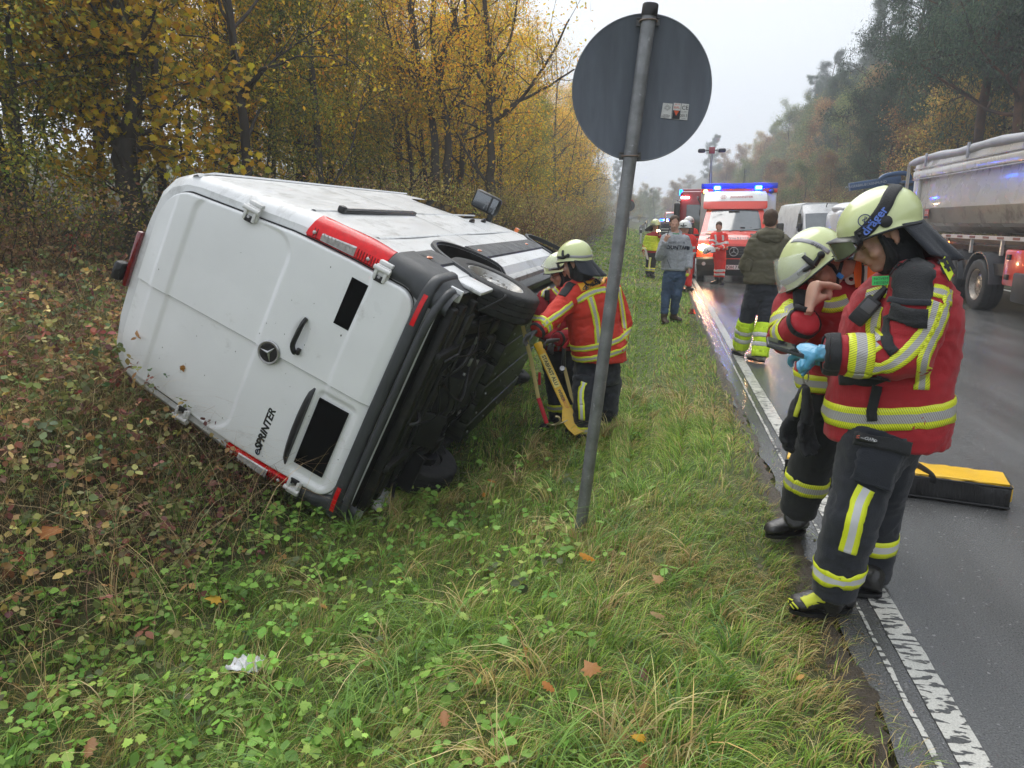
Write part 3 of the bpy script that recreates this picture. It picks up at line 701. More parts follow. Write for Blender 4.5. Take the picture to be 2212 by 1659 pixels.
for s in (-1, 1):
    for i in range(5):
        sp = catmull([V(.50, s*.60, .37), V(.85+.05*i, s*.60, .30+.016*i), V(1.24, s*.60, .262+.016*i), V(1.66-.05*i, s*.60, .30+.016*i), V(2.0, s*.60, .37)], 4)
        mb.tube(sp, .013, 6, flat=1, up=(0, 0, 1)) if False else None
        for a, b in zip(sp[:-1], sp[1:]):
            m = (a+b)/2; mb.box(m, ((b-a).length+.004, .072, .013), frame(m, b-a, (0, 0, 1)))
    mb.tube([(1.05, s*.70, .26), (.72, s*.55, .44)], .032, 10); mb.tube([(.88, s*.62, .35), (.72, s*.55, .44)], .042, 10)
    mb.box((1.24, s*.60, .24), (.20, .13, .03), bev=.006)
    mb.lathe([(.05, -.05), (.155, -.04), (.155, .02), (.05, .03)], M4(frame((0, 0, 0), (1, 0, 0), (0, s, 0)), (1.24, s*.76, .345)), 24)
mb.tube([(1.24, -.76, .345), (1.24, -.3, .345), (1.24, -.22, .345), (1.24, .22, .345), (1.24, .3, .345), (1.24, .76, .345)], [.06, .06, .12, .12, .06, .06], 14)
mb.build('rear_axle', under_dark, ubo, smooth=40)
mb = MB(); mb.box((1.50, .05, .34), (.34, .48, .26), bev=.04); mb.box((1.60, -.34, .33), (.16, .20, .18), bev=.03); mb.lathe([(.13, -.2), (.14, -.1), (.14, .1), (.12, .2)], M4(frame((0, 0, 0), (1, 0, 0), (0, 1, 0)), (1.0, .05, .36)), 20)
mb.build('drive_unit', under_grey, ubo, smooth=40)
mb = MB(); rr_ = random.Random(8)
for k in range(20):
    a = V(rr_.uniform(.2, 1.9), rr_.uniform(-.8, .85), .31); b = a+V(rr_.uniform(-.5, .5), rr_.uniform(-.5, .5), rr_.uniform(-.06, .0))
    m = (a+b)/2+V(rr_.uniform(-.15, .15), rr_.uniform(-.15, .15), rr_.uniform(-.14, -.02)); mb.tube(catmull([a, m, b], 7), rr_.choice((.006, .009, .012)), 6)
mb.build('cable', mat('cable_black', (.02, .02, .022), .3, var=.2), ubo, smooth=60)
mb = MB()
for k in range(16):
    mb.tube([(1.80+.0*k, -.78+.1*k, .327), (1.80, -.78+.1*k, .312)], .013, 6)
for i in range(7): 
    for x in (2.0, 2.6, 3.2, 3.8): mb.tube([(x, -.66+i*.22, .158), (x, -.66+i*.22, .150)], .013, 6)
for k in range(10):
    c = V(rr_.uniform(.8, 1.8), rr_.uniform(-.75, .4), .25); mb.box(c, (.05+.05*rr_.random(), .02+.04*rr_.random(), .02), Matrix.Rotation(rr_.random()*3, 3, 'Z'), bev=.004)
mb.build('bolt', steel, ubo, smooth=30)
mb = MB(); mb.box((.78, .70, .34), (.02, .34, .34), Matrix.Rotation(.5, 3, 'Y'), bev=.006); mb.box((.62, .25, .25), (.03, .30, .2), Matrix.Rotation(-.6, 3, 'Y'), bev=.006); mb.build('mud_flap', black_mat, ubo, smooth=30)
mb = MB()                                                    # side skirt beams below the sill
for s in (-1, 1):
    mb.box((3.05, s*.84, .33), (2.6, .10, .16), bev=.03)
mb.build('side_rail', under_grey, ubo, smooth=30)
# wet dirt specks and a leaf stuck on the doors
mb = MB(); rr_ = random.Random(21)
for k in range(48):
    y = rr_.uniform(-.8, .85); z = rr_.uniform(.62, 2.42)
    if abs(y) > dout(z)-.03: continue
    r = rr_.uniform(.001, .0032)*(1.8 if rr_.random() < .12 else 1); a0 = rr_.random()*6; c = dpt(y, z, .001)
    mb.poly([c+V(0, r*math.cos(a0+2*PI*j/6)*(1+rr_.random()), r*math.sin(a0+2*PI*j/6)) for j in range(6)], .001, (-1, 0, 0))
o = mb.build('dirt_specks', mat('mud_speck', (.05, .04, .03), .8), van, smooth=None); o['kind'] = 'stuff'
# ------------------------------------------------------------------ road sign seen from behind
galv = mat('galvanised_steel', (.22, .225, .235), .48, metal=.55, var=.30, scale=9, rvar=.12, dirt=(.34, .35, .37), dscale=26, dcut=.60, dwid=.03, bump=.15, bscale=60)
galv_clip = mat('clip_steel', (.13, .13, .13), .5, metal=.6, var=.3, scale=20)
sign_grey = mat('sign_back_grey', (.098, .112, .140), .5, var=.24, scale=2.5, aniso=(4, 1, .6), dirt=(.075, .085, .11), dscale=3, dcut=.5, dwid=.3)
base = V(-.40, 4.19, -.45); top = Py(1405, 14, 4.05); base0 = V(-.40, 4.19, -.20)
axis_ = (top-base0).normalized(); base = base0-axis_*.35
sign = empty('road_sign', 'round road sign seen from behind on a leaning galvanised pole', 'road sign', (0, 0, 0))
mb = MB(); mb.tube([base, top], .036, 28); mb.build('pole', galv, sign, smooth=60)
mb = MB(); mb.tube([top-axis_*.045, top-axis_*.03, top+axis_*.008, top+axis_*.014], [.0395, .041, .0405, .036], 24); mb.build('pole_cap', black_mat, sign, smooth=40)
dc = Py(1385.5, 192, 4.115); vx = V(math.cos(YAW*.5), math.sin(YAW*.5), 0); vz = (axis_-vx*axis_.dot(vx)).normalized(); vn = -vx.cross(vz)   # vn points away from us
wide = (Py(1537, 192, 4.115)-Py(1235, 192, 4.115)).length/2
MS = Matrix((vx, vz, -vn)).transposed().to_4x4(); MS.translation = dc+vn*.012
mb = MB(); mb.lathe([(.001, .0), (wide-.012, .0), (wide-.004, .003), (wide, .002), (wide, -.002), (wide-.004, -.004), (.001, -.004)], MS, 96, cap=False)
disc = mb.build('sign_disc', sign_grey, sign, smooth=30)
mb = MB(); mb.tube([MS@V((wide-.002)*math.cos(a), (wide-.002)*math.sin(a), .0005) for a in np.linspace(0, 2*PI, 97)], .0042, 6, cap=False); mb.build('disc_rim', mat('rim_grey', (.14, .155, .18), .45, var=.2), disc, smooth=60)
for s, hh in ((1, .895), (-1, .955)):
    c = dc+vz*wide*hh*s*.985; ap = base0+axis_*((c-base0).dot(axis_)); c = ap+ (dc-ap).dot(vn)*vn*0
    mb = MB(); pl = ap+vn*.040
    mb.box(pl, (.118, .006, .040), Matrix((vx, vn, vz)).transposed(), bev=.001, mi=0)
    mb.box(pl+vz*.018-vn*.008, (.118, .018, .004), Matrix((vx, vn, vz)).transposed(), mi=0); mb.box(pl-vz*.018-vn*.008, (.118, .018, .004), Matrix((vx, vn, vz)).transposed(), mi=0)
    loop = [ap+vx*.041*math.cos(a)-vn*.041*math.sin(a) for a in np.linspace(-.1, PI+.1, 16)]
    loop = [loop[0]+vn*.03]+loop+[loop[-1]+vn*.03]; mb.tube(loop, .004, 8, mi=1)
    for q in (-1, 1): mb.tube([ap+vx*.041*q+vn*.030, ap+vx*.041*q+vn*.012], .0075, 6, mi=1)
    mb.build('pole_clip', [galv_clip, mat('rusty_wire', (.22, .17, .14), .5, metal=.6, var=.3, scale=40)], sign, smooth=40)
# approval stickers, printed flat
stick_w = mat('sticker_white', (.58, .58, .58), .5, var=.08, scale=30); stick_k = mat('print_black', (.02, .02, .025), .5, var=0); stick_r = mat('print_red', (.62, .10, .04), .5, var=0)
def on_disc(px, py, off=.0):
    d = ray(px, py); o = EYE; n = -vn; p0 = dc+vn*.009; return o+d*((p0-o).dot(n)/d.dot(n))-vn*(.001+off)
def dq(pts, mt, name, off, parent): 
    mb = MB(); mb.poly([on_disc(x, y, off) for x, y in pts], .0006, -vn); return mb.build(name, mt, parent, smooth=None)
def dtxt(txt, px, py, hpx, mt, parent, off=.0022):
    s = hpx*.42/FPX*4.0; c = on_disc(px, py, off); M = Matrix((vx, vz, vx.cross(vz))).transposed().to_4x4(); M.translation = c; return text_obj('lettering', txt, s, M, mt, parent, ext=.0002)
def px4(x, y): return ((2300+x/2.37)/1.852, (y/2.37)/1.852)
s1 = dq([px4(836, 975), px4(926, 984), px4(912, 1127), px4(812, 1116)], stick_w, 'sticker', 0, disc)
s2 = dq([px4(938, 975), px4(1008, 981), px4(990, 1135), px4(917, 1127)], stick_w, 'sticker', 0, disc)
s3 = dq([px4(1013, 981), px4(1083, 988), px4(1064, 1140), px4(992, 1133)], stick_w, 'sticker', 0, disc)
dq([px4(930, 1044), px4(999, 1050), px4(990, 1132), px4(920, 1126)], stick_k, 'print', .001, s2)
dq([px4(938, 1047), px4(988, 1052), px4(958, 1098)], stick_r, 'print', .002, s2)
dtxt('RAL', *px4(967, 1020), 16, stick_r, s2); dtxt('RK 112', *px4(972, 990), 8, stick_r, s2)
dtxt('CE', *px4(1044, 1024), 27, stick_k, s3); dtxt('2013', *px4(1031, 1098), 18, stick_k, s3); dtxt('EN 12899 - 1', *px4(1040, 1062), 6, stick_k, s3); dtxt('No 0913', *px4(1028, 1125), 5, stick_k, s3)
for a, b in (((832, 1088), 'Retroflex'), ((862, 1099), 'geprueft nach RAL'), ((862, 1110), 'Guete 2013')): dtxt(b, *px4(862, a[1]), 6, stick_k, s1)
mb = MB()
for r0 in (30, 18):
    q = [on_disc(*px4(876+r0*math.cos(a), 1022+r0*math.sin(a)), .002) for a in (0, PI/2, PI, 1.5*PI, 0)]
    mb.tube(q, .0006, 4)
mb.build('print', stick_k, s1, smooth=None)

# ------------------------------------------------------------------ shared vehicle bits
glow_blue = mat('lit_blue_beacon', (.02, .10, .8), .2, var=0, emit=(.0, .010, 1.), estr=48)
glow_bar = mat('lit_blue_bar', (.02, .10, .8), .2, var=0, emit=(.0, .12, 1.), estr=9)
glow_core = mat('lit_blue_core', (.3, .8, 1), .2, var=0, emit=(.08, .55, 1.), estr=30)
dark_blue = mat('dark_blue_lens', (.02, .05, .30), .15, var=.1, coat=1)
glow_warm = mat('lit_headlamp', (1, .8, .5), .2, var=0, emit=(1, .74, .38), estr=60)
glow_yel = mat('lit_yellow_lamp', (1, .7, .1), .2, var=0, emit=(1, .62, .10), estr=6)
glow_white = mat('lit_white_lamp', (1, 1, 1), .2, var=0, emit=(.8, 1, 1), estr=14)
screen = mat('windscreen_glass', (.10, .115, .125), .06, var=.25, scale=1.2, spec=.9, coat=1)
red_paint = mat('signal_red', (.72, .045, .02), .28, var=.05, coat=.8, scale=2)
engine_red = mat('fire_engine_red', (.30, .012, .018), .3, var=.1, coat=.7, scale=2)
van_white = mat('clean_white', (.70, .71, .72), .3, var=.05, coat=.6)
grime_white = mat('road_grimed_white', (.70, .71, .72), .4, var=.10, coat=.3, dirt=(.36, .36, .36), dscale=2, dcut=.52, dwid=.25)
blue_paint = mat('signal_blue', (.02, .06, .42), .3, var=.05, coat=.6)
def cab(parent, prof, hw, nx=13, curve=.20):
    """prof: (y, z, half width, material index) from bumper up to the roof; returns the front skin"""
    mb = MB(); rows = []
    for y, z, w_, mi in prof:
        rows.append([V(w_*t, y+curve*abs(t)**3*w_, z-.03*t*t) for t in np.linspace(-1, 1, nx)])
    for i in range(len(rows)-1):
        mb.grid(rows[i]+rows[i+1], nx, 2, prof[i][3])
    yb = prof[-1][0]
    for s in (0, -1):                                       # side cheeks back to the cab wall
        for i in range(len(rows)-1):
            a, b = rows[i][s], rows[i+1][s]; mb.add([a, b, V(b.x, yb+.02+curve, b.z), V(a.x, yb+.02+curve, a.z)], [(0, 1, 2, 3) if s else (3, 2, 1, 0)], prof[i][3])
    return mb
def simple_wheel(parent, c, r, w_, hubm=None, s=1):
    M = Matrix.Translation(c)@Matrix.Rotation(s*PI/2, 4, 'Y'); t_ = van_wheel(r, w_, r*.60, 48, parent=parent, M=M, holes=8, tread=3, rimm=hubm or rim_mat, lug=8); t_.name = 'wheel'; return t_

# ------------------------------------------------------------------ ambulance facing us
amb = empty('ambulance', 'red and white ambulance facing us with blue beacons lit', 'ambulance', (2.02, 20.95, 0), math.radians(-4.0))
prof = [(.14, .20, .90, 1), (.02, .34, .96, 1), (.0, .50, .98, 1), (.02, .66, .985, 1), (.06, .72, .985, 0), (.09, .95, .985, 0), (.12, 1.06, .98, 0), (.22, 1.17, .965, 0), (.45, 1.29, .945, 0), (.70, 1.37, .92, 0), (.74, 1.39, .915, 0), (1.52, 2.0, .80, 0), (1.60, 2.05, .79, 0)]
ab = cab(amb, prof, 1).build('cab', [red_paint, mat('dark_bumper', (.03, .03, .032), .5, var=.2)], amb, smooth=50)
mb = MB(); n = 11
rows = [[V(w_*t*.93, y+.20*abs(t)**3*w_-.012, z-.03*t*t+.01) for t in np.linspace(-1, 1, n)] for y, z, w_ in ((.76, 1.41, .915), (1.13, 1.70, .86), (1.50, 1.985, .805))]
mb.grid([p for r in rows for p in r], n, 3); ws = mb.build('windscreen', screen, ab, smooth=60)
mb = MB(); mb.box((-.02, 1.40, 1.93), (.30, .03, .08), bev=.02); mb.box((.22, .83, 1.46), (.12, .02, .1)); mb.build('sensor_housing', black_mat, ws, smooth=40)
mb = MB()
for s in (-1, 1): mb.tube([(s*.15, .735, 1.40), (s*.15+.62*1, .90, 1.50)] if s < 0 else [(.15, .735, 1.40), (.75, .90, 1.47)], .011, 5)
mb.build('wiper', black_mat, ab, smooth=40)
# roof spoiler, white over red
rows = []
for y, z, w_ in ((1.46, 2.02, .86), (1.50, 2.07, .90), (1.66, 2.24, .90)): rows.append([V(w_*t, y+.22*abs(t)**3, z) for t in np.linspace(-1, 1, n)])
mb = MB(); mb.grid([p for r in rows for p in r], n, 3); 
for s in (0, -1): mb.add([rows[0][s], rows[1][s], rows[2][s], V(rows[2][s].x, 2.5, 2.24), V(rows[0][s].x, 2.5, 2.02)], [(0, 1, 2, 3, 4)])
mb.build('roof_band', red_paint, amb, smooth=40)
rows = []
for y, z, w_ in ((1.66, 2.243, .90), (1.86, 2.44, .885), (2.05, 2.53, .86), (2.5, 2.56, .85)): rows.append([V(w_*t, y+.22*abs(t)**3, z) for t in np.linspace(-1, 1, n)])
mb = MB(); mb.grid([p for r in rows for p in r], n, 4)
for s in (0, -1): mb.add([rows[0][s], rows[1][s], rows[2][s], rows[3][s], V(rows[3][s].x, 2.5, 2.243)], [(0, 1, 2, 3, 4)])
roofw = mb.build('roof_spoiler', van_white, amb, smooth=40)
# box body
mb = MB(); mb.box((.10, 4.5, 1.62), (2.18, 3.9, 2.06), bev=.05); box_ = mb.build('box_body', van_white, amb, smooth=30)
mb = MB(); mb.box((.10, 2.54, 2.71), (2.20, .06, .16), bev=.02); mb.build('blue_band', blue_paint, box_, smooth=30)
mb = MB(); mb.box((.10, 2.535, 2.565), (2.20, .06, .12), bev=.01); mb.build('red_band', red_paint, box_, smooth=30)
for s in (-1, 1):
    mb = MB(); mb.box((.06+s*.59, 2.40, 2.55), (.24, .20, .09), bev=.02); be = mb.build('beacon_foot', dark_blue, amb, smooth=40)
    mb = MB(); mb.box((.06+s*.59, 2.38, 2.645), (.22, .19, .13), bev=.04); mb.build('blue_beacon', glow_blue, be, smooth=40)
    mb = MB(); mb.box((.06+s*.59, 2.275, 2.645), (.15, .02, .07), bev=.008); mb.build('beacon_core', glow_core, be, smooth=40)
for x, m_, nm in ((-.87, glow_yel, 'yellow_lamp'), (1.03, dark_blue, 'side_beacon')):
    mb = MB(); mb.lathe([(.062, 0), (.066, .03), (.05, .05), (.001, .055)], M4(Matrix.Rotation(PI/2, 3, 'X'), (x, 2.50, 2.55)), 20); lo = mb.build(nm, m_, box_, smooth=50)
    mb = MB(); mb.lathe([(.074, 0), (.078, .02), (.066, .025)], M4(Matrix.Rotation(PI/2, 3, 'X'), (x, 2.51, 2.55)), 20); mb.build('lamp_bezel', black_mat, lo, smooth=50)
for s in (-1, 1):
    pts = [V(s*x, y, z) for x, y, z in ((.96, .28, .92), (.94, .22, 1.02), (.82, .15, 1.05), (.66, .095, .98), (.67, .08, .90), (.82, .11, .87))]
    mb = MB(); mb.poly(pts, .02, (0, -1, 0)); mb.build('headlight', glow_warm, ab, smooth=None)
    mb = MB(); mb.lathe([(.05, 0), (.052, .02), (.001, .025)], M4(Matrix.Rotation(PI/2, 3, 'X'), (s*.78, .03, .52)), 16); mb.build('fog_lamp', clear_lens, ab, smooth=50)
    mb = MB(); mb.box((s*1.22, .95, 1.42), (.20, .12, .40), bev=.04); mb.box((s*1.05, 1.0, 1.28), (.18, .06, .06), bev=.02); mb.build('mirror', black_mat, amb, smooth=50)
    mb = MB(); mb.box((s*.60, .47, 1.315), (.36, .05, .02), Matrix.Rotation(.5, 3, 'X')); mb.build('bonnet_vent', black_mat, ab, smooth=None)
    w_ = simple_wheel(amb, (s*.86, .98, .34), .35, .22, s=s); simple_wheel(amb, (s*.88, 4.6, .34), .35, .22, s=s)
mb = MB(); pts = [V(x, .045, z) for x, z in ((-.52, 1.0), (.52, 1.0), (.58, .92), (.40, .70), (-.40, .70), (-.58, .92))]; mb.poly(pts, .02, (0, -1, 0)); gr = mb.build('grille', black_mat, ab, smooth=None)
for z in (.78, .85, .92):
    mb = MB(); mb.box((0, .02, z), (.92, .02, .022), bev=.006); mb.build('grille_bar', mat('dark_grille_bar', (.05, .05, .055), .3, metal=.4), gr, smooth=30)
mb = MB(); mb.box((0, .0, .665), (1.06, .03, .03), bev=.01); mb.build('grille_sill', red_paint, gr, smooth=30)
Mst = M4(Matrix.Rotation(PI/2, 3, 'X'), (0, .0, .855)); mb = MB()
mb.tube([Mst@V(.115*math.cos(a), .115*math.sin(a), 0) for a in np.linspace(0, 2*PI, 33)], .010, 8, cap=False)
for k in range(3):
    a = PI/2+2*PI*k/3; mb.tube([Mst@V(0, 0, 0), Mst@V(.112*math.cos(a), .112*math.sin(a), 0)], [.014, .004], 6)
mb.build('star_badge', steel, gr, smooth=50)
mb = MB(); mb.box((0, -.015, .435), (.54, .012, .12), bev=.004); npl = mb.build('number_plate', mat('plate_white', (.7, .7, .7), .4, var=.02), ab, smooth=30)
RF = Matrix(((1, 0, 0), (0, 0, -1), (0, 1, 0)))
def ft(parent, txt, size, c, mt, tilt=0., offs=0., space=1., shear=0.):
    M = M4(RF@Matrix.Rotation(-tilt, 3, 'X'), c); return text_obj('lettering', txt, size, M, mt, parent, ext=.001, offs=offs, space=space, shear=shear)
ft(npl, 'A JOH 7102', .115, (0, -.024, .435), stick_k, offs=.002)
ft(roofw, 'JOHANNITER', .105, (.17, 1.73, 2.36), mat('dark_red_print', (.35, .02, .03), .5, var=0), tilt=.78, offs=.003)
mb = MB(); Ml = M4(RF@Matrix.Rotation(-.78, 3, 'X'), (-.34, 1.74, 2.36))
mb.lathe([(.080, 0), (.080, .004), (.070, .004), (.070, 0)], Ml, 24, cap=False)
for k in range(4):
    a = PI/2*k+PI/4; mb.add([Ml@V(.006*math.cos(a+1.6), .006*math.sin(a+1.6), .004), Ml@V(.066*math.cos(a-.35), .066*math.sin(a-.35), .004), Ml@V(.045*math.cos(a), .045*math.sin(a), .004), Ml@V(.066*math.cos(a+.35), .066*math.sin(a+.35), .004), Ml@V(.006*math.cos(a-1.6), .006*math.sin(a-1.6), .004)], [(0, 1, 2, 3, 4)])
mb.build('emblem', MATS['dark_red_print'], roofw, smooth=None)
ft(ab, 'RETTUNGSDIENST', .155, (0, .255, 1.215), stick_k, tilt=1.05, offs=.004, space=1.12)
ft(ws, 'A-N 71/02', .075, (-.52, 1.355, 1.925), stick_w, tilt=.85, offs=.003, shear=.2)
mb = MB(); mb.tube([(.25, 3.2, 2.8), (.25, 3.2, 3.25)], .006, 5); mb.build('antenna', black_mat, amb, smooth=None)

# ------------------------------------------------------------------ fire engine behind the ambulance
fe = empty('fire_engine', 'dark red fire engine with blue light bar behind the ambulance', 'fire engine', (1.85, 25.4, 0), math.radians(-2))
mb = MB(); mb.box((0, .95, 1.55), (2.46, 1.9, 2.2), bev=.10); fb = mb.build('cab', engine_red, fe, smooth=30)
mb = MB(); mb.box((0, 5.0, 1.65), (2.46, 6.0, 2.3), bev=.05); mb.build('equipment_body', engine_red, fe, smooth=30)
mb = MB(); mb.box((0.05, -.012, 1.75), (2.10, .03, .92), bev=.03); mb.build('windscreen', screen, fb, smooth=30)
mb = MB(); mb.box((0, -.02, .72), (2.44, .10, .50), bev=.04); mb.build('bumper', MATS['dark_bumper'], fb, smooth=30)
mb = MB(); mb.box((0.45, .35, 2.74), (1.5, .30, .16), bev=.05); mb.build('light_bar', glow_bar, fb, smooth=30)
mb = MB(); mb.box((-1.20, .2, 2.60), (.10, .16, .20), bev=.03); mb.build('corner_beacon', glow_bar, fb, smooth=30)
mb = MB(); mb.box((-1.06, -.03, 2.44), (.26, .04, .06), bev=.01); mb.build('marker_lamp', glow_white, fb, smooth=30)
mb = MB(); mb.tube(catmull([V(-.62, -.05, 2.45), V(-.66, -.42, 2.42), V(-.55, -.45, 2.2), V(-.50, -.42, 2.05)], 4), .022, 6); mb.box((-.50, -.42, 1.95), (.18, .10, .20), bev=.04)
mb.box((-1.30, -.25, 1.95), (.20, .12, .62), bev=.04); mb.tube([(-1.2, -.05, 2.35), (-1.30, -.25, 2.33)], .02, 6); mb.build('mirror_arm', black_mat, fb, smooth=50)
for s in (-1, 1): simple_wheel(fe, (s*1.05, 1.3, .50), .50, .30, s=s); simple_wheel(fe, (s*1.05, 5.6, .50), .50, .30, s=s)
mb = MB(); mb.box((-.85, -.075, .78), (.30, .03, .16), bev=.02); mb.build('headlight', clear_lens, fb, smooth=30)
lm_ = empty('light_mast', 'telescopic light mast with two dark floodlights above the fire engine', 'light mast', (1.66, 27, 0))
mb = MB(); mb.tube([(0, 0, 2.8), (0, 0, 3.3)], .05, 12); mb.tube([(0, 0, 3.3), (0, 0, 3.95)], .036, 12); mb.build('mast_pole', steel, lm_, smooth=50)
mb = MB(); mb.box((0, 0, 4.06), (.20, .14, .22), bev=.02); mb.build('head_box', engine_red, lm_, smooth=30)
for s in (-1, 1):
    mb = MB(); mb.tube([(s*.08, 0, 4.06), (s*.20, 0, 4.07)], .02, 6); mb.box((s*.34, 0, 4.05), (.26, .20, .14), bev=.06); mb.build('floodlight', black_mat, lm_, smooth=50)

# ------------------------------------------------------------------ white delivery van parked facing us in the far lane
wv = empty('delivery_van', 'grimy white delivery van facing us behind the two helmets', 'van', (6.92, 32, 0), math.radians(4.5))
prof = [(.10, .22, .93, 1), (.0, .45, .97, 1), (.02, .72, .985, 0), (.08, 1.0, .985, 0), (.18, 1.12, .97, 0), (.50, 1.28, .95, 0), (.66, 1.34, .94, 0), (1.30, 2.02, .84, 0), (1.42, 2.12, .84, 0), (1.75, 2.38, .80, 0), (2.0, 2.43, .78, 0)]
wb = cab(wv, prof, 1).build('cab', [grime_white, MATS['dark_bumper']], wv, smooth=50)
mb = MB(); rows = []
for y in (1.9, 5.6): rows.append([V(x*1., y, z) for x, z in ((-.99, .4), (-.99, 1.3), (-.93, 2.0), (-.82, 2.38), (-.6, 2.46), (.6, 2.46), (.82, 2.38), (.93, 2.0), (.99, 1.3), (.99, .4))])
mb.loft(rows); mb.build('cargo_body', grime_white, wv, smooth=40)
rows = [[V(w_*t*.92, y+.20*abs(t)**3*w_-.012, z-.03*t*t+.01) for t in np.linspace(-1, 1, n)] for y, z, w_ in ((.69, 1.38, .94), (.98, 1.70, .90), (1.28, 2.01, .85))]
mb = MB(); mb.grid([p-V(0, .03, 0) for r in rows for p in r], n, 3); mb.build('windscreen', screen, wb, smooth=60)
mb = MB(); mb.add([V(-.99, 1.0, 1.38), V(-.97, 1.05, 1.40), V(-.935, 1.45, 2.0), V(-.945, 1.85, 2.0), V(-.985, 1.9, 1.38)], [(0, 4, 3, 2, 1)]); mb.build('side_window', dark_glass, wb, smooth=None)
for s in (-1, 1):
    mb = MB(); mb.box((s*1.10, .85, 1.42), (.18, .12, .36), bev=.04); mb.build('mirror', black_mat, wv, smooth=50); simple_wheel(wv, (s*.87, .95, .34), .34, .22, s=s); simple_wheel(wv, (s*.87, 4.5, .34), .34, .22, s=s)
    mb = MB(); mb.box((s*.76, .02, .88), (.32, .06, .2), bev=.03); mb.build('headlight', clear_lens, wb, smooth=40)
mb = MB(); mb.box((0, .0, .78), (.9, .03, .24), bev=.02); mb.build('grille', black_mat, wb, smooth=40)
mb = MB(); mb.tube([(.1, 1.6, 2.28), (.1, 1.5, 2.42)], .02, 6); mb.build('roof_aerial', black_mat, wv, smooth=None)

# ------------------------------------------------------------------ blue boom truck behind it
boom_blue = mat('boom_blue', (.028, .085, .20), .4, var=.15, scale=2, coat=.2)
bt = empty('boom_truck', 'blue truck with long folded boom behind the white van', 'truck', (7.2, 26, 0))
def bl(px, py, dy=0, y=27.): p = Py(px, py, y+dy); return p-V(7.2, 26, 0)
a, b, c = bl(1835, 404), bl(1944, 388), bl(1962, 392)
mb = MB(); m_ = (a+b)/2; L_ = (b-a).length; mb.box(m_, (L_, .28, .26), frame(m_, b-a, (0, 0, 1)), bev=.02); mb.box(m_+V(.15, .5, .02), (L_*.9, .25, .24), frame(m_, b-a, (0, 0, 1)), bev=.02); bo = mb.build('boom', boom_blue, bt, smooth=30)
mb = MB(); mb.tube(catmull([a+V(.9, -.1, .22), m_+V(.3, -.1, .24), b+V(0, -.1, .20), b+V(.25, -.05, .12), b+V(.3, 0, -.15)], 5), .075, 10); mb.build('delivery_pipe', boom_blue, bo, smooth=60)
Mt_ = M4(frame(m_, b-a, V(0, -1, 0)), a.lerp(b, .30)+V(0, -.145, .0)); text_obj('lettering', 'WASSERBRUECKENMUND', .11, Mt_@Matrix.Rotation(0, 4, 'X'), mat('faded_print', (.45, .50, .55), .6, var=.1), bo, ext=.001)
mb = MB(); mb.box(c+V(-.05, .2, -.45), (.55, .7, .95), bev=.05); mb.box(c+V(.15, .3, -1.3), (1.2, 1.0, 1.2), bev=.05); mb.build('turret', boom_blue, bt, smooth=30)
mb = MB(); mb.tube([c+V(-.05, -.3, -.72), c+V(.18, -.3, -.45)], .045, 10); mb.build('ram', mat('ram_red', (.45, .04, .03), .4), bt, smooth=50)
mb = MB(); mb.box(c+V(-.18, -.20, -.28), (.14, .06, .07), bev=.01); mb.build('marker_lamp', orange_lens, bt, smooth=30)
mb = MB()
for k in range(7): mb.tube(catmull([c+V(-.25+.08*k, -.25, -.25-.03*k), c+V(-.2+.07*k, -.4, -.6), c+V(-.1+.06*k, -.2, -.95)], 4), .018, 5)
for s in (-.25, 0, .25): mb.box(c+V(s, -.22, -.10), (.16, .12, .10), bev=.02)
mb.build('hydraulic_hose', black_mat, bt, smooth=50)
mb = MB(); q = bl(1822, 437, 1.5); mb.box(q+V(.85, .3, -1.0), (2.3, 1.9, 1.5), bev=.2); mb.ell(q+V(.35, .1, -.22), (.7, .9, .24)); mb.build('cab', van_white, bt, smooth=50)
mb = MB(); mb.box((.3, 4.0, 1.0), (2.4, 8.5, .3), bev=.03); ch = mb.build('chassis', under_dark, bt, smooth=30)
for s in (-1, 1):
    for yy in (1.2, 5.5, 6.9): simple_wheel(bt, (.3+s*1.05, yy, .5), .5, .3, s=s)

# ------------------------------------------------------------------ tipper trailer passing on the right
tip_grey = mat('tipper_grey', (.56, .55, .53), .28, metal=.1, var=.06, scale=1., coat=.5, rvar=.06, bump=.10, bscale=3.5)
tip_low = mat('tipper_lower_panel', (.33, .32, .30), .3, metal=.25, var=.14, scale=1.5, coat=.3, dirt=(.16, .15, .14), dscale=1.6, dcut=.52, dwid=.1)
tp = empty('tipper_trailer', 'grey half-pipe tipper trailer with rolled cover passing in the far lane', 'trailer')
X0 = 6.0; XR = 8.45; y0, y1 = 20.15, 10.6
def ring(y, inset=0.):
    k = [(X0+.02, 3.02), (X0, 2.80), (X0+.01, 2.70), (X0+.06, 2.66), (X0+.06, 1.95), (X0+.16, 1.62), (X0+.36, 1.44), (X0+.7, 1.40)]
    k = k+[(X0+XR-x, z) for x, z in reversed(k)]; return [V(x+(inset if x < 7.2 else -inset), y, z) for x, z in k]
mb = MB(); r0, r1 = ring(19.75), ring(y1); rb = [V(p.x+(.10 if p.x < 7.2 else -.10), 20.15 if p.z > 2.2 else 20.15-(2.2-p.z)*.75, p.z) for p in ring(20.)]
mb.loft([r1, r0, rb]); tb = mb.build('tipper_body', tip_grey, tp, smooth=28)
mb = MB(); mb.loft([[V(X0+.052, y, 1.96), V(X0+.150, y, 1.63), V(X0+.345, y, 1.452), V(X0+.5, y, 1.5), V(X0+.3, y, 1.9)] for y in (y1, 19.2)]); mb.build('lower_panel', tip_low, tb, smooth=20)
mb = MB()
for y in (19.55, ): mb.box((X0+.035, y, 2.2), (.10, .34, 1.55), bev=.03)
mb.box((X0+.01, 15.2, 2.75), (.07, 9.2, .16), bev=.02); mb.build('side_post', tip_grey, tb, smooth=30)
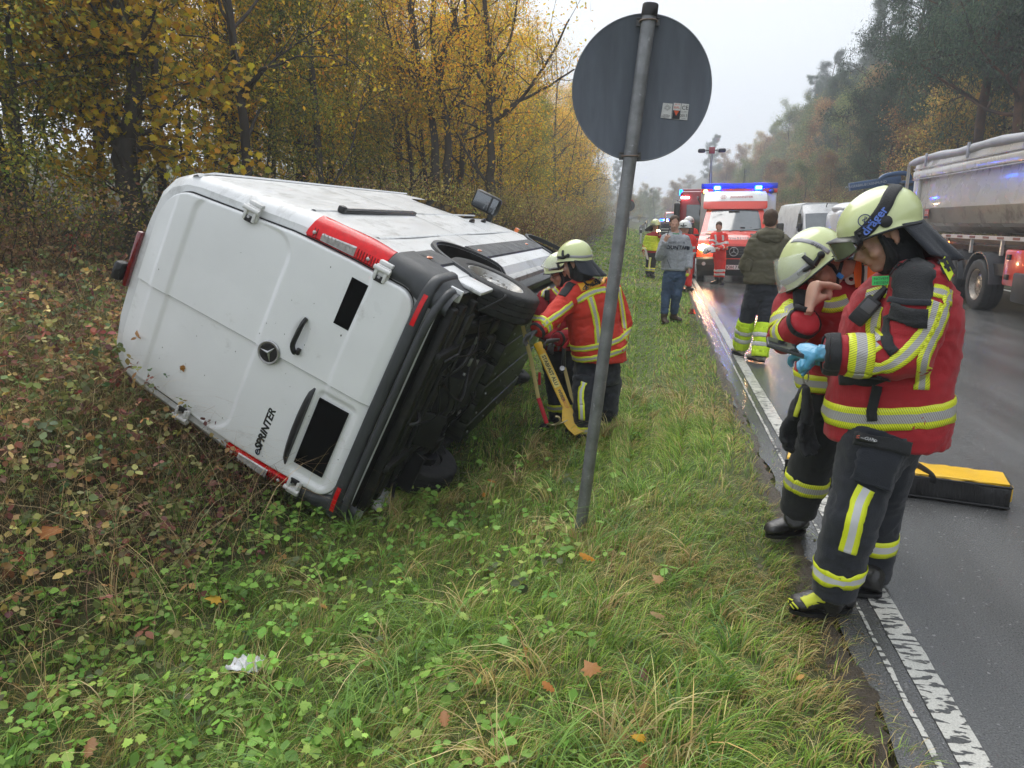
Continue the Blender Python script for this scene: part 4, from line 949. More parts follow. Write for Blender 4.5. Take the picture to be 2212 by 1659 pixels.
mb = MB(); pts = [V(X0+.06, y, 3.08+.018*math.sin(y*2.1)) for y in np.linspace(20.35, y1, 26)]; mb.tube(pts, [.05]+[.095+.008*math.sin(i*1.7) for i in range(25)], 12); mb.build('rolled_cover', mat('grey_tarp', (.36, .37, .40), .55, var=.15, scale=3, bump=.5, bscale=8), tb, smooth=60)
mb = MB()
for y in (19.0, 16.6, 14.2, 11.8): mb.box((X0-.03, y, 3.05), (.03, .10, .30), bev=.01)
mb.build('cover_strap', mat('strap_grey', (.30, .31, .36), .6), tb, smooth=30)
mb = MB(); mb.box((X0-.01, 15.2, 2.88), (.03, 9.2, .03)); mb.box((X0-.01, 15.2, 2.64), (.04, 9.2, .02)); mb.build('edge_rail', tip_grey, tb, smooth=None)
mb = MB(); mb.box((X0+.045, 18.75, 1.83), (.012, .26, .21), bev=.002); st = mb.build('warning_sticker', mat('faded_red', (.42, .10, .07), .5, var=.1), tb, smooth=None)
mb = MB(); mb.box((X0+.040, 18.75, 1.76), (.010, .24, .05), bev=.002); mb.build('sticker_print', stick_k, st, smooth=None)
Mt_ = M4(Matrix(((0, 0, -1), (-1, 0, 0), (0, 1, 0))), (X0+.036, 18.75, 1.86)); text_obj('lettering', 'STAS', .09, Mt_, stick_w, st, ext=.001)
mb = MB()
for s in (0, 1): mb.box((X0+.45+s*1.5, 15.3, 1.08), (.12, 9, .26), bev=.01)
mb.box((X0+.20, 15.0, 1.22), (.10, 7.0, .05)); mb.build('chassis', under_dark, tp, smooth=30)
mb = MB(); mb.box((X0+.10, 14.9, 1.36), (.02, 5.8, .075)); sr = mb.build('side_reflector_rail', mat('rail_white', (.55, .50, .48), .5, var=.1), tp, smooth=None)
for k in range(8):
    mb = MB(); mb.box((X0+.088, 17.4-k*.62, 1.362), (.008, .26, .04)); mb.build('reflector_strip', mat('marker_dark', (.16, .04, .04), .4), sr, smooth=None)
mb = MB()
for y in (17.6, 16.25, 14.9, 13.5): mb.box((X0+.13, y, 1.20), (.05, .06, .30))
mb.box((X0+.3, 15.0, 1.2), (.03, 5.6, .24), mi=1); mb.build('side_guard', [tip_grey, mat('rusty_brown', (.14, .09, .06), .7, var=.3)], tp, smooth=None)
mb = MB(); mb.ell((X0+.11, 17.4, 1.22), (.02, .03, .03)); mb.build('side_lamp', mat('lit_orange', (1, .4, .1), .3, emit=(1, .25, .05), estr=3), tp, smooth=50)
for y in (15.55, 17.0, 18.45):
    simple_wheel(tp, (X0+.18, y, .475), .48, .34, hubm=mat('dirty_truck_rim', (.34, .30, .26), .35, metal=.7, var=.3, scale=12), s=-1)
    mb = MB(); rr0 = []
    for a in np.linspace(math.radians(2), math.radians(178), 21): rr0.append([V(X0+.01, y+q*math.cos(a), .50+q*math.sin(a)) for q in (.575, .60)]+[V(X0+.40, y+q*math.cos(a), .50+q*math.sin(a)) for q in (.60, .575)])
    mb.loft(rr0); mb.build('mudguard', mat('mudguard_grey', (.16, .165, .18), .22, metal=.5, var=.15), tp, smooth=50)
mb = MB(); mb.box((X0+.28, 14.05, .86), (.46, 1.05, .64), bev=.05); rb_ = mb.build('tool_box', red_paint, tp, smooth=40)
mb = MB()
for z in (1.05, .70): mb.box((X0+.035, 14.35, z), (.04, .13, .09), bev=.01)
mb.build('box_latch', black_mat, rb_, smooth=30)
mb = MB(); mb.box((X0+.9, 13.6, .55), (1.8, .9, .5), bev=.04); mb.box((X0+.9, 15.5, .8), (1.6, 6, .2)); mb.build('air_tank', under_dark, tp, smooth=30)
mb = MB()
for dz in (0, .14): mb.tube([(X0+.02, 20.25+dz, 1.7), (X0+.02, 20.25+dz, 3.05)], .018, 6)
mb.build('tail_ladder', tip_grey, tp, smooth=50)

# ------------------------------------------------------------------ far things in the haze
def rail(pts, label):
    e = empty('guard_rail', label, 'guard rail'); mb = MB(); P_ = catmull(pts, 6)
    secs = [(-.0, .15), (-.04, .10), (.0, .04), (0, -.04), (-.04, -.10), (0, -.15)]
    mb.grid([p+V(0, dy, .6+dz) for dy, dz in secs for p in P_], len(P_), len(secs)); mb.build('rail_beam', galv, e, smooth=40)
    for i in range(0, len(P_), 2):
        mb = MB(); mb.box(P_[i]+V(0, .06, .3), (.08, .05, .7)); mb.build('rail_post', galv, e, smooth=None)
r1_ = [V(x, y, float(rise(y))+.3) for x, y in ((-1.6, 62), (-1.5, 70), (-1.4, 82), (-1.6, 95), (-3, 115), (-8, 140))]
rail(r1_, 'grey guard rail bending left along the far verge')
r2_ = [V(x, y, float(rise(y))+.3) for x, y in ((9.5, 75), (9., 95), (7, 120), (2, 145), (-8, 165))]
rail(r2_, 'grey guard rail on the outside of the far bend')
fr = empty('small_red_van', 'small red van with headlights lit far down the road', 'van', (1.55, 92, float(rise(92))), math.radians(3))
prof = [(.05, .25, .85, 1), (0, .5, .9, 0), (.05, .9, .9, 0), (.6, 1.1, .88, 0), (1.2, 1.75, .75, 0), (1.6, 1.9, .74, 0), (4.2, 1.9, .74, 0)]
fb2 = cab(fr, prof, 1).build('body', [red_paint, black_mat], fr, smooth=50)
mb = MB(); mb.grid([V(x*(.84 if z < 1.5 else .72), y, z) for y, z in ((.62, 1.13), (1.14, 1.70)) for x in (-1, 1)], 2, 2); mb.build('windscreen', screen, fb2, smooth=None)
for s in (-1, 1):
    mb = MB(); mb.box((s*.66, .0, .75), (.26, .10, .2), bev=.03); mb.build('headlight', glow_warm, fb2, smooth=None); simple_wheel(fr, (s*.75, .9, .32), .32, .2, s=s)
pc_ = empty('patrol_car', 'dark patrol car with bright blue light far behind the vested firefighter', 'car', (.55, 62, float(rise(62))), 0)
mb = MB(); mb.box((0, 2.2, .62), (1.8, 4.4, .7), bev=.15); mb.box((0, 2.5, 1.15), (1.5, 2.2, .55), bev=.2); pb = mb.build('body', mat('dark_navy', (.02, .025, .05), .3, coat=.6), pc_, smooth=50)
mb = MB(); mb.box((0, 1.42, 1.15), (1.3, .1, .36), Matrix.Rotation(-.5, 3, 'X'), bev=.02); mb.build('windscreen', screen, pb, smooth=None)
mb = MB(); mb.box((0, 2.3, 1.52), (1.1, .24, .13), bev=.04); mb.build('light_bar', glow_blue, pb, smooth=None)
mb = MB(); mb.box((-.1, 2.15, 1.53), (.35, .04, .09)); mb.build('beacon_core', glow_core, pb, smooth=None)
for s in (-1, 1):
    mb = MB(); mb.box((s*.66, -.02, .66), (.26, .05, .14), bev=.02); mb.build('headlight', glow_warm, pb, smooth=None); simple_wheel(pc_, (s*.78, .9, .32), .32, .2, s=s)
fs = empty('far_road_sign', 'small round road sign seen from behind far down the verge', 'road sign', (-2.35, 58, 0))
gz = G(-2.35, 58); mb = MB(); mb.tube([(0, 0, gz-.2), (0, 0, gz+2.6)], .04, 8); mb.build('pole', galv_clip, fs, smooth=50)
mb = MB(); mb.lathe([(.001, 0), (.42, 0), (.42, .02), (.001, .02)], M4(Matrix.Rotation(PI/2, 3, 'X'), (0, .06, gz+2.3)), 24); mb.build('sign_disc', mat('dark_sign', (.05, .05, .055), .5), fs, smooth=30)
mb = MB(); mb.lathe([(.30, 0), (.30, .02), (.001, .02)], M4(Matrix.Rotation(PI/2, 3, 'X'), (.05, .12, gz+2.5)), 24); mb.build('rear_disc', red_paint, fs, smooth=30)
for i, (x, y) in enumerate(((-1.2, 50), (-1.4, 75), (9.3, 55), (9.2, 78))):
    e = empty('delineator_post', ['white delineator post on the near verge of the far road', 'second white delineator post farther down the verge', 'white delineator post beyond the far lane', 'farther white delineator post beyond the far lane'][i], 'post', (x, y, G(x, y)))
    mb = MB(); mb.box((0, 0, .5), (.12, .10, 1.0), bev=.02); pp = mb.build('post', van_white, e, smooth=30); mb = MB(); mb.box((0, -.005, .8), (.125, .105, .2), bev=.01); mb.build('black_band', black_mat, pp, smooth=30)

# ------------------------------------------------------------------ yellow and black equipment bag on the road
yel_tarp = mat('yellow_tarp', (.80, .47, .02), .32, var=.10, scale=5, bump=.5, bscale=9, coat=.3); blk_tarp = mat('black_tarp', (.018, .018, .019), .3, var=.3, scale=6, bump=1.0, bscale=14, aniso=(6, 1, 1))
bagM = M4(frame((0, 0, 0), (.972, -.235, 0), (0, 0, 1)), (2.07-1.3*.972, 4.46+1.3*.235, .006)); bag = empty('equipment_bag', 'long yellow topped black equipment bag lying on the wet road', 'bag', M=bagM)
def bagbox(x0, x1, y0_, y1_, z0_, z1_, m, name, wr=.006, parent=bag):
    mb = MB(); nx, ny = 40, 8
    def P3(u, v_, f):
        x = x0+(x1-x0)*u; 
        return x
    bm = bmesh.new(); bmesh.ops.create_grid(bm, x_segments=2, y_segments=2, size=1); bm.free()
    rings = []
    for i in range(nx+1):
        x = x0+(x1-x0)*i/nx; e_ = min(i, nx-i)/nx; k = min(1, (e_*nx/1.5)**.5) if e_*nx < 1.5 else 1; kk = .985+.015*k
        rg = []
        for t in np.linspace(0, 2*PI, 33)[:-1]:
            c_, s_ = math.cos(t), math.sin(t); p = .22; yy = abs(c_)**p*math.copysign(1, c_); zz = abs(s_)**p*math.copysign(1, s_)
            w1 = wr*noise.noise(Vector((x*16, yy*1.2, zz*1.2+5)))*(1 if abs(s_) > .3 or True else 0)
            rg.append(V(x, (y0_+y1_)/2+(y1_-y0_)/2*yy*kk+w1*yy, (z0_+z1_)/2+(z1_-z0_)/2*zz*kk+w1*.6*zz*(zz > 0)))
        rings.append(rg)
    mb.loft(rings); return mb.build(name, m, parent, smooth=50)
bagbox(.06, 1.30, 0, .27, .0, .140, blk_tarp, 'side_wall', .016)
bagbox(.07, 1.29, .012, .258, .136, .153, yel_tarp, 'top_cover', .012)
mb = MB()
for z in (.135, .012):
    mb.tube([(.06, 0, z), (1.3, 0, z)], .007, 8); mb.tube([(.06, .27, z), (1.3, .27, z)], .007, 8); mb.tube([(1.3, 0, z), (1.3, .27, z)], .007, 8)
mb.build('piping', black_mat, bag, smooth=50)
mb = MB(); pth = catmull([V(.90, -.006, .11), V(.89, .0, .154), V(.82, .13, .170), V(.76, .24, .168), V(.73, .27, .160)], 6); mb.tube(pth, .019, 8, flat=.18, up=(0, 0, 1)); mb.build('carry_strap', black_mat, bag, smooth=50)
mb = MB(); mb.box((1.31, .06, .085), (.008, .05, .09), bev=.002); mb.build('end_tag', yel_tarp, bag, smooth=30)
mb = MB(); mb.box((.60, .15, .1545), (.13, .06, .0014)); lb = mb.build('printed_label', stick_w, bag, smooth=None)
Mb_ = M4(Matrix(((-1, 0, 0), (0, -1, 0), (0, 0, 1))), (.86, .12, .1690))
text_obj('lettering', 'STABFAST', .12, M4(Matrix.Identity(3), (.24, .13, .1555)), stick_k, bag, ext=.0012)

# crumpled paper in the grass
c = P(535, 1433, 1); 
for _ in range(8): c = Pz(535, 1433, G(c.x, c.y)+.07)
mb = MB(); rr_ = random.Random(4); nu = nv = 12; pts = []
for j in range(nv):
    for i in range(nu):
        u, v_ = i/(nu-1)-.5, j/(nv-1)-.5; pts.append(c+V(u*.15*(1-.3*v_), v_*.12, .028*noise.noise(Vector((u*9, v_*9, 2)))+.028*abs(noise.noise(Vector((u*22, v_*22, 8))))))
mb.grid(pts, nu, nv); paper = mb.build('crumpled_paper', mat('wet_paper', (.62, .62, .63), .5, var=.15, scale=30, dirt=(.50, .06, .05), dscale=16, dcut=.62, dwid=.02), None, 20, label='crumpled white and red paper wrapper lying in the near grass', cat='litter')
mod = paper.modifiers.new('thickness', 'SOLIDIFY'); mod.thickness = .0015
# ------------------------------------------------------------------ people
skin = mat('skin', (.52, .30, .22), .48, var=.10, scale=14, sub=.12, bump=.12, bscale=160, dirt=(.55, .27, .20), dscale=9, dcut=.50, dwid=.4)
navy = mat('navy_cloth', (.017, .020, .028), .8, var=.22, scale=6, bump=.35, bscale=260, sheen=.15)
black_cloth = mat('black_cloth', (.014, .015, .017), .75, var=.25, scale=8, bump=.4, bscale=220, sheen=.1)
def ripstop(name, col, dk=.72, n=110.):
    m = mat(name, col, .72, var=.13, scale=5, bump=.3, bscale=240, sheen=.1); t = m.node_tree; L = t.links.new; b = t.nodes['Principled BSDF']
    src = b.inputs['Base Color'].links[0].from_socket; tc = nn(t, 'ShaderNodeTexCoord'); ws_ = []
    for ax in ('X', 'Z'):
        wv_ = nn(t, 'ShaderNodeTexWave', bands_direction=ax); wv_.inputs['Scale'].default_value = n/6.283*1.; wv_.inputs['Distortion'].default_value = .6; wv_.inputs['Detail Scale'].default_value = 2
        L(tc.outputs['Object'], wv_.inputs[0]); mr = nn(t, 'ShaderNodeMapRange'); mr.inputs[1].default_value = .0; mr.inputs[2].default_value = .25; mr.inputs[3].default_value = dk; mr.inputs[4].default_value = 1; L(wv_.outputs['Fac'], mr.inputs[0]); ws_.append(mr.outputs[0])
    mn = nn(t, 'ShaderNodeMath', operation='MULTIPLY'); L(ws_[0], mn.inputs[0]); L(ws_[1], mn.inputs[1])
    sc = nn(t, 'ShaderNodeVectorMath', operation='SCALE'); L(src, sc.inputs[0]); L(mn.outputs[0], sc.inputs['Scale']); L(sc.outputs[0], b.inputs['Base Color']); return m
jk_red = ripstop('jacket_red', (.40, .015, .024), .88, 330.); jk_bright = mat('jacket_bright_red', (.60, .040, .022), .7, var=.12, scale=6, bump=.3, bscale=200)
jk_dark = mat('jacket_dark_red', (.34, .014, .025), .7, var=.12, scale=6, bump=.3, bscale=200)
def tape(name, yel=(.78, .86, .03), sil=(.46, .46, .45), hatch=True, k=115., a=.30, slant=.55, line=(.10, .03, .02), plain=None):
    m = bpy.data.materials.new(name); m.use_nodes = True; t = m.node_tree; L = t.links.new; b = t.nodes['Principled BSDF']; b.inputs['Roughness'].default_value = .42
    uv = nn(t, 'ShaderNodeUVMap'); sp = nn(t, 'ShaderNodeSeparateXYZ'); L(uv.outputs[0], sp.inputs[0])
    d = nn(t, 'ShaderNodeMath', operation='SUBTRACT'); L(sp.outputs[1], d.inputs[0]); d.inputs[1].default_value = .5
    ab_ = nn(t, 'ShaderNodeMath', operation='ABSOLUTE'); L(d.outputs[0], ab_.inputs[0]); gt = nn(t, 'ShaderNodeMath', operation='GREATER_THAN'); L(ab_.outputs[0], gt.inputs[0]); gt.inputs[1].default_value = .5-a
    mx1 = nn(t, 'ShaderNodeMix', data_type='RGBA'); mx1.inputs[6].default_value = (*sil, 1); mx1.inputs[7].default_value = (*yel, 1); L(gt.outputs[0], mx1.inputs[0]); out = mx1.outputs[2]
    if hatch:
        m1 = nn(t, 'ShaderNodeMath', operation='MULTIPLY'); L(sp.outputs[0], m1.inputs[0]); m1.inputs[1].default_value = k
        m2 = nn(t, 'ShaderNodeMath', operation='MULTIPLY_ADD'); L(sp.outputs[1], m2.inputs[0]); m2.inputs[1].default_value = slant*k*.075; L(m1.outputs[0], m2.inputs[2])
        fr_ = nn(t, 'ShaderNodeMath', operation='FRACT'); L(m2.outputs[0], fr_.inputs[0]); lt = nn(t, 'ShaderNodeMath', operation='LESS_THAN'); L(fr_.outputs[0], lt.inputs[0]); lt.inputs[1].default_value = .17
        mx2 = nn(t, 'ShaderNodeMix', data_type='RGBA'); L(lt.outputs[0], mx2.inputs[0]); L(out, mx2.inputs[6]); mx2.inputs[7].default_value = (*line, 1); out = mx2.outputs[2]
    L(out, b.inputs['Base Color']); return m
T_H = tape('hatched_tape'); T_P = tape('trouser_tape', sil=(.62, .62, .64), hatch=False); T_S = tape('silver_tape', yel=(.60, .60, .58), sil=(.60, .60, .58), hatch=False)
T_SM = tape('hatched_tape_small', k=80.)
pale = mat('luminous_helmet_shell', (.62, .68, .34), .22, var=.05, scale=8, coat=.6, spec=.5, dirt=(.42, .46, .24), dscale=18, dcut=.68, dwid=.03)
helm_white = mat('white_helmet_shell', (.74, .74, .72), .25, var=.04, coat=.5)
visor_mat = mat('clear_visor', (.85, .88, .86), .02, var=0, trans=0., alpha=.20, coat=1, spec=1.); smoke = mat('smoked_lens', (.16, .17, .12), .05, var=.2, coat=1)
denim = mat('denim', (.050, .085, .155), .8, var=.35, scale=7, bump=.4, bscale=220, dirt=(.10, .15, .23), dscale=4, dcut=.5, dwid=.25)
grey_fleece = mat('grey_sweat_fabric', (.33, .345, .37), .85, var=.16, scale=30, bump=.3, bscale=160)
khaki = mat('olive_khaki_cloth', (.115, .105, .068), .8, var=.16, scale=7, bump=.35, bscale=120)
hivis = mat('hivis_yellow_cloth', (.62, .86, .03), .7, var=.08, scale=8)
para_red = mat('rescue_red_cloth', (.78, .035, .025), .7, var=.1, scale=9, bump=.3, bscale=120)
leather = mat('boot_leather', (.022, .021, .021), .38, var=.25, scale=12, bump=.35, bscale=60, coat=.2)
hairm = mat('brown_hair', (.075, .042, .024), .6, var=.4, scale=60, bump=.9, bscale=200)
glove_grey = mat('grey_glove', (.10, .10, .105), .75, var=.2, scale=20, bump=.3, bscale=140); glove_blue = mat('blue_nitrile', (.10, .36, .56), .32, var=.12, scale=22, bump=.6, bscale=40, coat=.2)
gold = mat('gold_ring', (.8, .5, .15), .25, metal=1, var=0)

def remesh(mb, vox, it=3, fac=.5, sub=False):
    me = mb.mesh('tmp', skin); return apply_mods(me, [('REMESH', dict(mode='VOXEL', voxel_size=vox)), ('SMOOTH', dict(factor=fac, iterations=it))])
def wrinkle(me, amp, f=(7, 7, 11), seed=0., zlim=None):
    n = len(me.vertices); co = np.empty(n*3, np.float32); me.vertices.foreach_get('co', co); no = np.empty(n*3, np.float32); me.vertices.foreach_get('normal', no)
    co = co.reshape(-1, 3); no = no.reshape(-1, 3); d = np.empty(n, np.float32); N = noise.noise
    for i in range(n):
        x, y, z = co[i]; a = N(Vector((x*f[0]+seed, y*f[1], z*f[2]))); b = N(Vector((x*f[0]*.6+3*a+seed, y*f[1]*.6, z*f[2]*1.9+2.5*a)))
        d[i] = .7*a-1.1*abs(b)+.35+.3*N(Vector((x*26, y*26, z*34+seed)))
    co += no*(d*amp)[:, None]; me.vertices.foreach_set('co', co.ravel()); me.update(); return me
def bvh_of(me): return BVHTree.FromPolygons([v.co.copy() for v in me.vertices], [tuple(p.vertices) for p in me.polygons])
def ribbon(bvh, pts, width, mt, name, parent, off=.003, closed=False, rows=5, thick=.0016, taper=None, uscale=1.):
    pts = [Vector(p) for p in pts]; n = len(pts); mb = MB(); grid = []; U = [0.]
    for i in range(1, n): U.append(U[-1]+(pts[i]-pts[i-1]).length)
    for i, p in enumerate(pts):
        a = pts[(i-1) % n] if closed else pts[max(i-1, 0)]; b = pts[(i+1) % n] if closed else pts[min(i+1, n-1)]
        t_ = (b-a).normalized(); q, nr, _, _ = bvh.find_nearest(p); nr = Vector(nr); sd = nr.cross(t_).normalized(); w_ = width*(taper[i] if taper else 1); row = []
        for k in range(rows):
            v_ = p+sd*w_*(k/(rows-1)-.5); q, n2, _, _ = bvh.find_nearest(v_); row.append(Vector(q)+(nr*.6+Vector(n2)*.4).normalized()*off)
        grid.append(row)
    if closed: grid.append(grid[0]); U.append(U[-1]+(pts[0]-pts[-1]).length)
    m = len(grid); mb.v = [tuple(v_) for r in grid for v_ in r]; uvs = []
    for i in range(m-1):
        for k in range(rows-1):
            a = i*rows+k; mb.f.append((a, a+rows, a+rows+1, a+1)); mb.m.append(0)
            uvs += [(U[i], k/(rows-1)), (U[i+1], k/(rows-1)), (U[i+1], (k+1)/(rows-1)), (U[i], (k+1)/(rows-1))]
    me = mb.mesh(name, mt); uvl = me.uv_layers.new(name='UVMap'); uvl.data.foreach_set('uv', np.array([(u*uscale, v_) for u, v_ in uvs], np.float32).ravel())
    o = link(name, me, parent, 60); md = o.modifiers.new('thick', 'SOLIDIFY'); md.thickness = thick; md.offset = 0; return o
def cast(bvh, px, py):
    d = ray(px, py).normalized(); h = bvh.ray_cast(EYE, d)
    if h[0] is not None: return Vector(h[0])
    c = Vector(bvh.find_nearest(EYE+d*3)[0])
    for _ in range(4): q = EYE+d*((c-EYE).dot(d)); c = Vector(bvh.find_nearest(q)[0])
    return c
def seen(bvh, pix, n=5):
    """points where sight lines through these picture points meet the cloth"""
    pp = catmull([V(x, y, 0) for x, y in pix], n); out = [cast(bvh, p.x, p.y) for p in pp]; return [p for p in out if p is not None]
def loop_at(bvh, axis, s, tilt=None, n=44, rmax=.6, rfit=True):
    """closed loop round a limb or trunk: rays outward from the axis at fraction s"""
    ax = [Vector(a) for a in axis]; L = [0]
    for a, b in zip(ax[:-1], ax[1:]): L.append(L[-1]+(b-a).length)
    q = s*L[-1]; i = max(k for k in range(len(ax)-1) if L[k] <= q+1e-9); c = ax[i].lerp(ax[i+1], (q-L[i])/(L[i+1]-L[i])); d = (ax[i+1]-ax[i]).normalized()
    if tilt is not None: d = (d+Vector(tilt)).normalized()
    u = d.orthogonal().normalized(); w_ = d.cross(u); out = []; rs = []
    for k in range(n):
        a = 2*PI*k/n; r_ = u*math.cos(a)+w_*math.sin(a); h = bvh.ray_cast(c, r_, rmax); rs.append((h[0]-c).length if h[0] is not None else None)
    good = [r for r in rs if r]; md = sorted(good)[len(good)//2] if good else .1
    rs = [min(r if r else md, md*1.75) for r in rs]; rs = [(rs[k-1]+2*rs[k]+rs[(k+1) % n])/4 for k in range(n)]
    return [c+(u*math.cos(2*PI*k/n)+w_*math.sin(2*PI*k/n))*rs[k] for k in range(n)]
def decal_text(bvh, txt, size, c, X, Y, mt, parent, off=.0045, offs=.0, space=1., name='lettering'):
    me = text_mesh(txt, size, 0, offs, space=space, res=2); X = Vector(X).normalized(); Y = Vector(Y); Y = (Y-X*X.dot(Y)).normalized()
    for v_ in me.vertices:
        p = Vector(c)+X*v_.co.x+Y*v_.co.y; q, nr, _, _ = bvh.find_nearest(p); v_.co = Vector(q)+Vector(nr)*off
    me.materials.clear(); me.materials.append(mt); o = link(name, me, parent, None); return o
def tubes(mb, path, n=16, flat=1., up=None):
    mb.tube([p for p, r in path], [r for p, r in path], n, flat=flat, up=up)
def ball(mb, c, r, M=None, n=14): mb.ell(c, (r, r, r) if not hasattr(r, '__len__') else r, M, n=n, k=9)
def limb(a, b, ra, rb, n=5, bulge=0.):
    a, b = Vector(a), Vector(b); return [(a.lerp(b, i/n), ra+(rb-ra)*i/n+bulge*math.sin(PI*i/n)) for i in range(n+1)]
def hand(mb, w, d, nrm, side=1, curl=(.5, .5, .5, .5), thumb=.5, s=1., spread=.0, r=.0092):
    """w wrist, d direction of the knuckles, nrm direction the palm faces; a palm and five bent fingers"""
    w = Vector(w); d = Vector(d).normalized(); nrm = Vector(nrm); nrm = (nrm-d*nrm.dot(d)).normalized(); sd = d.cross(nrm)*side
    F = Matrix((d, sd, nrm)).transposed(); T_ = lambda x, y, z: w+F@V(x, y, z)*s
    mb.tube([T_(-.03, 0, 0), T_(.0, 0, 0), T_(.03, .002, 0), T_(.065, .0, .0), T_(.092, 0, 0)], [.027*s, .028*s, .036*s, .040*s, .036*s], 12, flat=.52, up=nrm)
    for i, (y, L) in enumerate(((.030, .040), (.010, .045), (-.010, .042), (-.029, .033))):
        p = T_(.078, y, .0); c_ = curl[i] if isinstance(curl[i], tuple) else (curl[i]*.95, curl[i]*1.15, curl[i]*1.15); dd = Vector(d)+sd*(y*spread*20); dd.normalize(); pts = [T_(.05, y*.8, 0), p]; ang = 0
        for k, ll in enumerate((L, L*.62, L*.5)):
            ang += c_[k]; q = dd*math.cos(ang)+nrm*math.sin(ang); pts.append(pts[-1]+q*ll*s)
        mb.tube(pts, [r*s*1.05, r*s*1.05, r*s, r*s*.9, r*s*.72], 8)
    b = T_(.018, .026, .006); q1 = (F@V(.55, .75, .30+thumb*.5)).normalized(); q2 = (F@V(.85, .25-thumb*.3, .25+thumb*.6)).normalized()
    if thumb < 0: q1 = (F@V(.65, .0, .75)).normalized(); q2 = (F@V(.45, -.75, .45)).normalized(); b = T_(.03, .022, .018)
    tq = .6 if thumb < 0 else 1
    mb.tube([T_(.005, .012, 0), b, b+q1*.038*s*tq, b+q1*.038*s*tq+q2*.030*s*tq, b+q1*.038*s*tq+q2*.055*s*tq], [.014*s, .014*s, .012*s, .0105*s, .008*s], 8)
def head_geo(mb, c, F, s=1., neck=None, lids=True):
    T_ = lambda x, y, z: Vector(c)+F@V(x, y, z)*s
    e = lambda p, r, n=16: mb.ell(T_(*p), [q*s for q in r], F, n=n, k=10)
    e((-.012, 0, .032), (.098, .077, .102)); e((.030, 0, -.038), (.066, .061, .084)); e((.064, 0, -.098), (.028, .031, .021)); e((.02, 0, -.078), (.066, .052, .036))
    mb.tube([T_(.092, 0, .006), T_(.106, 0, -.014), T_(.119, 0, -.034), T_(.108, 0, -.044)], [.008*s, .0095*s, .014*s, .010*s], 10)
    for q in (-1, 1):
        e((.084, q*.029, .014), (.015, .026, .009), 10); e((.066, q*.043, -.036), (.026, .022, .026), 10); e((.104, q*.012, -.040), (.010, .009, .008), 8)
        e((.080, q*.031, -.006), (.012, .016, .010), 10)
        e((-.006, q*.080, -.010), (.018, .007, .031), 10); e((-.002, q*.078, -.036), (.010, .007, .011), 8)
    e((.0955, 0, -.062), (.010, .024, .0055), 10); e((.0935, 0, -.073), (.010, .020, .006), 10)
    if neck is not None: mb.tube([T_(-.02, 0, .0), T_(-.022, 0, -.07), Vector(c).lerp(Vector(neck), .75), Vector(neck)], [.055*s, .058*s, .062*s, .08*s], 14)
def sstep1(a, b, x):
    t = min(max((x-a)/(b-a), 0), 1); return t*t*(3-2*t)
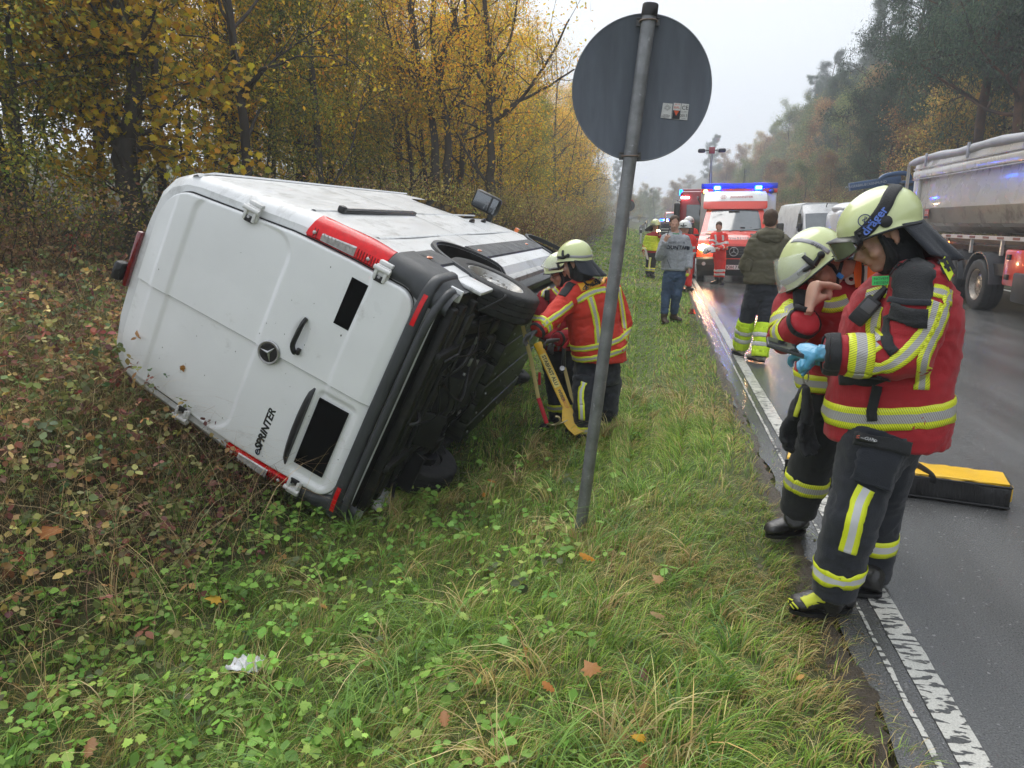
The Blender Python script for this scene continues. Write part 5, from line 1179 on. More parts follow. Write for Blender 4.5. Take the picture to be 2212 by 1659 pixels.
def helmet(parent, c, F, shell, s=1., guard=True, gl=.26, gdir=None, band=True, brim=0.0, dome=(.158, .130, .138), bracket=True, visor=None, visor_ang=0., gspread=1.25, gname='neck_guard', stripe=True, grange=1.45):
    """fire helmet in the head's frame: shell with flared rim, side brackets, reflective band, cloth neck guard"""
    T_ = lambda x, y, z: Vector(c)+F@V(x, y, z)*s
    na, npz = 56, 16; mb = MB(); rows = []
    def rim(a):                                            # lower edge height by azimuth, 0 = front
        k = (1-math.cos(a))/2; return .036-.060*sstep1(.25, 1., k)+.012*math.exp(-(a/.5)**2)-.006*math.exp(-((abs(a)-1.3)/.35)**2)
    def pt(a, t, o=0.):                                    # t 0 top .. 1 rim
        zr = rim(a)-.052; pr = math.acos(max(-1, min(1, zr/dome[2]))); ph = pr*t; fl = .013*max(0, (t-.90)/.10)**2+brim*max(0, (t-.88)/.12)**2*max(0, math.cos(a))**2
        rr = math.sin(ph)**.93 if ph > 0 else 0; x = (dome[0]+fl+o)*rr*math.cos(a); y = (dome[1]+fl+o)*rr*math.sin(a); z = .052+(dome[2]+o)*math.cos(ph)
        ridge = .006*math.exp(-(y/.02)**2)*(1-t); return T_(x*(1.02 if math.cos(a) > 0 else .99)-.008, y, z+ridge)
    for j in range(npz+1): rows.append([pt(2*PI*i/na, max(j/npz, .02)) for i in range(na)])
    mb.loft(rows, cap=False); mb.add(rows[0], [tuple(range(na))]); mb.f = [tuple(reversed(f_)) for f_ in mb.f]
    rim_o = [pt(2*PI*i/na, 1.0) for i in range(na)]; inn = [[pt(2*PI*i/na, t, -.012) for i in range(na)] for t in (1.0, .8)]
    mb.loft([rim_o]+inn, 1, cap=False); h = mb.build('helmet', [shell, black_mat], parent, smooth=50)
    mb = MB(); mb.tube(rim_o+[rim_o[0]], .0045*s, 6, cap=False); mb.build('helmet_rim', black_mat, h, smooth=60)
    bv = bvh_of(h.data)
    if band:
        rb = lambda pts, w_, closed=False, mt=None, nm='reflective_band', th=.001: ribbon(bv, pts, w_*s, mt or mat('reflective_grey', (.34, .34, .36), .35, var=.1), nm, h, off=.0016, closed=closed, rows=4, thick=th)
        rb([pt(a, .84) for a in np.linspace(.55, 2*PI-.55, 60)], .021)
    if bracket:
        for q in (-1, 1):
            b0 = pt(q*1.25, .93, .006); mb = MB()
            for a1, t1, r1 in ((1.25, .60, .010), (.78, .80, .008), (1.62, .78, .011)):
                mb.tube([pt(q*1.25, .86, .006), pt(q*(1.25+a1)/2, (.86+t1)/2, .008), pt(q*a1, t1, .006)], [.013*s, .012*s, r1*s], 8, flat=.5, up=F@V(0, q, 0))
            mb.ell(pt(q*1.55, .80, .008), (.017*s, .009*s, .017*s), F); mb.build('visor_bracket', black_mat, h, smooth=50)
    if visor is not None:                                  # swept clear shield turned by visor_ang about the ear line
        mb = MB(); nv_, nh = 9, 22; R_ = Matrix.Rotation(visor_ang, 3, 'Y'); pts = []
        for j in range(nv_):
            for i in range(nh):
                t_ = j/(nv_-1); a = (-1.22+2.44*i/(nh-1))*(1-.38*max(0, (t_-.55)/.45)**2.2)*(1-.10*(1-t_)); tz = .050-.150*t_; rx = 1-.10*(1-t_)**2
                pts.append(T_(*(R_@V((dome[0]+.020-.016*t_)*rx*math.cos(a), (dome[1]+.014-.010*t_)*rx*math.sin(a), tz+.035*abs(math.sin(a))**2.5*t_)+V(0, 0, .035))))
        mb.grid(pts, nh, nv_); vo_ = mb.build('visor', visor_mat, h, smooth=80); md = vo_.modifiers.new('t', 'SOLIDIFY'); md.thickness = .0025
        mb = MB(); e_ = [pts[(nv_-1)*nh+i] for i in range(nh)]; ed = [pts[j*nh] for j in range(nv_)]+e_+[pts[j*nh+nh-1] for j in reversed(range(nv_))]; mb.tube(ed, .0022, 5); mb.build('visor_edge', mat('visor_edge_grey', (.45, .46, .45), .2, coat=1), vo_, smooth=60)
    if guard:
        gd = Vector(gdir) if gdir is not None else F@V(-.35, 0, -1); gd.normalize(); pts = []; ng, nl = 30, 10
        for j in range(nl):
            k = j/(nl-1)
            for i in range(ng):
                a = PI-grange+2*grange*i/(ng-1); p = pt(a, .97, -.006); o_ = (F@V(math.cos(a)*.9, math.sin(a), 0))*.05*k*gspread; L_ = gl*(1-.30*abs((i/(ng-1))*2-1)**2.5)
                wv_ = .010*k*math.sin(i*.9+1)+.006*k*math.sin(i*2.1); pts.append(p+gd*L_*k+o_+(F@V(math.cos(a), math.sin(a), 0))*wv_)
        mb = MB(); mb.grid(pts, ng, nl); g = mb.build(gname, navy, h, smooth=80); md = g.modifiers.new('t', 'SOLIDIFY'); md.thickness = .006
    return h, bv, pt
def trunk(mb, rings, n=24):
    """rings: (centre, width axis, half width, depth axis, half depth)"""
    R_ = []
    for c, X, hw, Y, hd in rings:
        X = Vector(X).normalized(); Y = (Vector(Y)-X*X.dot(Vector(Y))).normalized()
        R_.append([Vector(c)+X*hw*abs(math.cos(a))**.85*math.copysign(1, math.cos(a))+Y*hd*abs(math.sin(a))**.85*math.copysign(1, math.sin(a)) for a in np.linspace(0, 2*PI, n+1)[:-1]])
    mb.loft(R_)
def boot(parent, an, heel, toe, mt=None, sole=None, h=.20, w_=.052, name='boot'):
    """ankle, heel and toe ground points"""
    an, heel, toe = Vector(an), Vector(heel), Vector(toe); d = (toe-heel).normalized(); L_ = (toe-heel).length; up = V(0, 0, 1); sd = up.cross(d).normalized(); mb = MB()
    R_ = []
    for t, ww, hh in ((-.02, .6, .060), (.05, .85, .10), (.18, .95, .115), (.35, .90, .105), (.55, 1.0, .082), (.75, 1.08, .066), (.90, .98, .055), (.98, .70, .040), (1.01, .35, .025)):
        c = heel+d*L_*t; R_.append([c+sd*w_*ww*math.cos(a)+up*(hh/2+hh/2*math.sin(a))+up*.018 for a in np.linspace(0, 2*PI, 17)[:-1]])
    mb.loft(R_); c0 = heel+d*L_*.22+up*.09; mb.tube([c0, c0.lerp(an, .5), an, an+(an-c0)*.35], [.058, .055, .060, .062], 14)
    me = remesh(mb, .011, 2); wrinkle(me, .003, (20, 20, 26)); me.materials.clear(); me.materials.append(mt or leather); o = link(name, me, parent, 60)
    mb = MB(); R_ = []
    for z in (.0, .017): R_.append([heel+d*(L_*.49+L_*.52*math.cos(a))+sd*w_*1.0*math.sin(a)*(1+.12*math.cos(a)-.1*math.cos(2*a))+up*z for a in np.linspace(0, 2*PI, 33)[:-1]])
    mb.loft(R_); mb.build('sole', sole or black_mat, o, smooth=40); return o
def leg_geo(mb, hip, kn, an, r=(.105, .085, .078, .072), hem=1.): 
    hip, kn, an = Vector(hip), Vector(kn), Vector(an)
    mb.tube([hip, hip.lerp(kn, .35), hip.lerp(kn, .75), kn, kn.lerp(an, .3), kn.lerp(an, .65), kn.lerp(an, .92), kn.lerp(an, hem+.02)], [r[0]*1.05, r[0], r[1]*1.02, r[1], r[2]*1.05, r[2], r[3]*1.04, r[3]], 18)
def cloth(mb, mt, name, parent, vox=.012, amp=.008, seed=0., f=(7, 7, 11), it=3):
    me = remesh(mb, vox, it); wrinkle(me, amp, f, seed); me.materials.clear(); me.materials.append(mt); shade(me, 180)
    o = link(name, me, parent, 180); return o, bvh_of(me)
def person(label, at, group=None): return empty('person', label, 'person', (at[0], at[1], at[2]) if False else (0, 0, 0), 0, group)
def skin_body(parent, parts, vox=.009):
    mb = MB()
    for f_ in parts: f_(mb)
    me = remesh(mb, vox, 2, .4); me.materials.clear(); me.materials.append(skin); return link('body', me, parent, 180)

# ================================================================== A: firefighter at the right, reading a phone
A = person('tall firefighter in red jacket with goggles on pale helmet, holding phone in blue glove', None)
ya = 3.12; Q = lambda x, y, yy=ya: Py(x, y, yy)
fA = V(-.86, -.10, -.50).normalized(); uA = V(-.50, .0, .86); FA = Matrix((fA, uA.cross(fA).normalized(), fA.cross(uA.cross(fA)).normalized())).transposed()
hc = Q(1908, 506, 3.08); nk = Q(1962, 592, 3.12)
shN, shF = Q(1985, 628, 2.93), Q(1925, 640, 3.36); elN, elF = Q(1962, 772, 2.84), Q(1870, 790, 3.42); wrN, wrF = Q(1782, 764, 2.86), Q(1775, 775, 3.22)
hipN, hipF = Q(1895, 930, 3.03), Q(1925, 930, 3.25); knN, knF = Q(1842, 1112, 2.95), Q(1898, 1100, 3.32); anN, anF = Q(1800, 1278, 3.0), Q(1878, 1248, 3.38)
skin_body(A, [lambda m: head_geo(m, hc, FA, 1.05, nk), lambda m: trunk(m, [(Q(1910, 940), (0, 1, 0), .13, (1, 0, 0), .10), (Q(1925, 800), (0, 1, 0), .15, (1, 0, 0), .11), (Q(1950, 660), (0, 1, 0), .17, (1, 0, 0), .11), (nk, (0, 1, 0), .06, (1, 0, 0), .06)]),
    lambda m: tubes(m, limb(shN, elN, .05, .045)+limb(elN, wrN, .045, .03)[1:]), lambda m: tubes(m, limb(shF, elF, .05, .045)+limb(elF, wrF, .045, .03)[1:]),
    lambda m: tubes(m, limb(hipN, knN, .08, .06)+limb(knN, anN, .06, .045)[1:]), lambda m: tubes(m, limb(hipF, knF, .08, .06)+limb(knF, anF, .06, .045)[1:])], .0075)
mb = MB(); leg_geo(mb, hipN, knN, anN, (.128, .105, .098, .084)); leg_geo(mb, hipF, knF, anF, (.120, .100, .090, .080)); trunk(mb, [(Q(1905, 985), (0, 1, 0), .16, (1, 0, 0), .10), (Q(1908, 930), (0, 1, 0), .19, (1, 0, 0), .15), (Q(1915, 860), (0, 1, 0), .17, (1, 0, 0), .13)])
tr, tbv = cloth(mb, navy, 'trousers', A, .012, .011, 3., (6, 6, 10))
mb = MB(); C_ = [(Q(1912, 948), .200, .232), (Q(1916, 900), .205, .238), (Q(1922, 830), .208, .228), (Q(1935, 750), .215, .225), (Q(1948, 680), .225, .215), (Q(1958, 632), .215, .180), (Q(1962, 600), .14, .125), (nk+V(0, 0, .01), .085, .085)]
trunk(mb, [(c, V(.18, 1, 0), w_, V(1, -.18, 0), d_) for c, w_, d_ in C_], 28)
tubes(mb, [(shN+V(.0, .07, .02), .10)]+limb(shN, elN, .108, .092, 5, .004)+[(elN.lerp(wrN, .12), .090)]+limb(elN.lerp(wrN, .2), wrN, .086, .068, 4)); tubes(mb, [(shF+V(0, -.06, 0), .10)]+limb(shF, elF, .10, .088)+limb(elF, wrF, .088, .066)[1:])
jk, jb = cloth(mb, jk_red, 'jacket', A, .0115, .013, 1., (5, 5, 8))
# collar
mb = MB(); cc = Q(1968, 598, 3.11); ax_ = (hc-cc).normalized(); R_ = []
for t, r in ((-.05, .115), (.0, .104), (.035, .096), (.045, .088), (.02, .080), (-.03, .085)): R_.append([cc+ax_*t+(V(1, 0, .45)*math.cos(a)*1.05+V(0, 1, 0)*math.sin(a)*.95)*r for a in np.linspace(0, 2*PI, 25)[:-1]])
mb.loft(R_, cap=False); mb.build('collar', jk_red, A, smooth=70)
mb = MB(); T_ = lambda x, y, z: hc+FA@V(x, y, z)*1.05
mb.ell(T_(-.030, 0, -.002), (.096, .083, .105), FA); mb.ell(T_(.005, 0, -.100), (.062, .064, .040), FA); mb.tube([T_(-.03, 0, -.03), T_(-.02, 0, -.10), nk+V(-.02, 0, .0)], [.072, .076, .090], 14)
for q in (-1, 1): mb.tube([T_(.040, q*.076, .02), T_(.035, q*.076, -.03), T_(.03, q*.068, -.07), T_(.04, q*.045, -.105), T_(.045, 0, -.122)], [.010, .014, .020, .022, .022], 8)
me = remesh(mb, .008, 2); me.materials.clear(); me.materials.append(black_cloth); link('hood', me, A, 180)
mb = MB()
for q in (-1, 1): mb.tube([T_(.094, q*.018, -.006), T_(.0965, q*.030, -.010), T_(.088, q*.046, -.006)], .0018, 5); mb.tube([T_(.098, q*.012, .018), T_(.102, q*.028, .022), T_(.092, q*.045, .017)], [.003, .0035, .002], 6)
mb.tube([T_(.103, -.020, -.0675), T_(.108, 0, -.066), T_(.103, .020, -.0675)], .0016, 5)
mb.build('brow', mat('brow_dark', (.26, .14, .10), .7), A, smooth=60)
hA, hbv, hpt = helmet(A, hc, FA, pale, .98, dome=(.160, .132, .124), gdir=V(.62, .0, -.78), gl=.21, bracket=False, band=False, brim=.01, gspread=.7)
gk = [hpt(a, t, .003) for a, t in ((.30, .98), (.75, .93), (1.15, .80), (1.55, .60), (2.0, .40), (2.6, .32), (PI, .30))]
gk = catmull(gk, 6); gk2 = [hc+FA@Matrix.Diagonal((1, -1, 1))@FA.transposed()@(p-hc) for p in gk]
st_ = ribbon(hbv, gk, .048, black_cloth, 'goggle_strap', A, off=.004, thick=.003); ribbon(hbv, gk2, .048, black_cloth, 'goggle_strap', A, off=.004, thick=.003)
ctr = gk[len(gk)//2-5]; tdir = (gk[len(gk)//2+2]-gk[len(gk)//2-12]).normalized(); _, nrm_, _, _ = hbv.find_nearest(ctr)
decal_text(hbv, 'dräger', .044, ctr, tdir, Vector(nrm_).cross(tdir), mat('print_blue', (.10, .18, .55), .5, var=0), hA, off=.0085, offs=.001)
mb = MB()                                                    # goggles pushed on the brim
G_ = lambda x, y, z: hc+FA@V(x, y, z)*1.0
go = []
for k in np.linspace(0, 2*PI, 33)[:-1]: go.append((1.22*math.sin(k)*.62, .040*math.cos(k)+.012*(abs(math.sin(k))**4)*0))
R_ = []
for o_, zz in ((.0, 1.), (.040, 1.05), (.046, .95), (.040, .82)): R_.append([G_((.150+o_)*math.cos(a*1.05), (.135+o_*.8)*math.sin(a*1.05), .030+h_*zz*1.05) for a, h_ in go])
mb.loft(R_, cap=False); gg = mb.build('goggle_frame', black_mat, A, smooth=60)
mb = MB(); pts = []
for h_ in np.linspace(-.034, .034, 5): pts += [G_(.190*math.cos(a), .170*math.sin(a), .030+h_*(1-.3*abs(a/.72)**3)) for a in np.linspace(-.70, .70, 13)]
mb.grid(pts, 13, 5); mb.build('goggle_lens', smoke, gg, smooth=80)
mb = MB()
for a, t, r in ((1.42, .84, .022), (.80, .90, .0085)): 
    p = hpt(a, t, .002); _, n_, _, _ = hbv.find_nearest(p); mb.lathe([(r, 0), (r, .004), (r*.8, .006), (.001, .007)], M4(Vector(n_).to_track_quat('Z', 'Y').to_matrix(), p), 24)
mb.build('helmet_plug', black_mat, hA, smooth=40)
p = hpt(1.02, .70, .001); _, n_, _, _ = hbv.find_nearest(p); Me = M4(Vector(n_).to_track_quat('Z', 'Y').to_matrix(), p)
mb = MB(); mb.lathe([(.0235, .002), (.0235, .0035), (.020, .0035), (.020, .002)], Me, 32, cap=False); mb.tube([Me@V(0, -.015, .003), Me@V(0, .015, .003)], .0014, 5); mb.tube([Me@V(.008*math.sin(t*9), -.012+.024*t, .004) for t in np.linspace(0, 1, 16)], .0014, 5)
mb.build('emblem', mat('print_navy', (.03, .05, .14), .5, var=0), hA, smooth=None)
# reflective tapes and patches on the jacket
axA = [C_[0][0], C_[2][0], C_[4][0], C_[6][0]]
ribbon(jb, loop_at(jb, axA, .215, tilt=(-.10, 0, .0), rmax=.4), .092, T_H, 'reflective_tape', jk, closed=True, rows=6)
slN = [shN, elN, wrN]
ribbon(jb, loop_at(jb, [elN, wrN], .60), .088, T_H, 'reflective_tape', jk, closed=True, rows=6, off=.005)
ribbon(jb, loop_at(jb, [elN, wrN], .90), .038, black_cloth, 'cuff_strap', jk, closed=True, off=.007, thick=.004)
ribbon(jb, loop_at(jb, [elN, wrN], .985), .022, black_cloth, 'cuff', jk, closed=True, off=.006, thick=.006)
def pix(x, y): return ((3100+x/2.765)/1.852, (1150+y/2.765)/1.852)
def pz5(x, y): return ((3000+x/1.659)/1.852, (700+y/1.659)/1.852)
ribbon(jb, seen(jb, [pz5(1235, 840), pz5(1215, 920), pz5(1170, 1030), pz5(1080, 1150), pz5(950, 1255), pz5(820, 1290), pz5(700, 1275)]), .055, T_H, 'reflective_tape', jk)
ribbon(jb, seen(jb, [pz5(1330, 760), pz5(1310, 850), pz5(1270, 980), pz5(1205, 1110), pz5(1160, 1230), pz5(1135, 1425)]), .058, T_H, 'reflective_tape', jk)
ribbon(jb, seen(jb, [pz5(1215, 765), pz5(1290, 785), pz5(1335, 830)]), .055, T_H, 'reflective_tape', jk)
ribbon(jb, seen(jb, [pz5(870, 870), pz5(830, 950), pz5(825, 1040), pz5(860, 1100)]), .060, T_H, 'reflective_tape', jk)
ribbon(jb, seen(jb, [pz5(770, 800), pz5(840, 780), pz5(915, 770)]), .055, T_H, 'reflective_tape', jk)
ribbon(jb, seen(jb, [pz5(700, 1175), pz5(770, 1165), pz5(850, 1120)]), .05, T_H, 'reflective_tape', jk)
ribbon(jb, seen(jb, [pz5(1075, 530), pz5(1075, 640), pz5(1065, 760), pz5(1060, 850)]), .165, black_cloth, 'shoulder_patch', jk, rows=9, off=.005, thick=.004)
ribbon(jb, seen(jb, [pz5(945, 905), pz5(1010, 925), pz5(1080, 945), pz5(1170, 950)]), .065, black_cloth, 'pocket_flap', jk, rows=6, off=.011, thick=.005)
ribbon(jb, seen(jb, [pz5(935, 830), pz5(1060, 850), pz5(1190, 850)]), .022, navy, 'pocket_flap', jk, rows=4, off=.011, thick=.006)
ribbon(jb, seen(jb, [pz5(915, 930), pz5(905, 1040), pz5(915, 1130), pz5(960, 1180)]), .040, black_cloth, 'arm_patch', jk, rows=5, off=.005)
ribbon(jb, seen(jb, [pz5(600, 1345), pz5(700, 1345), pz5(800, 1350), pz5(890, 1340)]), .060, black_cloth, 'pocket_flap', jk, rows=5, off=.008, thick=.005)
ribbon(jb, seen(jb, [pz5(850, 1400), pz5(830, 1480), pz5(810, 1560), pz5(815, 1625)]), .036, black_cloth, 'zip_flap', jk, rows=4, off=.011, thick=.006)
mb = MB(); pn = V(-.15, -.96, .15).normalized(); c0_ = cast(jb, *pz5(1290, 630)); k0_ = (c0_-EYE).length/ray(*pz5(1290, 630)).length-.035; pts = [EYE+ray(*pz5(x, y))*k0_ for x, y in ((1262, 585), (1293, 540), (1350, 655), (1325, 705))]
mb.poly([p-pn*.0 for p in pts], .004, pn); bp2 = mb.build('back_patch', mat('patch_yellow', (.70, .85, .04), .6, var=.05), jk, smooth=None); o_ = [p for p in pts]
mb = MB(); mb.tube(pts+[pts[0]], .003, 5); mb.build('patch_edge', black_cloth, bp2, smooth=60)
Xp = (pts[3]-pts[0]).normalized(); Mp = M4(frame((0, 0, 0), Xp, pn), (pts[0]+pts[2])/2+pn*.006); text_obj('lettering', 'FE', .052, Mp@Matrix.Translation((-.012, 0, 0)), stick_k, bp2, ext=.0005, offs=.003)
pt_ = cast(jb, *pz5(880, 725)); 
# radio microphone on the chest with name tag and coiled lead
mc = cast(jb, *pz5(765, 895)); Fm = frame(mc, V(.55, 0, .75), V(-.3, -1, .2)); mb = MB()
mb.box(mc+V(-.01, -.035, 0), (.115, .062, .034), Fm, bev=.010, mi=0); mb.box(mc+V(-.01, -.035, 0)+Fm@V(.020, 0, .018), (.045, .044, .006), Fm, bev=.003, mi=1)
for k in range(5): mb.box(mc+V(-.01, -.035, 0)+Fm@V(-.018-.009*k, 0, .0185), (.0035, .046, .003), Fm, mi=2)
mb.tube([mc+V(-.01, -.035, 0)+Fm@V(.05, 0, 0), mc+V(-.01, -.035, 0)+Fm@V(.11, .0, .0)], [.018, .012], 10, mi=0); mic = mb.build('radio_microphone', [black_mat, mat('mic_grey', (.09, .09, .095), .6), seam_mat], A, smooth=40)
cb = seen(jb, [pz5(880, 745), pz5(920, 680), pz5(985, 590), pz5(1055, 500)]); cb = [p+V(-.005, -.016, .004) for p in cb]
mb = MB(); mb.tube(cb, .0035, 8); mb.build('microphone_lead', black_mat, A, smooth=60)
mt0 = cast(jb, *pz5(875, 730))+V(-.02, -.05, .02); pn = V(-.45, -.88, .1).normalized(); Fp_ = frame((0, 0, 0), V(.88, -.45, .10), pn)
mb = MB(); mb.box(mt0, (.058, .034, .003), Fp_); tg_ = mb.build('name_tag', mat('tag_green', (.05, .50, .12), .6), jk, smooth=None)
for dz, tx in ((.007, 'NOVEM'), (-.008, 'HESSEN')): text_obj('lettering', tx, .014, M4(Fp_, mt0+Fp_@V(.002, dz, .002)), stick_k, tg_, ext=.0002)
# trousers: pocket, tapes, badge
def r6(x, y): return ((3000+x/1.508)/1.852, (1500+y/1.508)/1.852)
ribbon(tbv, seen(tbv, [r6(800, 375), r6(790, 470), r6(745, 580), r6(715, 660)]), .175, navy, 'thigh_pocket', tr, rows=9, off=.020, thick=.012)
ribbon(tbv, seen(tbv, [r6(650, 385), r6(760, 405), r6(870, 430), r6(930, 445)]), .052, black_cloth, 'thigh_pocket_flap', tr, rows=5, off=.030, thick=.005)
c_ = cast(tbv, *r6(713, 392)); ribbon(tbv, seen(tbv, [r6(672, 380), r6(713, 392), r6(760, 402)]), .024, black_mat, 'pocket_badge', tr, rows=4, off=.035, thick=.002)
Xd = (cast(tbv, *r6(758, 402))-cast(tbv, *r6(670, 380))).normalized(); decal_text(tbv, '-GARD', .016, c_+Xd*.008, Xd, V(0, 0, 1), stick_w, tr, off=.038); decal_text(tbv, 'S', .018, c_-Xd*.024, Xd, V(0, 0, 1), stick_r, tr, off=.038)
ribbon(tbv, seen(tbv, [r6(705, 685), r6(665, 760), r6(640, 850), r6(615, 960), r6(585, 1075)]), .070, T_P, 'reflective_tape', tr)
ribbon(tbv, loop_at(tbv, [knN, anN], .70, tilt=(.12, 0, .05)), .078, T_P, 'reflective_tape', tr, closed=True, rows=5, off=.005)
ribbon(tbv, loop_at(tbv, [knF, anF], .42), .078, T_P, 'reflective_tape', tr, closed=True, rows=5, off=.005)
bN = boot(A, anN+V(-.01, 0, -.04), Pz(1838, 1318, .012), Pz(1706, 1322, .012)+V(0, 0, .0)); bF = boot(A, anF+V(0, 0, -.03), Pz(1902, 1288, .012), Pz(1862, 1298, .012)+V(-.10, .13, 0))
ylw = mat('lace_yellow', (.62, .66, .05), .5); bbv = bvh_of(bN.data)
ribbon(bbv, seen(bbv, [r6(325, 1375), r6(375, 1350), r6(440, 1335)]), .055, ylw, 'lace_cover', bN, rows=5, off=.004, thick=.003, taper=None)
for q_ in ([(238, 1352), (262, 1362)], [(222, 1362), (240, 1372)], [(258, 1372), (292, 1408)], [(246, 1384), (270, 1410)]): ribbon(bbv, seen(bbv, [r6(*p) for p in q_], 3), .007, ylw, 'boot_stripe', bN, rows=3, off=.004)
mb = MB(); Zb = anN
for k in range(4): mb.tube([p for p in loop_at(bbv, [anN+V(0, 0, .03), anN+V(-.01, 0, -.12)], .1+.22*k, n=20)]+[], .003, 5)
mb.build('boot_seam', black_mat, bN, smooth=60)
# gloved hands and phone
dN = (Q(1700, 752, 2.98)-wrN).normalized(); mb = MB(); hand(mb, wrN+dN*.02, dN, V(.0, .55, -.6), 1, (.55, .5, .55, .6), .9, 1.05, r=.0105); tubes(mb, [(wrN+V(.03, 0, 0), .036), (wrN+dN*.03, .032)]); me = remesh(mb, .0045, 1); wrinkle(me, .0015, (60, 60, 60)); me.materials.clear(); me.materials.append(glove_blue); link('glove', me, A, 180)
dF = (Q(1712, 766, 3.10)-wrF).normalized(); mb = MB(); hand(mb, wrF+dF*.01, dF, V(0, -.6, -.5), -1, (.5, .55, .6, .6), .6, 1.0, r=.0105); tubes(mb, [(wrF+V(.03, 0, 0), .036), (wrF+dF*.03, .032)]); me = remesh(mb, .005, 1); me.materials.clear(); me.materials.append(glove_blue); link('glove', me, A, 180)
pa, pb_ = Q(1656, 738, 2.92), Q(1738, 763, 2.92); ph = empty('phone', 'black phone held flat in the blue gloved hand', 'phone'); mb = MB(); mb.box((pa+pb_)/2, ((pb_-pa).length, .080, .015), frame((0, 0, 0), pb_-pa, V(0, -.25, 1)), bev=.005); mb.build('case', mat('phone_black', (.07, .07, .075), .35), ph, smooth=40)
mb = MB(); mb.box((pa+pb_)/2+frame((0, 0, 0), pb_-pa, V(0, -.25, 1))@V(0, 0, .0082), ((pb_-pa).length*.95, .074, .001), frame((0, 0, 0), pb_-pa, V(0, -.25, 1))); mb.build('display', dark_glass, ph, smooth=None)

# ================================================================== B: firefighter bending over, finger at the mouth
B = person('firefighter bowing with visor on pale helmet, finger to the mouth, orange vest', None)
yb = 3.75; Q = lambda x, y, yy=yb: Py(x, y, yy)
fB = V(-.58, -.25, -.77).normalized(); uB = V(-.77, -.02, .62); FB = Matrix((fB, uB.cross(fB).normalized(), fB.cross(uB.cross(fB)).normalized())).transposed()
hc = Q(1777, 563, 3.60); nk = Q(1850, 585, 3.74)
shN, shF = Q(1722, 655, 3.62), Q(1905, 650, 3.98); elN, wrN = Q(1696, 733, 3.46), Q(1742, 692, 3.30); elF, wrF = Q(1900, 790, 3.9), Q(1830, 800, 3.7)
hipN, hipF = Q(1795, 850, 3.72), Q(1860, 850, 3.9); knN, knF = Q(1762, 970, 3.66), Q(1845, 980, 3.86); anN, anF = Q(1722, 1105, 3.72), Q(1850, 1100, 3.95)
hd = V(.22, .48, .85).normalized()
skin_body(B, [lambda m: head_geo(m, hc, FB, 1.05, nk), lambda m: trunk(m, [(Q(1830, 870), (1, .5, 0), .13, (-.5, 1, 0), .10), (Q(1825, 760), (1, .5, 0), .15, (-.5, 1, 0), .11), (Q(1820, 670), (1, .4, 0), .17, (-.5, 1, 0), .11), (nk, (1, .5, 0), .06, (-.5, 1, 0), .06)]),
    lambda m: tubes(m, limb(shN, elN, .05, .045)+limb(elN, wrN, .045, .030)[1:]), lambda m: tubes(m, limb(shF, elF, .05, .045)+limb(elF, wrF, .045, .03)[1:]), lambda m: hand(m, wrN+hd*.065, hd, V(.92, .1, -.35), -1, ((1.30, .15, .10), (1.3, 1.3, .7), (1.3, 1.35, .8), (1.35, 1.4, .8)), -1, 1.22, r=.0128),
    lambda m: tubes(m, limb(hipN, knN, .08, .06)+limb(knN, anN, .06, .045)[1:]), lambda m: tubes(m, limb(hipF, knF, .08, .06)+limb(knF, anF, .06, .045)[1:])], .0065)
mb = MB(); leg_geo(mb, hipN, knN, anN, (.125, .105, .100, .088)); leg_geo(mb, hipF, knF, anF, (.125, .10, .095, .085)); trunk(mb, [(Q(1830, 900), (1, .4, 0), .16, (-.4, 1, 0), .13), (Q(1825, 840), (1, .4, 0), .18, (-.4, 1, 0), .15)])
tr, tbv = cloth(mb, black_cloth, 'trousers', B, .014, .011, 9., (6, 6, 10))
mb = MB(); C_ = [(Q(1815, 840), .205, .18), (Q(1815, 780), .205, .185), (Q(1815, 720), .215, .185), (Q(1815, 665), .235, .17), (Q(1828, 622), .20, .14), (nk, .10, .10)]
trunk(mb, [(c, V(1, .45, 0), w_, V(-.45, 1, 0), d_) for c, w_, d_ in C_], 26); tubes(mb, [(shN+V(.08, .03, 0), .10)]+limb(shN, elN, .105, .080)+limb(elN, wrN, .080, .064)[1:]); tubes(mb, limb(shF, elF, .10, .09)+limb(elF, wrF, .088, .07)[1:])
jk, jb = cloth(mb, jk_red, 'jacket', B, .0125, .013, 5., (5, 5, 8))
mb = MB(); cc = nk+V(-.01, 0, -.01); ax_ = (hc-cc).normalized(); R_ = []
for t, r in ((-.05, .125), (.0, .112), (.045, .105), (.06, .097), (.03, .090), (-.03, .10)): R_.append([cc+ax_*t+(FB@V(0, 1, 0)*math.cos(a)+FB@V(1, 0, 0)*math.sin(a))*r for a in np.linspace(0, 2*PI, 25)[:-1]])
mb.loft(R_, cap=False); mb.build('collar', black_cloth, B, smooth=70)
T_ = lambda x, y, z: hc+FB@V(x, y, z)*1.05
mb = MB()
for q in (-1, 1): mb.tube([T_(.030, q*.080, .03), T_(.020, q*.082, -.03), T_(.030, q*.070, -.075), T_(.055, q*.03, -.112), T_(.062, 0, -.118)], .0085, 8, flat=.4, up=FB@V(0, q, 0)); mb.tube([T_(-.045, q*.078, .01), T_(-.02, q*.078, -.05), T_(.03, q*.070, -.075)], .0085, 8, flat=.4, up=FB@V(0, q, 0))
mb.build('chin_strap', black_cloth, B, smooth=60); mb = MB(); mb.box(T_(.032, .076, -.082), (.022, .012, .030), FB, bev=.004); mb.build('buckle', mat('buckle_blue', (.03, .22, .62), .4), B, smooth=30)
mb = MB(); 
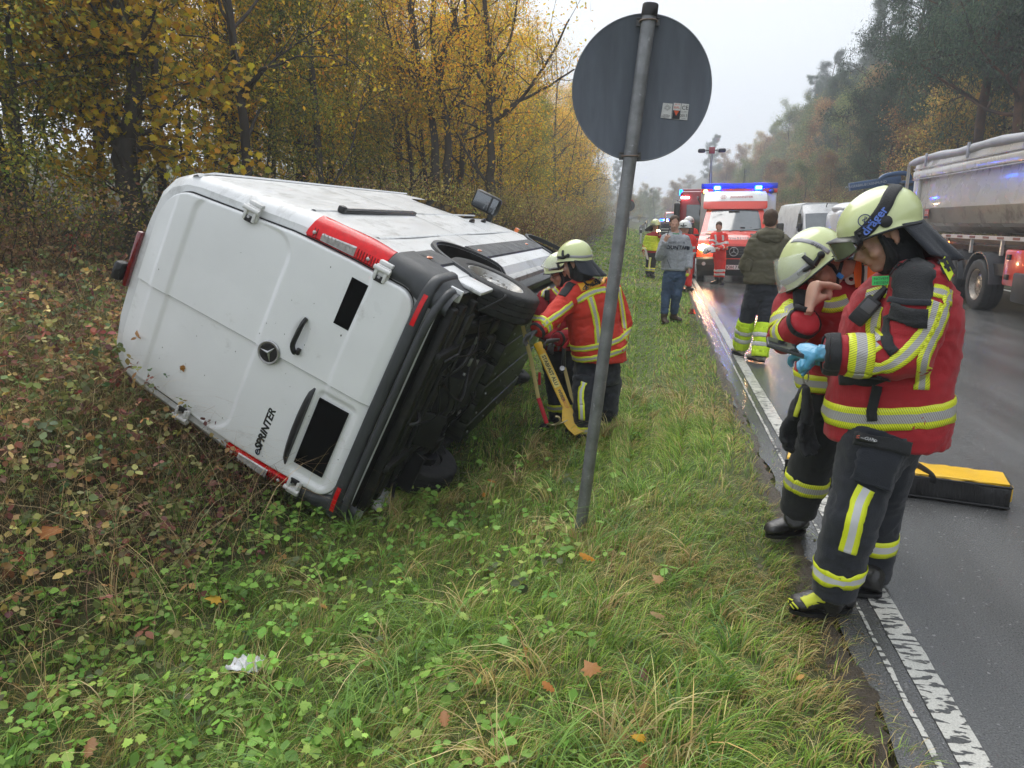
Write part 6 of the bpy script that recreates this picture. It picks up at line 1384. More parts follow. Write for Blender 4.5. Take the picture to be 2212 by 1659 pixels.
for q in (-1, 1): mb.tube([T_(.094, q*.018, -.006), T_(.0965, q*.030, -.010), T_(.088, q*.046, -.006)], .002, 5); mb.tube([T_(.098, q*.012, .018), T_(.102, q*.028, .024), T_(.092, q*.045, .018)], [.003, .004, .002], 6)
mb.build('brow', mat('brow_grey', (.16, .12, .10), .7), B, smooth=60)
mb = MB(); mb.ell(T_(-.055, 0, .0), (.062, .074, .075), FB); mb.build('hair', mat('grey_brown_hair', (.12, .09, .07), .7, var=.4, scale=80, bump=.8, bscale=220), B, smooth=80)
hB, hbv, hpt = helmet(B, hc+FB@V(.040, 0, -.012), FB, pale, 1.03, dome=(.160, .132, .126), gdir=V(.75, .2, -.25), gl=.16, band=False, visor=True, visor_ang=-.72)
ribbon(hbv, [hpt(a, .80, 0) for a in np.linspace(-1.25, 1.25, 40)], .030, mat('reflective_grey', (.34, .34, .36), .35, var=.1), 'reflective_band', hB, off=.0016, rows=4, thick=.001)
ribbon(hbv, [hpt(a, t, 0) for a, t in [(1.75, 1-.9*k) for k in np.linspace(.15, 1, 14)]+[(-1.75, .1+.9*k) for k in np.linspace(0.05, .85, 14)]], .022, MATS['reflective_grey'], 'reflective_band', hB, off=.0016, rows=4, thick=.001)
p = hpt(1.72, .62, 0); _, n_, _, _ = hbv.find_nearest(p); dT = (hpt(1.75, .75)-hpt(1.75, .5)).normalized(); decal_text(hbv, 'dräger', .022, p, dT, Vector(n_).cross(dT), stick_k, hB, off=.004)
# vest, tapes
or_m = mat('orange_vest', (.88, .14, .01), .7, var=.08, scale=9)
c0_ = cast(jb, *pz5(775, 660)); kv = (c0_-EYE).length/ray(*pz5(775, 660)).length-.03; vp_ = [EYE+ray(*pz5(x, y))*kv for x, y in ((712, 538), (780, 562), (862, 604), (868, 700), (800, 735), (700, 748), (688, 650))]; vn_ = V(-.25, -.95, .15).normalized(); mb = MB()
mb.poly(vp_, -.02, vn_); vs_ = mb.build('vest', or_m, B, smooth=None); fv = frame((0, 0, 0), V(.96, -.25, .05), vn_)
text_obj('lettering', '61 1', .115, M4(fv, EYE+ray(*pz5(790, 672))*(kv-.02)), mat('vest_print', (.62, .55, .48), .6, var=.1), vs_, ext=.0005, offs=.003)
mb = MB(); mb.tube([EYE+ray(*pz5(x, y))*(kv-.02) for x, y in ((748, 555), (752, 640), (745, 740))], .006, 6); mb.build('vest_strap', black_cloth, vs_, smooth=60)
ribbon(jb, seen(jb, [pz5(490, 860), pz5(540, 865), pz5(600, 855), pz5(655, 835)]), .070, T_H, 'reflective_tape', jk)
ribbon(jb, seen(jb, [pz5(295, 845), pz5(245, 880), pz5(200, 930), pz5(175, 960)]), .065, T_H, 'reflective_tape', jk)
ribbon(jb, loop_at(jb, [elN, wrN], .30), .075, T_H, 'reflective_tape', jk, closed=True, off=.005); ribbon(jb, loop_at(jb, [elN, wrN], .90), .025, black_cloth, 'cuff_strap', jk, closed=True, off=.006)
ribbon(jb, loop_at(jb, [shN, elN], .72), .075, T_H, 'reflective_tape', jk, closed=True, off=.005)
ribbon(jb, loop_at(jb, [C_[0][0], C_[3][0]], .16, rmax=.4), .085, T_H, 'reflective_tape', jk, closed=True, rows=6, off=.005)
ribbon(jb, seen(jb, [pz5(330, 780), pz5(325, 830), pz5(330, 900)]), .055, black_cloth, 'chest_radio_pouch', jk, rows=5, off=.016, thick=.024)
ribbon(tbv, loop_at(tbv, [knN, anN], .50), .078, T_H, 'reflective_tape', tr, closed=True, off=.005)
boot(B, anN+V(0, 0, -.03), Pz(1738, 1148, .012), Pz(1655, 1160, .012)); boot(B, anF+V(0, 0, -.04), Pz(1868, 1150, .012), Pz(1800, 1160, .012))
# gloves hanging from a carabiner
gl = empty('work_gloves', 'pair of black work gloves hanging from a carabiner at the bowed firefighter', 'gloves')
gy = 3.5; K = Py(1742, 800, gy); mb = MB()
mb.tube([K+V(.012*math.cos(a), 0, .030*math.sin(a)-.03) for a in np.linspace(0, 2*PI, 17)], .003, 6); mb.tube([K, K+V(.03, .1, .09)], .004, 6); mb.build('carabiner', steel, gl, smooth=60)
for k, (x0, y0_, x1, y1_) in enumerate(((1740, 830, 1712, 905), (1742, 835, 1742, 915))):
    a, b = Py(x0, y0_, gy-.03*k), Py(x1, y1_, gy-.05*k); mb = MB(); d = (b-a).normalized(); mb.tube([a, a.lerp(b, .35), a.lerp(b, .7), b], [.024, .046, .054, .045], 12, flat=.55); hand(mb, b-d*.03, d, V(.5, -.8, 0), 1 if k else -1, (.25, .35, .3, .45), .3, 1.15, r=.0145)
    me = remesh(mb, .007, 2); wrinkle(me, .006, (22, 22, 22), k*7.); me.materials.clear(); me.materials.append(black_cloth); g_ = link('glove', me, gl, 180); gb = bvh_of(me)
    if not k: ribbon(gb, seen(gb, [(1738, 838), (1728, 868), (1718, 900)]), .022, T_SM if False else mat('lace_yellow', (.62, .66, .05), .5), 'glove_stripe', g_, rows=4)
# ================================================================== generic figure for the others
def figure(label, group, y, pts, F, coat, pants, detail=1, hs=1., coat_r=(.21, .15), leg_r=(.10, .085, .078, .072), shoe=None, skin_hands=True, hood=False, body_X=(1, 0, 0), body_Y=(0, 1, 0), hair=True, hair_m=None, glove=None, handL=None, handR=None, coat_top=None, amp=.010, arm_r=(.088, .072, .055), shoes=True, vox=None, hem=None, headf=True):
    """pts: name -> (px, py[, y]); L is the picture's left side, R the picture's right"""
    e = person(label, None, group); P_ = {k: (v_ if isinstance(v_, Vector) else Py(v_[0], v_[1], v_[2] if len(v_) > 2 else y)) for k, v_ in pts.items()}
    X = Vector(body_X).normalized(); Y = Vector(body_Y).normalized(); hd_ = P_['head']; nk = P_['neck']; vx_ = vox or (.014 if detail else .022)
    fs = [lambda m: head_geo(m, hd_, F, hs, nk), lambda m: trunk(m, [(P_['hip']-V(0, 0, .05), X, .12, Y, .09), (P_['hip'].lerp(nk, .4), X, .13, Y, .10), (P_['hip'].lerp(nk, .8), X, .16, Y, .10), (nk, X, .06, Y, .06)])]
    for s in 'LR':
        fs.append(lambda m, s=s: tubes(m, limb(P_['sh'+s], P_['el'+s], .045, .042)+limb(P_['el'+s], P_['wr'+s], .042, .028)[1:]))
        fs.append(lambda m, s=s: tubes(m, limb(P_['hp'+s], P_['kn'+s], .075, .055)+limb(P_['kn'+s], P_['an'+s], .055, .04)[1:]))
    hands = []
    for s, hh in (('L', handL), ('R', handR)):
        if hh: fn = (lambda m, s=s, hh=hh: (hand(m, P_['wr'+s], hh[0], hh[1], hh[2] if len(hh) > 2 else 1, hh[3] if len(hh) > 3 else (.5, .55, .6, .65), .6, 1.05, r=.0105))); (fs if not glove else hands).append(fn)
    skin_body(e, fs, .010 if detail else .014)
    for fn in hands:
        mb = MB(); fn(mb); me = remesh(mb, .007, 1); me.materials.clear(); me.materials.append(glove); link('glove', me, e, 180)
    mb = MB()
    for s in 'LR': leg_geo(mb, P_['hp'+s], P_['kn'+s], P_['an'+s], leg_r)
    trunk(mb, [(P_['hip']-V(0, 0, .12), X, leg_r[0]*1.6, Y, leg_r[0]*1.05), (P_['hip'], X, leg_r[0]*1.75, Y, leg_r[0]*1.25), (P_['hip']+V(0, 0, .10), X, leg_r[0]*1.6, Y, leg_r[0]*1.15)])
    tr, tb = cloth(mb, pants, 'trousers', e, vx_, amp, hash(label) % 17, (6, 6, 10))
    mb = MB(); a = P_['hem'] if 'hem' in P_ else P_['hip']-V(0, 0, .06); w_, d_ = coat_r; k = nk
    C_ = [(a, w_, d_), (a.lerp(k, .12), w_*1.03, d_*1.03), (a.lerp(k, .45), w_*.98, d_), (a.lerp(k, .70), w_*1.03, d_*1.02), (a.lerp(k, .88), w_*.98, d_*.90), (a.lerp(k, .97), w_*.62, d_*.70), (k+V(0, 0, .02), .085, .08)]
    trunk(mb, [(c, X, ww, Y, dd) for c, ww, dd in C_]); r0, r1, r2 = arm_r
    for s in 'LR': tubes(mb, [(P_['sh'+s].lerp(nk, .35), r0*.95)]+limb(P_['sh'+s], P_['el'+s], r0, r1, 5)+limb(P_['el'+s], P_['wr'+s], r1, r2, 5)[1:])
    jk, jb = cloth(mb, coat, 'jacket', e, vx_, amp, hash(label) % 23+.5, (5, 5, 9))
    if hair:
        mb = MB(); mb.ell(hd_+F@V(-.020, 0, .052)*hs, (.097*hs, .084*hs, .090*hs), F); mb.ell(hd_+F@V(-.052, 0, .0)*hs, (.060*hs, .072*hs, .075*hs), F)
        me = remesh(mb, .012, 2); wrinkle(me, .004, (40, 40, 40)); me.materials.clear(); me.materials.append(hair_m or hairm); link('hair', me, e, 180)
    if shoes:
        for s in 'LR': boot(e, P_['an'+s]+V(0, 0, -.01), P_['heel'+s], P_['toe'+s], shoe, w_=.048, name='shoe')
    return e, P_, jk, jb, tr, tb, C_
def FR(f, u=(0, 0, 1)):
    f = Vector(f).normalized(); l = Vector(u).cross(f).normalized(); return Matrix((f, l, f.cross(l))).transposed()
def ground_pt(p, dx=0., dy=0.): x, y = p.x+dx, p.y+dy; return V(x, y, (0 if x > .85 else G(x, y))+.012)
def feet(d, y, L, R, Lt, Rt): 
    for s, p, t_ in (('L', L, Lt), ('R', R, Rt)):
        q = Py(p[0], p[1], p[2] if len(p) > 2 else y); d['an'+s] = (p[0], p[1], p[2] if len(p) > 2 else y); g = ground_pt(q); d['heel'+s] = g-Vector(t_).normalized()*.08; d['toe'+s] = ground_pt(g, Vector(t_).normalized().x*.20, Vector(t_).normalized().y*.20)
# C: firefighter bending to the strut, back towards us
d = dict(head=(1243, 568, 6.25), neck=(1262, 605, 6.3), hip=(1290, 800, 6.45), hem=(1296, 778, 6.4), shL=(1236, 636, 6.2), shR=(1322, 632, 6.55), elL=(1196, 682, 6.0), wrL=(1158, 716, 5.85), elR=(1345, 700, 6.6), wrR=(1330, 760, 6.3), hpL=(1268, 815, 6.35), hpR=(1312, 815, 6.55), knL=(1262, 880, 6.25), knR=(1312, 880, 6.55))
feet(d, 6.4, (1264, 938, 6.35), (1303, 930, 6.65), (-1, .4, 0), (-1, .6, 0))
XB = (1, .35, 0); YB = (-.35, 1, 0)
Ce, Cp, jk, jb, tr, tb, C_ = figure('firefighter seen from behind bending to the yellow strut, FEUERWEHR across the shoulders', None, 6.4, d, FR((-.93, .25, -.28)), jk_bright, navy, body_X=XB, body_Y=YB, hair=False, coat_r=(.235, .185), leg_r=(.125, .105, .098, .09), shoe=leather, glove=glove_grey, handL=((-.8, -.1, -.45), (0, -.3, -1), 1), arm_r=(.105, .088, .066), amp=.014)
hd_, F_ = Cp['head'], FR((-.93, .25, -.28))
hC, hbv, hpt = helmet(Ce, hd_, F_, pale, 1.0, gdir=V(.45, .05, -.85), gl=.165, grange=1.35, gspread=1.)
for e_, h_, F2_, n2 in ((Ce, hd_, F_, Cp['neck']),):
    mb = MB(); T_ = lambda x, y, z: h_+F2_@V(x, y, z); mb.ell(T_(-.030, 0, -.002), (.092, .080, .100), F2_); mb.tube([T_(-.03, 0, -.03), T_(-.02, 0, -.12), n2], [.07, .07, .085], 12)
    for q in (-1, 1): mb.tube([T_(.035, q*.074, .02), T_(.03, q*.074, -.05), T_(.045, q*.045, -.105), T_(.05, 0, -.122)], [.012, .014, .018, .018], 8)
    me = remesh(mb, .010, 2); me.materials.clear(); me.materials.append(black_cloth); link('hood', me, e_, 180)
Ng = lambda a, b: Py(a, b, 6.1)
def px3(x, y): return ((1500+x/2.212)/1.852, (750+y/2.212)/1.852)
def px4b(x, y): return ((2000+x/1.746)/1.852, (850+y/1.746)/1.852)
R_ = lambda *a, **k: ribbon(jb, *a, **k)
R_(seen(jb, [px4b(555, 525), px4b(640, 498), px4b(700, 480), px4b(745, 470)]), .085, mat('patch_orange', (.80, .38, .03), .6, var=.06), 'back_patch', jk, rows=6, off=.006, thick=.003)
c_ = cast(jb, *px4b(655, 494)); c2 = cast(jb, *px4b(740, 470)); Xd = (c2-c_).normalized(); decal_text(jb, 'FEUERWEHR', .080, c_+Xd*.05, Xd, V(0, 0, 1), stick_k, jk, off=.011, offs=.003)
cl = seen(jb, [px4b(590, 480), px4b(620, 500), px4b(680, 495), px4b(715, 465), px4b(718, 425)]); mb = MB(); cl2 = []
for i, p in enumerate(catmull(cl, 6)): cl2.append(p+V(.004*math.cos(i*1.9), -.035, .006*math.sin(i*1.9)))
mb.tube(cl2, .006, 6); mb.build('coiled_lead', black_mat, Ce, smooth=60)
R_(seen(jb, [px4b(540, 620), px4b(600, 580), px4b(670, 550), px4b(745, 535)]), .062, T_H, 'reflective_tape', jk)
R_(seen(jb, [px4b(630, 590), px4b(660, 690), px4b(680, 800), px4b(690, 930)]), .062, T_H, 'reflective_tape', jk)
R_(seen(jb, [px4b(830, 520), px4b(850, 650), px4b(868, 780), px4b(885, 900)]), .05, T_H, 'reflective_tape', jk)
R_(seen(jb, [px4b(300, 790), px4b(370, 740), px4b(440, 690), px4b(510, 635)]), .055, T_H, 'reflective_tape', jk)
R_(loop_at(jb, [Cp['elL'], Cp['wrL']], .60), .06, T_H, 'reflective_tape', jk, closed=True); R_(loop_at(jb, [Cp['elL'], Cp['wrL']], .92), .03, black_cloth, 'cuff_strap', jk, closed=True, off=.006)
R_(loop_at(jb, [C_[0][0], C_[3][0]], .17, rmax=.4), .055, T_H, 'reflective_tape', jk, closed=True, rows=5, off=.006); R_(loop_at(jb, [C_[0][0], C_[3][0]], .36, rmax=.4), .055, T_H, 'reflective_tape', jk, closed=True, rows=5, off=.006)
R_(seen(jb, [px4b(500, 490), px4b(470, 530), px4b(430, 580)]), .09, black_cloth, 'shoulder_patch', jk, rows=6, off=.005)
ribbon(tb, seen(tb, [px4b(588, 1185), px4b(565, 1260), px4b(568, 1350), px4b(572, 1450)]), .060, T_P, 'reflective_tape', tr); ribbon(tb, loop_at(tb, [Cp['knL'], Cp['anL']], .62), .075, T_P, 'reflective_tape', tr, closed=True, off=.006); ribbon(tb, loop_at(tb, [Cp['knR'], Cp['anR']], .55), .075, T_P, 'reflective_tape', tr, closed=True, off=.006)
# D: firefighter with glasses beside it
d = dict(head=(1212, 588, 6.95), neck=(1222, 622, 7.0), hip=(1215, 775, 7.1), hem=(1215, 752, 7.05), shL=(1180, 645, 6.95), shR=(1262, 648, 7.1), elL=(1166, 705, 6.9), wrL=(1200, 735, 6.75), elR=(1248, 722, 6.85), wrR=(1202, 734, 6.55), hpL=(1200, 790, 7.1), hpR=(1238, 790, 7.1), knL=(1203, 850, 7.1), knR=(1240, 850, 7.1))
feet(d, 7.1, (1206, 905, 7.1), (1240, 900, 7.15), (-1, -.3, 0), (-1, .1, 0))
De, Dp, jk, jb, tr, tb, C_ = figure('firefighter with glasses and raised clear visor working at the yellow strut beside the van wheel', None, 7., d, FR((-.84, -.42, -.34)), jk_dark, navy, body_X=(.9, .5, 0), body_Y=(-.5, .9, 0), hair=False, coat_r=(.225, .17), leg_r=(.125, .105, .098, .09), shoe=leather, glove=glove_grey, handR=((-.9, -.2, -.15), (0, -.2, -1), -1), handL=((-.3, -.6, -.4), (0, -.2, -1), 1), arm_r=(.10, .085, .064), amp=.013)
hd_, F_ = Dp['head'], FR((-.84, -.42, -.34)); helmet(De, hd_, F_, pale, 1.0, gdir=V(.45, .05, -.85), gl=.22, visor=True, visor_ang=-1.05, grange=1.3)
mb = MB()
for q in (-1, 1): mb.tube([hd_+F_@V(.100+.0*math.cos(a), q*.030+.021*math.cos(a), -.008+.016*math.sin(a)) for a in np.linspace(0, 2*PI, 15)], .0018, 5); mb.tube([hd_+F_@V(.098, q*.052, -.004), hd_+F_@V(.02, q*.082, .0)], .0016, 5)
mb.tube([hd_+F_@V(.104, -.009, -.006), hd_+F_@V(.104, .009, -.006)], .0016, 5); mb.build('glasses', black_mat, De, smooth=60)
mb = MB(); T_ = lambda x, y, z: hd_+F_@V(x, y, z); mb.ell(T_(-.030, 0, -.002), (.092, .080, .100), F_); mb.tube([T_(-.03, 0, -.03), T_(-.02, 0, -.12), Dp['neck']], [.07, .07, .085], 12)
for q in (-1, 1): mb.tube([T_(.035, q*.074, .02), T_(.03, q*.074, -.05), T_(.045, q*.045, -.105), T_(.05, 0, -.122)], [.012, .014, .018, .018], 8)
me = remesh(mb, .010, 2); me.materials.clear(); me.materials.append(black_cloth); link('hood', me, De, 180)
R_(seen(jb, [px4b(370, 540), px4b(345, 510), px4b(310, 560), px4b(290, 620)]), .045, T_H, 'reflective_tape', jk) if False else None
ribbon(jb, seen(jb, [px4b(365, 490), px4b(320, 530), px4b(295, 590)]), .05, T_H, 'reflective_tape', jk); ribbon(jb, seen(jb, [px4b(375, 530), px4b(410, 570), px4b(440, 600)]), .05, T_H, 'reflective_tape', jk)
ribbon(jb, loop_at(jb, [Dp['shL'], Dp['elL']], .75), .06, T_H, 'reflective_tape', jk, closed=True); ribbon(jb, loop_at(jb, [Dp['elR'], Dp['wrR']], .45), .075, T_H, 'reflective_tape', jk, closed=True)
ribbon(jb, loop_at(jb, [Dp['elR'], Dp['wrR']], .90), .03, black_cloth, 'cuff_strap', jk, closed=True, off=.006)
ribbon(jb, loop_at(jb, [C_[0][0], C_[3][0]], .24, rmax=.4), .075, T_H, 'reflective_tape', jk, closed=True, rows=5, off=.006)
ribbon(tb, loop_at(tb, [Dp['knL'], Dp['anL']], .50), .075, T_H, 'reflective_tape', tr, closed=True, off=.006); ribbon(tb, loop_at(tb, [Dp['knR'], Dp['anR']], .50), .075, T_H, 'reflective_tape', tr, closed=True, off=.006)
mcq = cast(jb, *px4b(340, 575)); mb = MB(); mb.box(mcq+V(-.01, -.03, 0), (.05, .035, .10), bev=.012); mb.tube([mcq+V(0, -.03, -.04), mcq+V(.02, -.03, -.14)], .006, 6); mb.build('radio_microphone', black_mat, De, smooth=40)
# strut, strap and hook between them and the van
st = empty('rescue_strut', 'yellow aluminium rescue strut leaning against the raised van wheel', 'strut'); strut_y = mat('strut_yellow', (.78, .47, .01), .38, var=.10, scale=8, coat=.3, dirt=(.45, .30, .05), dscale=14, dcut=.62)
a, b = Py(1161, 742, 6.55), Py(1246, 928, 6.25); b = V(b.x, b.y, b.z); FM = frame((0, 0, 0), b-a, V(.25, -1, .1)); L_ = (b-a).length; mb = MB()
mb.box((a+b)/2, (L_, .075, .075), FM, bev=.006); so_ = mb.build('strut_tube', strut_y, st, smooth=30)
mb = MB(); m2 = a.lerp(b, .86); mb.poly([m2+FM@V(x, y, 0)+FM@V(0, 0, -.045) for x, y in ((-.10, -.04), (.0, -.09), (.10, -.07), (.17, -.04), (.17, .06), (.05, .07), (-.06, .05))], .09, FM@V(0, 0, 1)); mb.build('strut_foot', strut_y, st, smooth=30)
mb = MB(); c0 = a.lerp(b, .82)+FM@V(0, .10, .0)*(1); 
if (FM@V(0, 1, 0)).x < 0: c0 = a.lerp(b, .82)-FM@V(0, .10, .0)
mb.lathe([(.012, -.03), (.052, -.03), (.052, .03), (.012, .03)], M4(FM, c0), 28); mb.build('strap_reel', mat('strap_tan', (.50, .40, .16), .7, var=.15), st, smooth=30)
mb = MB(); mb.box(c0+V(.01, -.05, -.08), (.04, .02, .20), bev=.008); mb.tube([c0+V(0, -.05, 0), c0+V(0, .05, 0)], .014, 10); mb.build('ratchet_crank', black_mat, st, smooth=40)
mid = a.lerp(b, .40)-FM@V(0, 0, -.038); fz = FM@V(0, 0, 1)
def on_strut(t, w_, l_, mt, nm, off=.0385):
    c = a.lerp(b, t)+FM@V(0, 0, off); m_ = MB(); m_.box(c, (l_, w_, .002), FM); return c, m_.build(nm, mt, so_, smooth=None)
c, lb = on_strut(.33, .055, .34, mat('label_pale_yellow', (.80, .68, .22), .5), 'label'); text_obj('lettering', 'STABFAST ALU', .046, M4(FM, c+fz*.0015), stick_k, lb, ext=.0006, offs=.001)
c, lb = on_strut(.66, .050, .17, strut_y, 'label'); text_obj('lettering', 'WEBER', .038, M4(FM, c+fz*.0015-FM@V(.035, 0, 0)), stick_k, lb, ext=.0006, offs=.001); text_obj('lettering', 'RESCUE', .034, M4(FM, c+fz*.0015+FM@V(.045, 0, 0)), stick_r, lb, ext=.0006)
mb = MB(); q = a.lerp(b, .33)+V(.11, .02, .02); mb.lathe([(.03, -.03), (.034, 0), (.03, .03)], M4(FM, q), 20); mb.box(q+V(.01, 0, .10), (.035, .05, .22), bev=.01); mb.build('ratchet', black_mat, st, smooth=40)
mb = MB(); mb.box(q+V(.04, -.02, .24), (.10, .03, .03), Matrix.Rotation(-.9, 3, 'Y'), bev=.008); mb.box(a+V(.03, -.05, -.32), (.025, .02, .12), bev=.006); mb.build('red_lever', mat('strap_red', (.55, .02, .04), .6), st, smooth=40)
mb = MB(); mb.lathe([(.022, 0), (.022, .008), (.001, .009)], M4(FM, q+FM@V(0, 0, .035)), 16); mb.build('ratchet_hub', steel, st, smooth=40)
sp = empty('tension_strap', 'tan tension strap with red end running from the van wheel to a steel hook', 'strap')
s0, s1, s2 = Py(1129, 704, 6.15), Py(1163, 860, 6.15), Py(1181, 914, 6.15)
mb = MB(); mb.tube([s0, s0.lerp(s1, .5)+V(.01, 0, 0), s1], .018, 8, flat=.16, up=(0, 1, 0)); mb.tube([q+V(.02, -.02, .02), a.lerp(b, .6)+V(.10, -.03, 0), c0+V(-.02, -.04, .02)], .016, 8, flat=.16, up=(0, 1, 0)); mb.build('webbing', MATS['strap_tan'], sp, smooth=60)
mb = MB(); mb.tube([s1, s1.lerp(s2, .5), s2], .019, 8, flat=.2, up=(0, 1, 0)); mb.build('red_webbing', mat('strap_red', (.55, .02, .04), .6), sp, smooth=60)
mb = MB(); mb.tube(catmull([s2+V(0, 0, 0), Py(1192, 918, 6.2), Py(1208, 912, 6.2), Py(1208, 902, 6.2), Py(1200, 900, 6.2)], 6), .010, 8); mb.tube(catmull([Py(1196, 919, 6.2), Py(1215, 913, 6.22), Py(1231, 905, 6.25)], 6), .007, 8); mb.build('hook', mat('worn_gold_steel', (.45, .38, .22), .35, metal=.8, var=.3), sp, smooth=60)

# E: vested firefighter on the far verge
d = dict(head=(1416, 489), neck=(1414, 502), hip=(1408, 551), hem=(1409, 546), shL=(1401, 510), shR=(1423, 512), elL=(1393, 530), wrL=(1390, 543, 21.5), elR=(1430, 524), wrR=(1424, 508, 21.4), hpL=(1403, 552), hpR=(1413, 552), knL=(1401, 574), knR=(1410, 574))
feet(d, 21.7, (1399, 591), (1408, 592), (.2, -1, 0), (.4, -1, 0))
Ee, Ep, jk, jb, tr, tb, C_ = figure('firefighter in yellow command vest standing on the far verge with a hand microphone', None, 21.7, d, FR((.35, -.93, -.1)), jk_dark, navy, 0, hair=False, coat_r=(.20, .155), shoe=leather, handR=((0, -.4, .9), (-1, 0, 0), 1), handL=((0, -.2, -1), (1, 0, 0), 1))
helmet(Ee, Ep['head'], FR((.35, -.93, -.1)), pale, 1.1, gdir=V(-.5, .3, -.7), gl=.20, bracket=False); 
mb = MB(); mb.tube([Ep['head']+FR((.35, -.93, -.1))@V(.15*math.cos(a), .13*math.sin(a), .055) for a in np.linspace(-1.2, 1.2, 12)], .022, 8, flat=.5); mb.build('goggles', black_mat, Ee, smooth=60)
v_y = mat('vest_yellow', (.62, .75, .04), .7, var=.12, scale=20); 
for t_ in (.20, .34, .48, .62, .76): ribbon(jb, loop_at(jb, [C_[0][0], C_[5][0]], t_, rmax=.3), .105, v_y, 'vest', jk, closed=True, off=.010, rows=4)
for s in 'LR': ribbon(jb, loop_at(jb, [Ep['el'+s], Ep['wr'+s]], .7), .10, T_H, 'reflective_tape', jk, closed=True); ribbon(tb, loop_at(tb, [Ep['kn'+s], Ep['an'+s]], .45), .10, T_H, 'reflective_tape', tr, closed=True)
ribbon(jb, loop_at(jb, [Ep['shL'], Ep['elL']], .6), .08, T_H, 'reflective_tape', jk, closed=True)
ribbon(tb, [p for p in seen(tb, [(1405, 556), (1403, 570), (1402, 584)])], .06, T_P, 'reflective_tape', tr)
mb = MB(); w_ = Ep['wrL']; mb.poly([w_+V(.02, -.05, .08), w_+V(.10, -.05, .02), w_+V(.16, -.05, -.24), w_+V(.10, -.05, -.22)], .004, (0, -1, 0)); mb.build('paper', stick_w, Ee, smooth=None)
mb = MB(); w_ = Ep['wrR']; mb.box(w_+V(-.02, -.06, .06), (.05, .04, .09), bev=.01); mb.build('hand_microphone', black_mat, Ee, smooth=40)
# F: man in the grey hooded sweatshirt
d = dict(head=(1457, 483), neck=(1459, 506), hip=(1458, 590), hem=(1457, 584), shL=(1437, 516), shR=(1480, 518), elL=(1424, 556, 12.6), wrL=(1437, 521, 12.45), elR=(1489, 552), wrR=(1489, 580, 12.65), hpL=(1446, 592), hpR=(1469, 592), knL=(1438, 635), knR=(1462, 636))
feet(d, 12.8, (1435, 678, 12.75), (1456, 676, 12.9), (.25, -1, 0), (.75, -1, 0))
Fe, Fp, jk, jb, tr, tb, C_ = figure('man in grey MOUNTAIN hooded sweatshirt and blue jeans holding a phone to his face', None, 12.8, d, FR((.05, -1, -.12)), grey_fleece, denim, coat_r=(.215, .155), leg_r=(.105, .085, .072, .066), shoe=mat('brown_shoe', (.075, .05, .035), .6, var=.3), handL=((.35, -.1, .93), (.6, .8, 0), 1, (.85, .95, 1., 1.05)), handR=((.05, -.2, -.98), (-1, 0, 0), 1), arm_r=(.085, .076, .052), amp=.016, body_Y=(0, 1, 0))
c_ = cast(jb, 1461, 535); decal_text(jb, 'MOUNTAIN', .088, c_, V(1, 0, -.02), V(0, 0, 1), mat('print_slate', (.02, .025, .04), .6, var=0), jk, off=.008, offs=.003); decal_text(jb, 'BRECKENRIDGE', .042, c_+V(0, 0, .085), V(1, 0, 0), V(0, 0, 1), mat('print_grey', (.10, .11, .13), .6, var=0), jk, off=.007)
mb = MB(); R2 = []
for t_, r in ((-.02, .115), (.03, .105), (.06, .09), (.03, .078), (-.02, .08)): R2.append([Fp['neck']+V(math.cos(a)*r*1.05, .03+math.sin(a)*r, t_+.03*math.sin(a)) for a in np.linspace(0, 2*PI, 21)[:-1]])
mb.loft(R2, cap=False); me = remesh(mb, .012, 2) if False else None; mb.build('hood', grey_fleece, Fe, smooth=70)
mb = MB(); c = Fp['neck']; mb.poly([c+V(-.05, -.085, .02), c+V(.06, -.085, .02), c+V(.03, -.125, -.10), c+V(.01, -.13, -.13)], .006, (0, -1, 0)); mb.build('shirt', mat('green_shirt', (.12, .30, .16), .8), Fe, smooth=None)
ribbon(jb, seen(jb, [(1462, 520), (1463, 545), (1463, 580)]), .008, steel, 'zip', jk, rows=3, off=.004)
ribbon(jb, [p for p in loop_at(jb, [C_[0][0], C_[3][0]], .05, rmax=.3)], .06, grey_fleece, 'waistband', jk, closed=True, off=.006)
ribbon(jb, seen(jb, [(1441, 560), (1446, 572), (1449, 580)]), .012, mat('print_grey', (.10, .11, .13), .6, var=0), 'pocket_seam', jk, rows=3, off=.003)
mp = empty('phone', 'small dark phone pressed to the ear of the man in the hoodie', 'phone'); mb = MB(); c = Fp['wrL']+V(.03, .02, .10); mb.box(c, (.012, .07, .14), Matrix.Rotation(.3, 3, 'Y'), bev=.004); mb.build('case', black_mat, mp, smooth=30)
ky = empty('key_tag', 'small yellow object in the lowered hand of the man in the hoodie', 'key tag'); mb = MB(); mb.box(Fp['wrR']+V(-.03, -.08, -.10), (.05, .02, .05), Matrix.Rotation(.5, 3, 'Y'), bev=.01); mb.build('tag', MATS['lace_yellow'], ky, smooth=30)
# G: paramedic leaning on the ambulance with a helmet in hand
d = dict(head=(1553, 490), neck=(1553, 503), hip=(1554, 546), hem=(1555, 540), shL=(1542, 509), shR=(1566, 510), elL=(1538, 526, 20.2), wrL=(1540, 536, 19.95), elR=(1568, 530, 20.2), wrR=(1554, 537, 19.95), hpL=(1549, 548), hpR=(1560, 548), knL=(1550, 573), knR=(1561, 573))
feet(d, 20.35, (1548, 597, 20.4), (1559, 599, 20.3), (-.8, -.6, 0), (.2, -1, 0))
Ge, Gp, jk, jb, tr, tb, C_ = figure('paramedic in bright red uniform leaning on the ambulance bonnet, helmet in hand', None, 20.35, d, FR((-.15, -1, -.25)), para_red, para_red, 0, coat_r=(.205, .15), leg_r=(.10, .085, .078, .075), shoe=leather, handL=((-.3, -.4, -.8), (1, 0, 0), 1), handR=((-.9, -.4, 0), (0, 0, -1), 1))
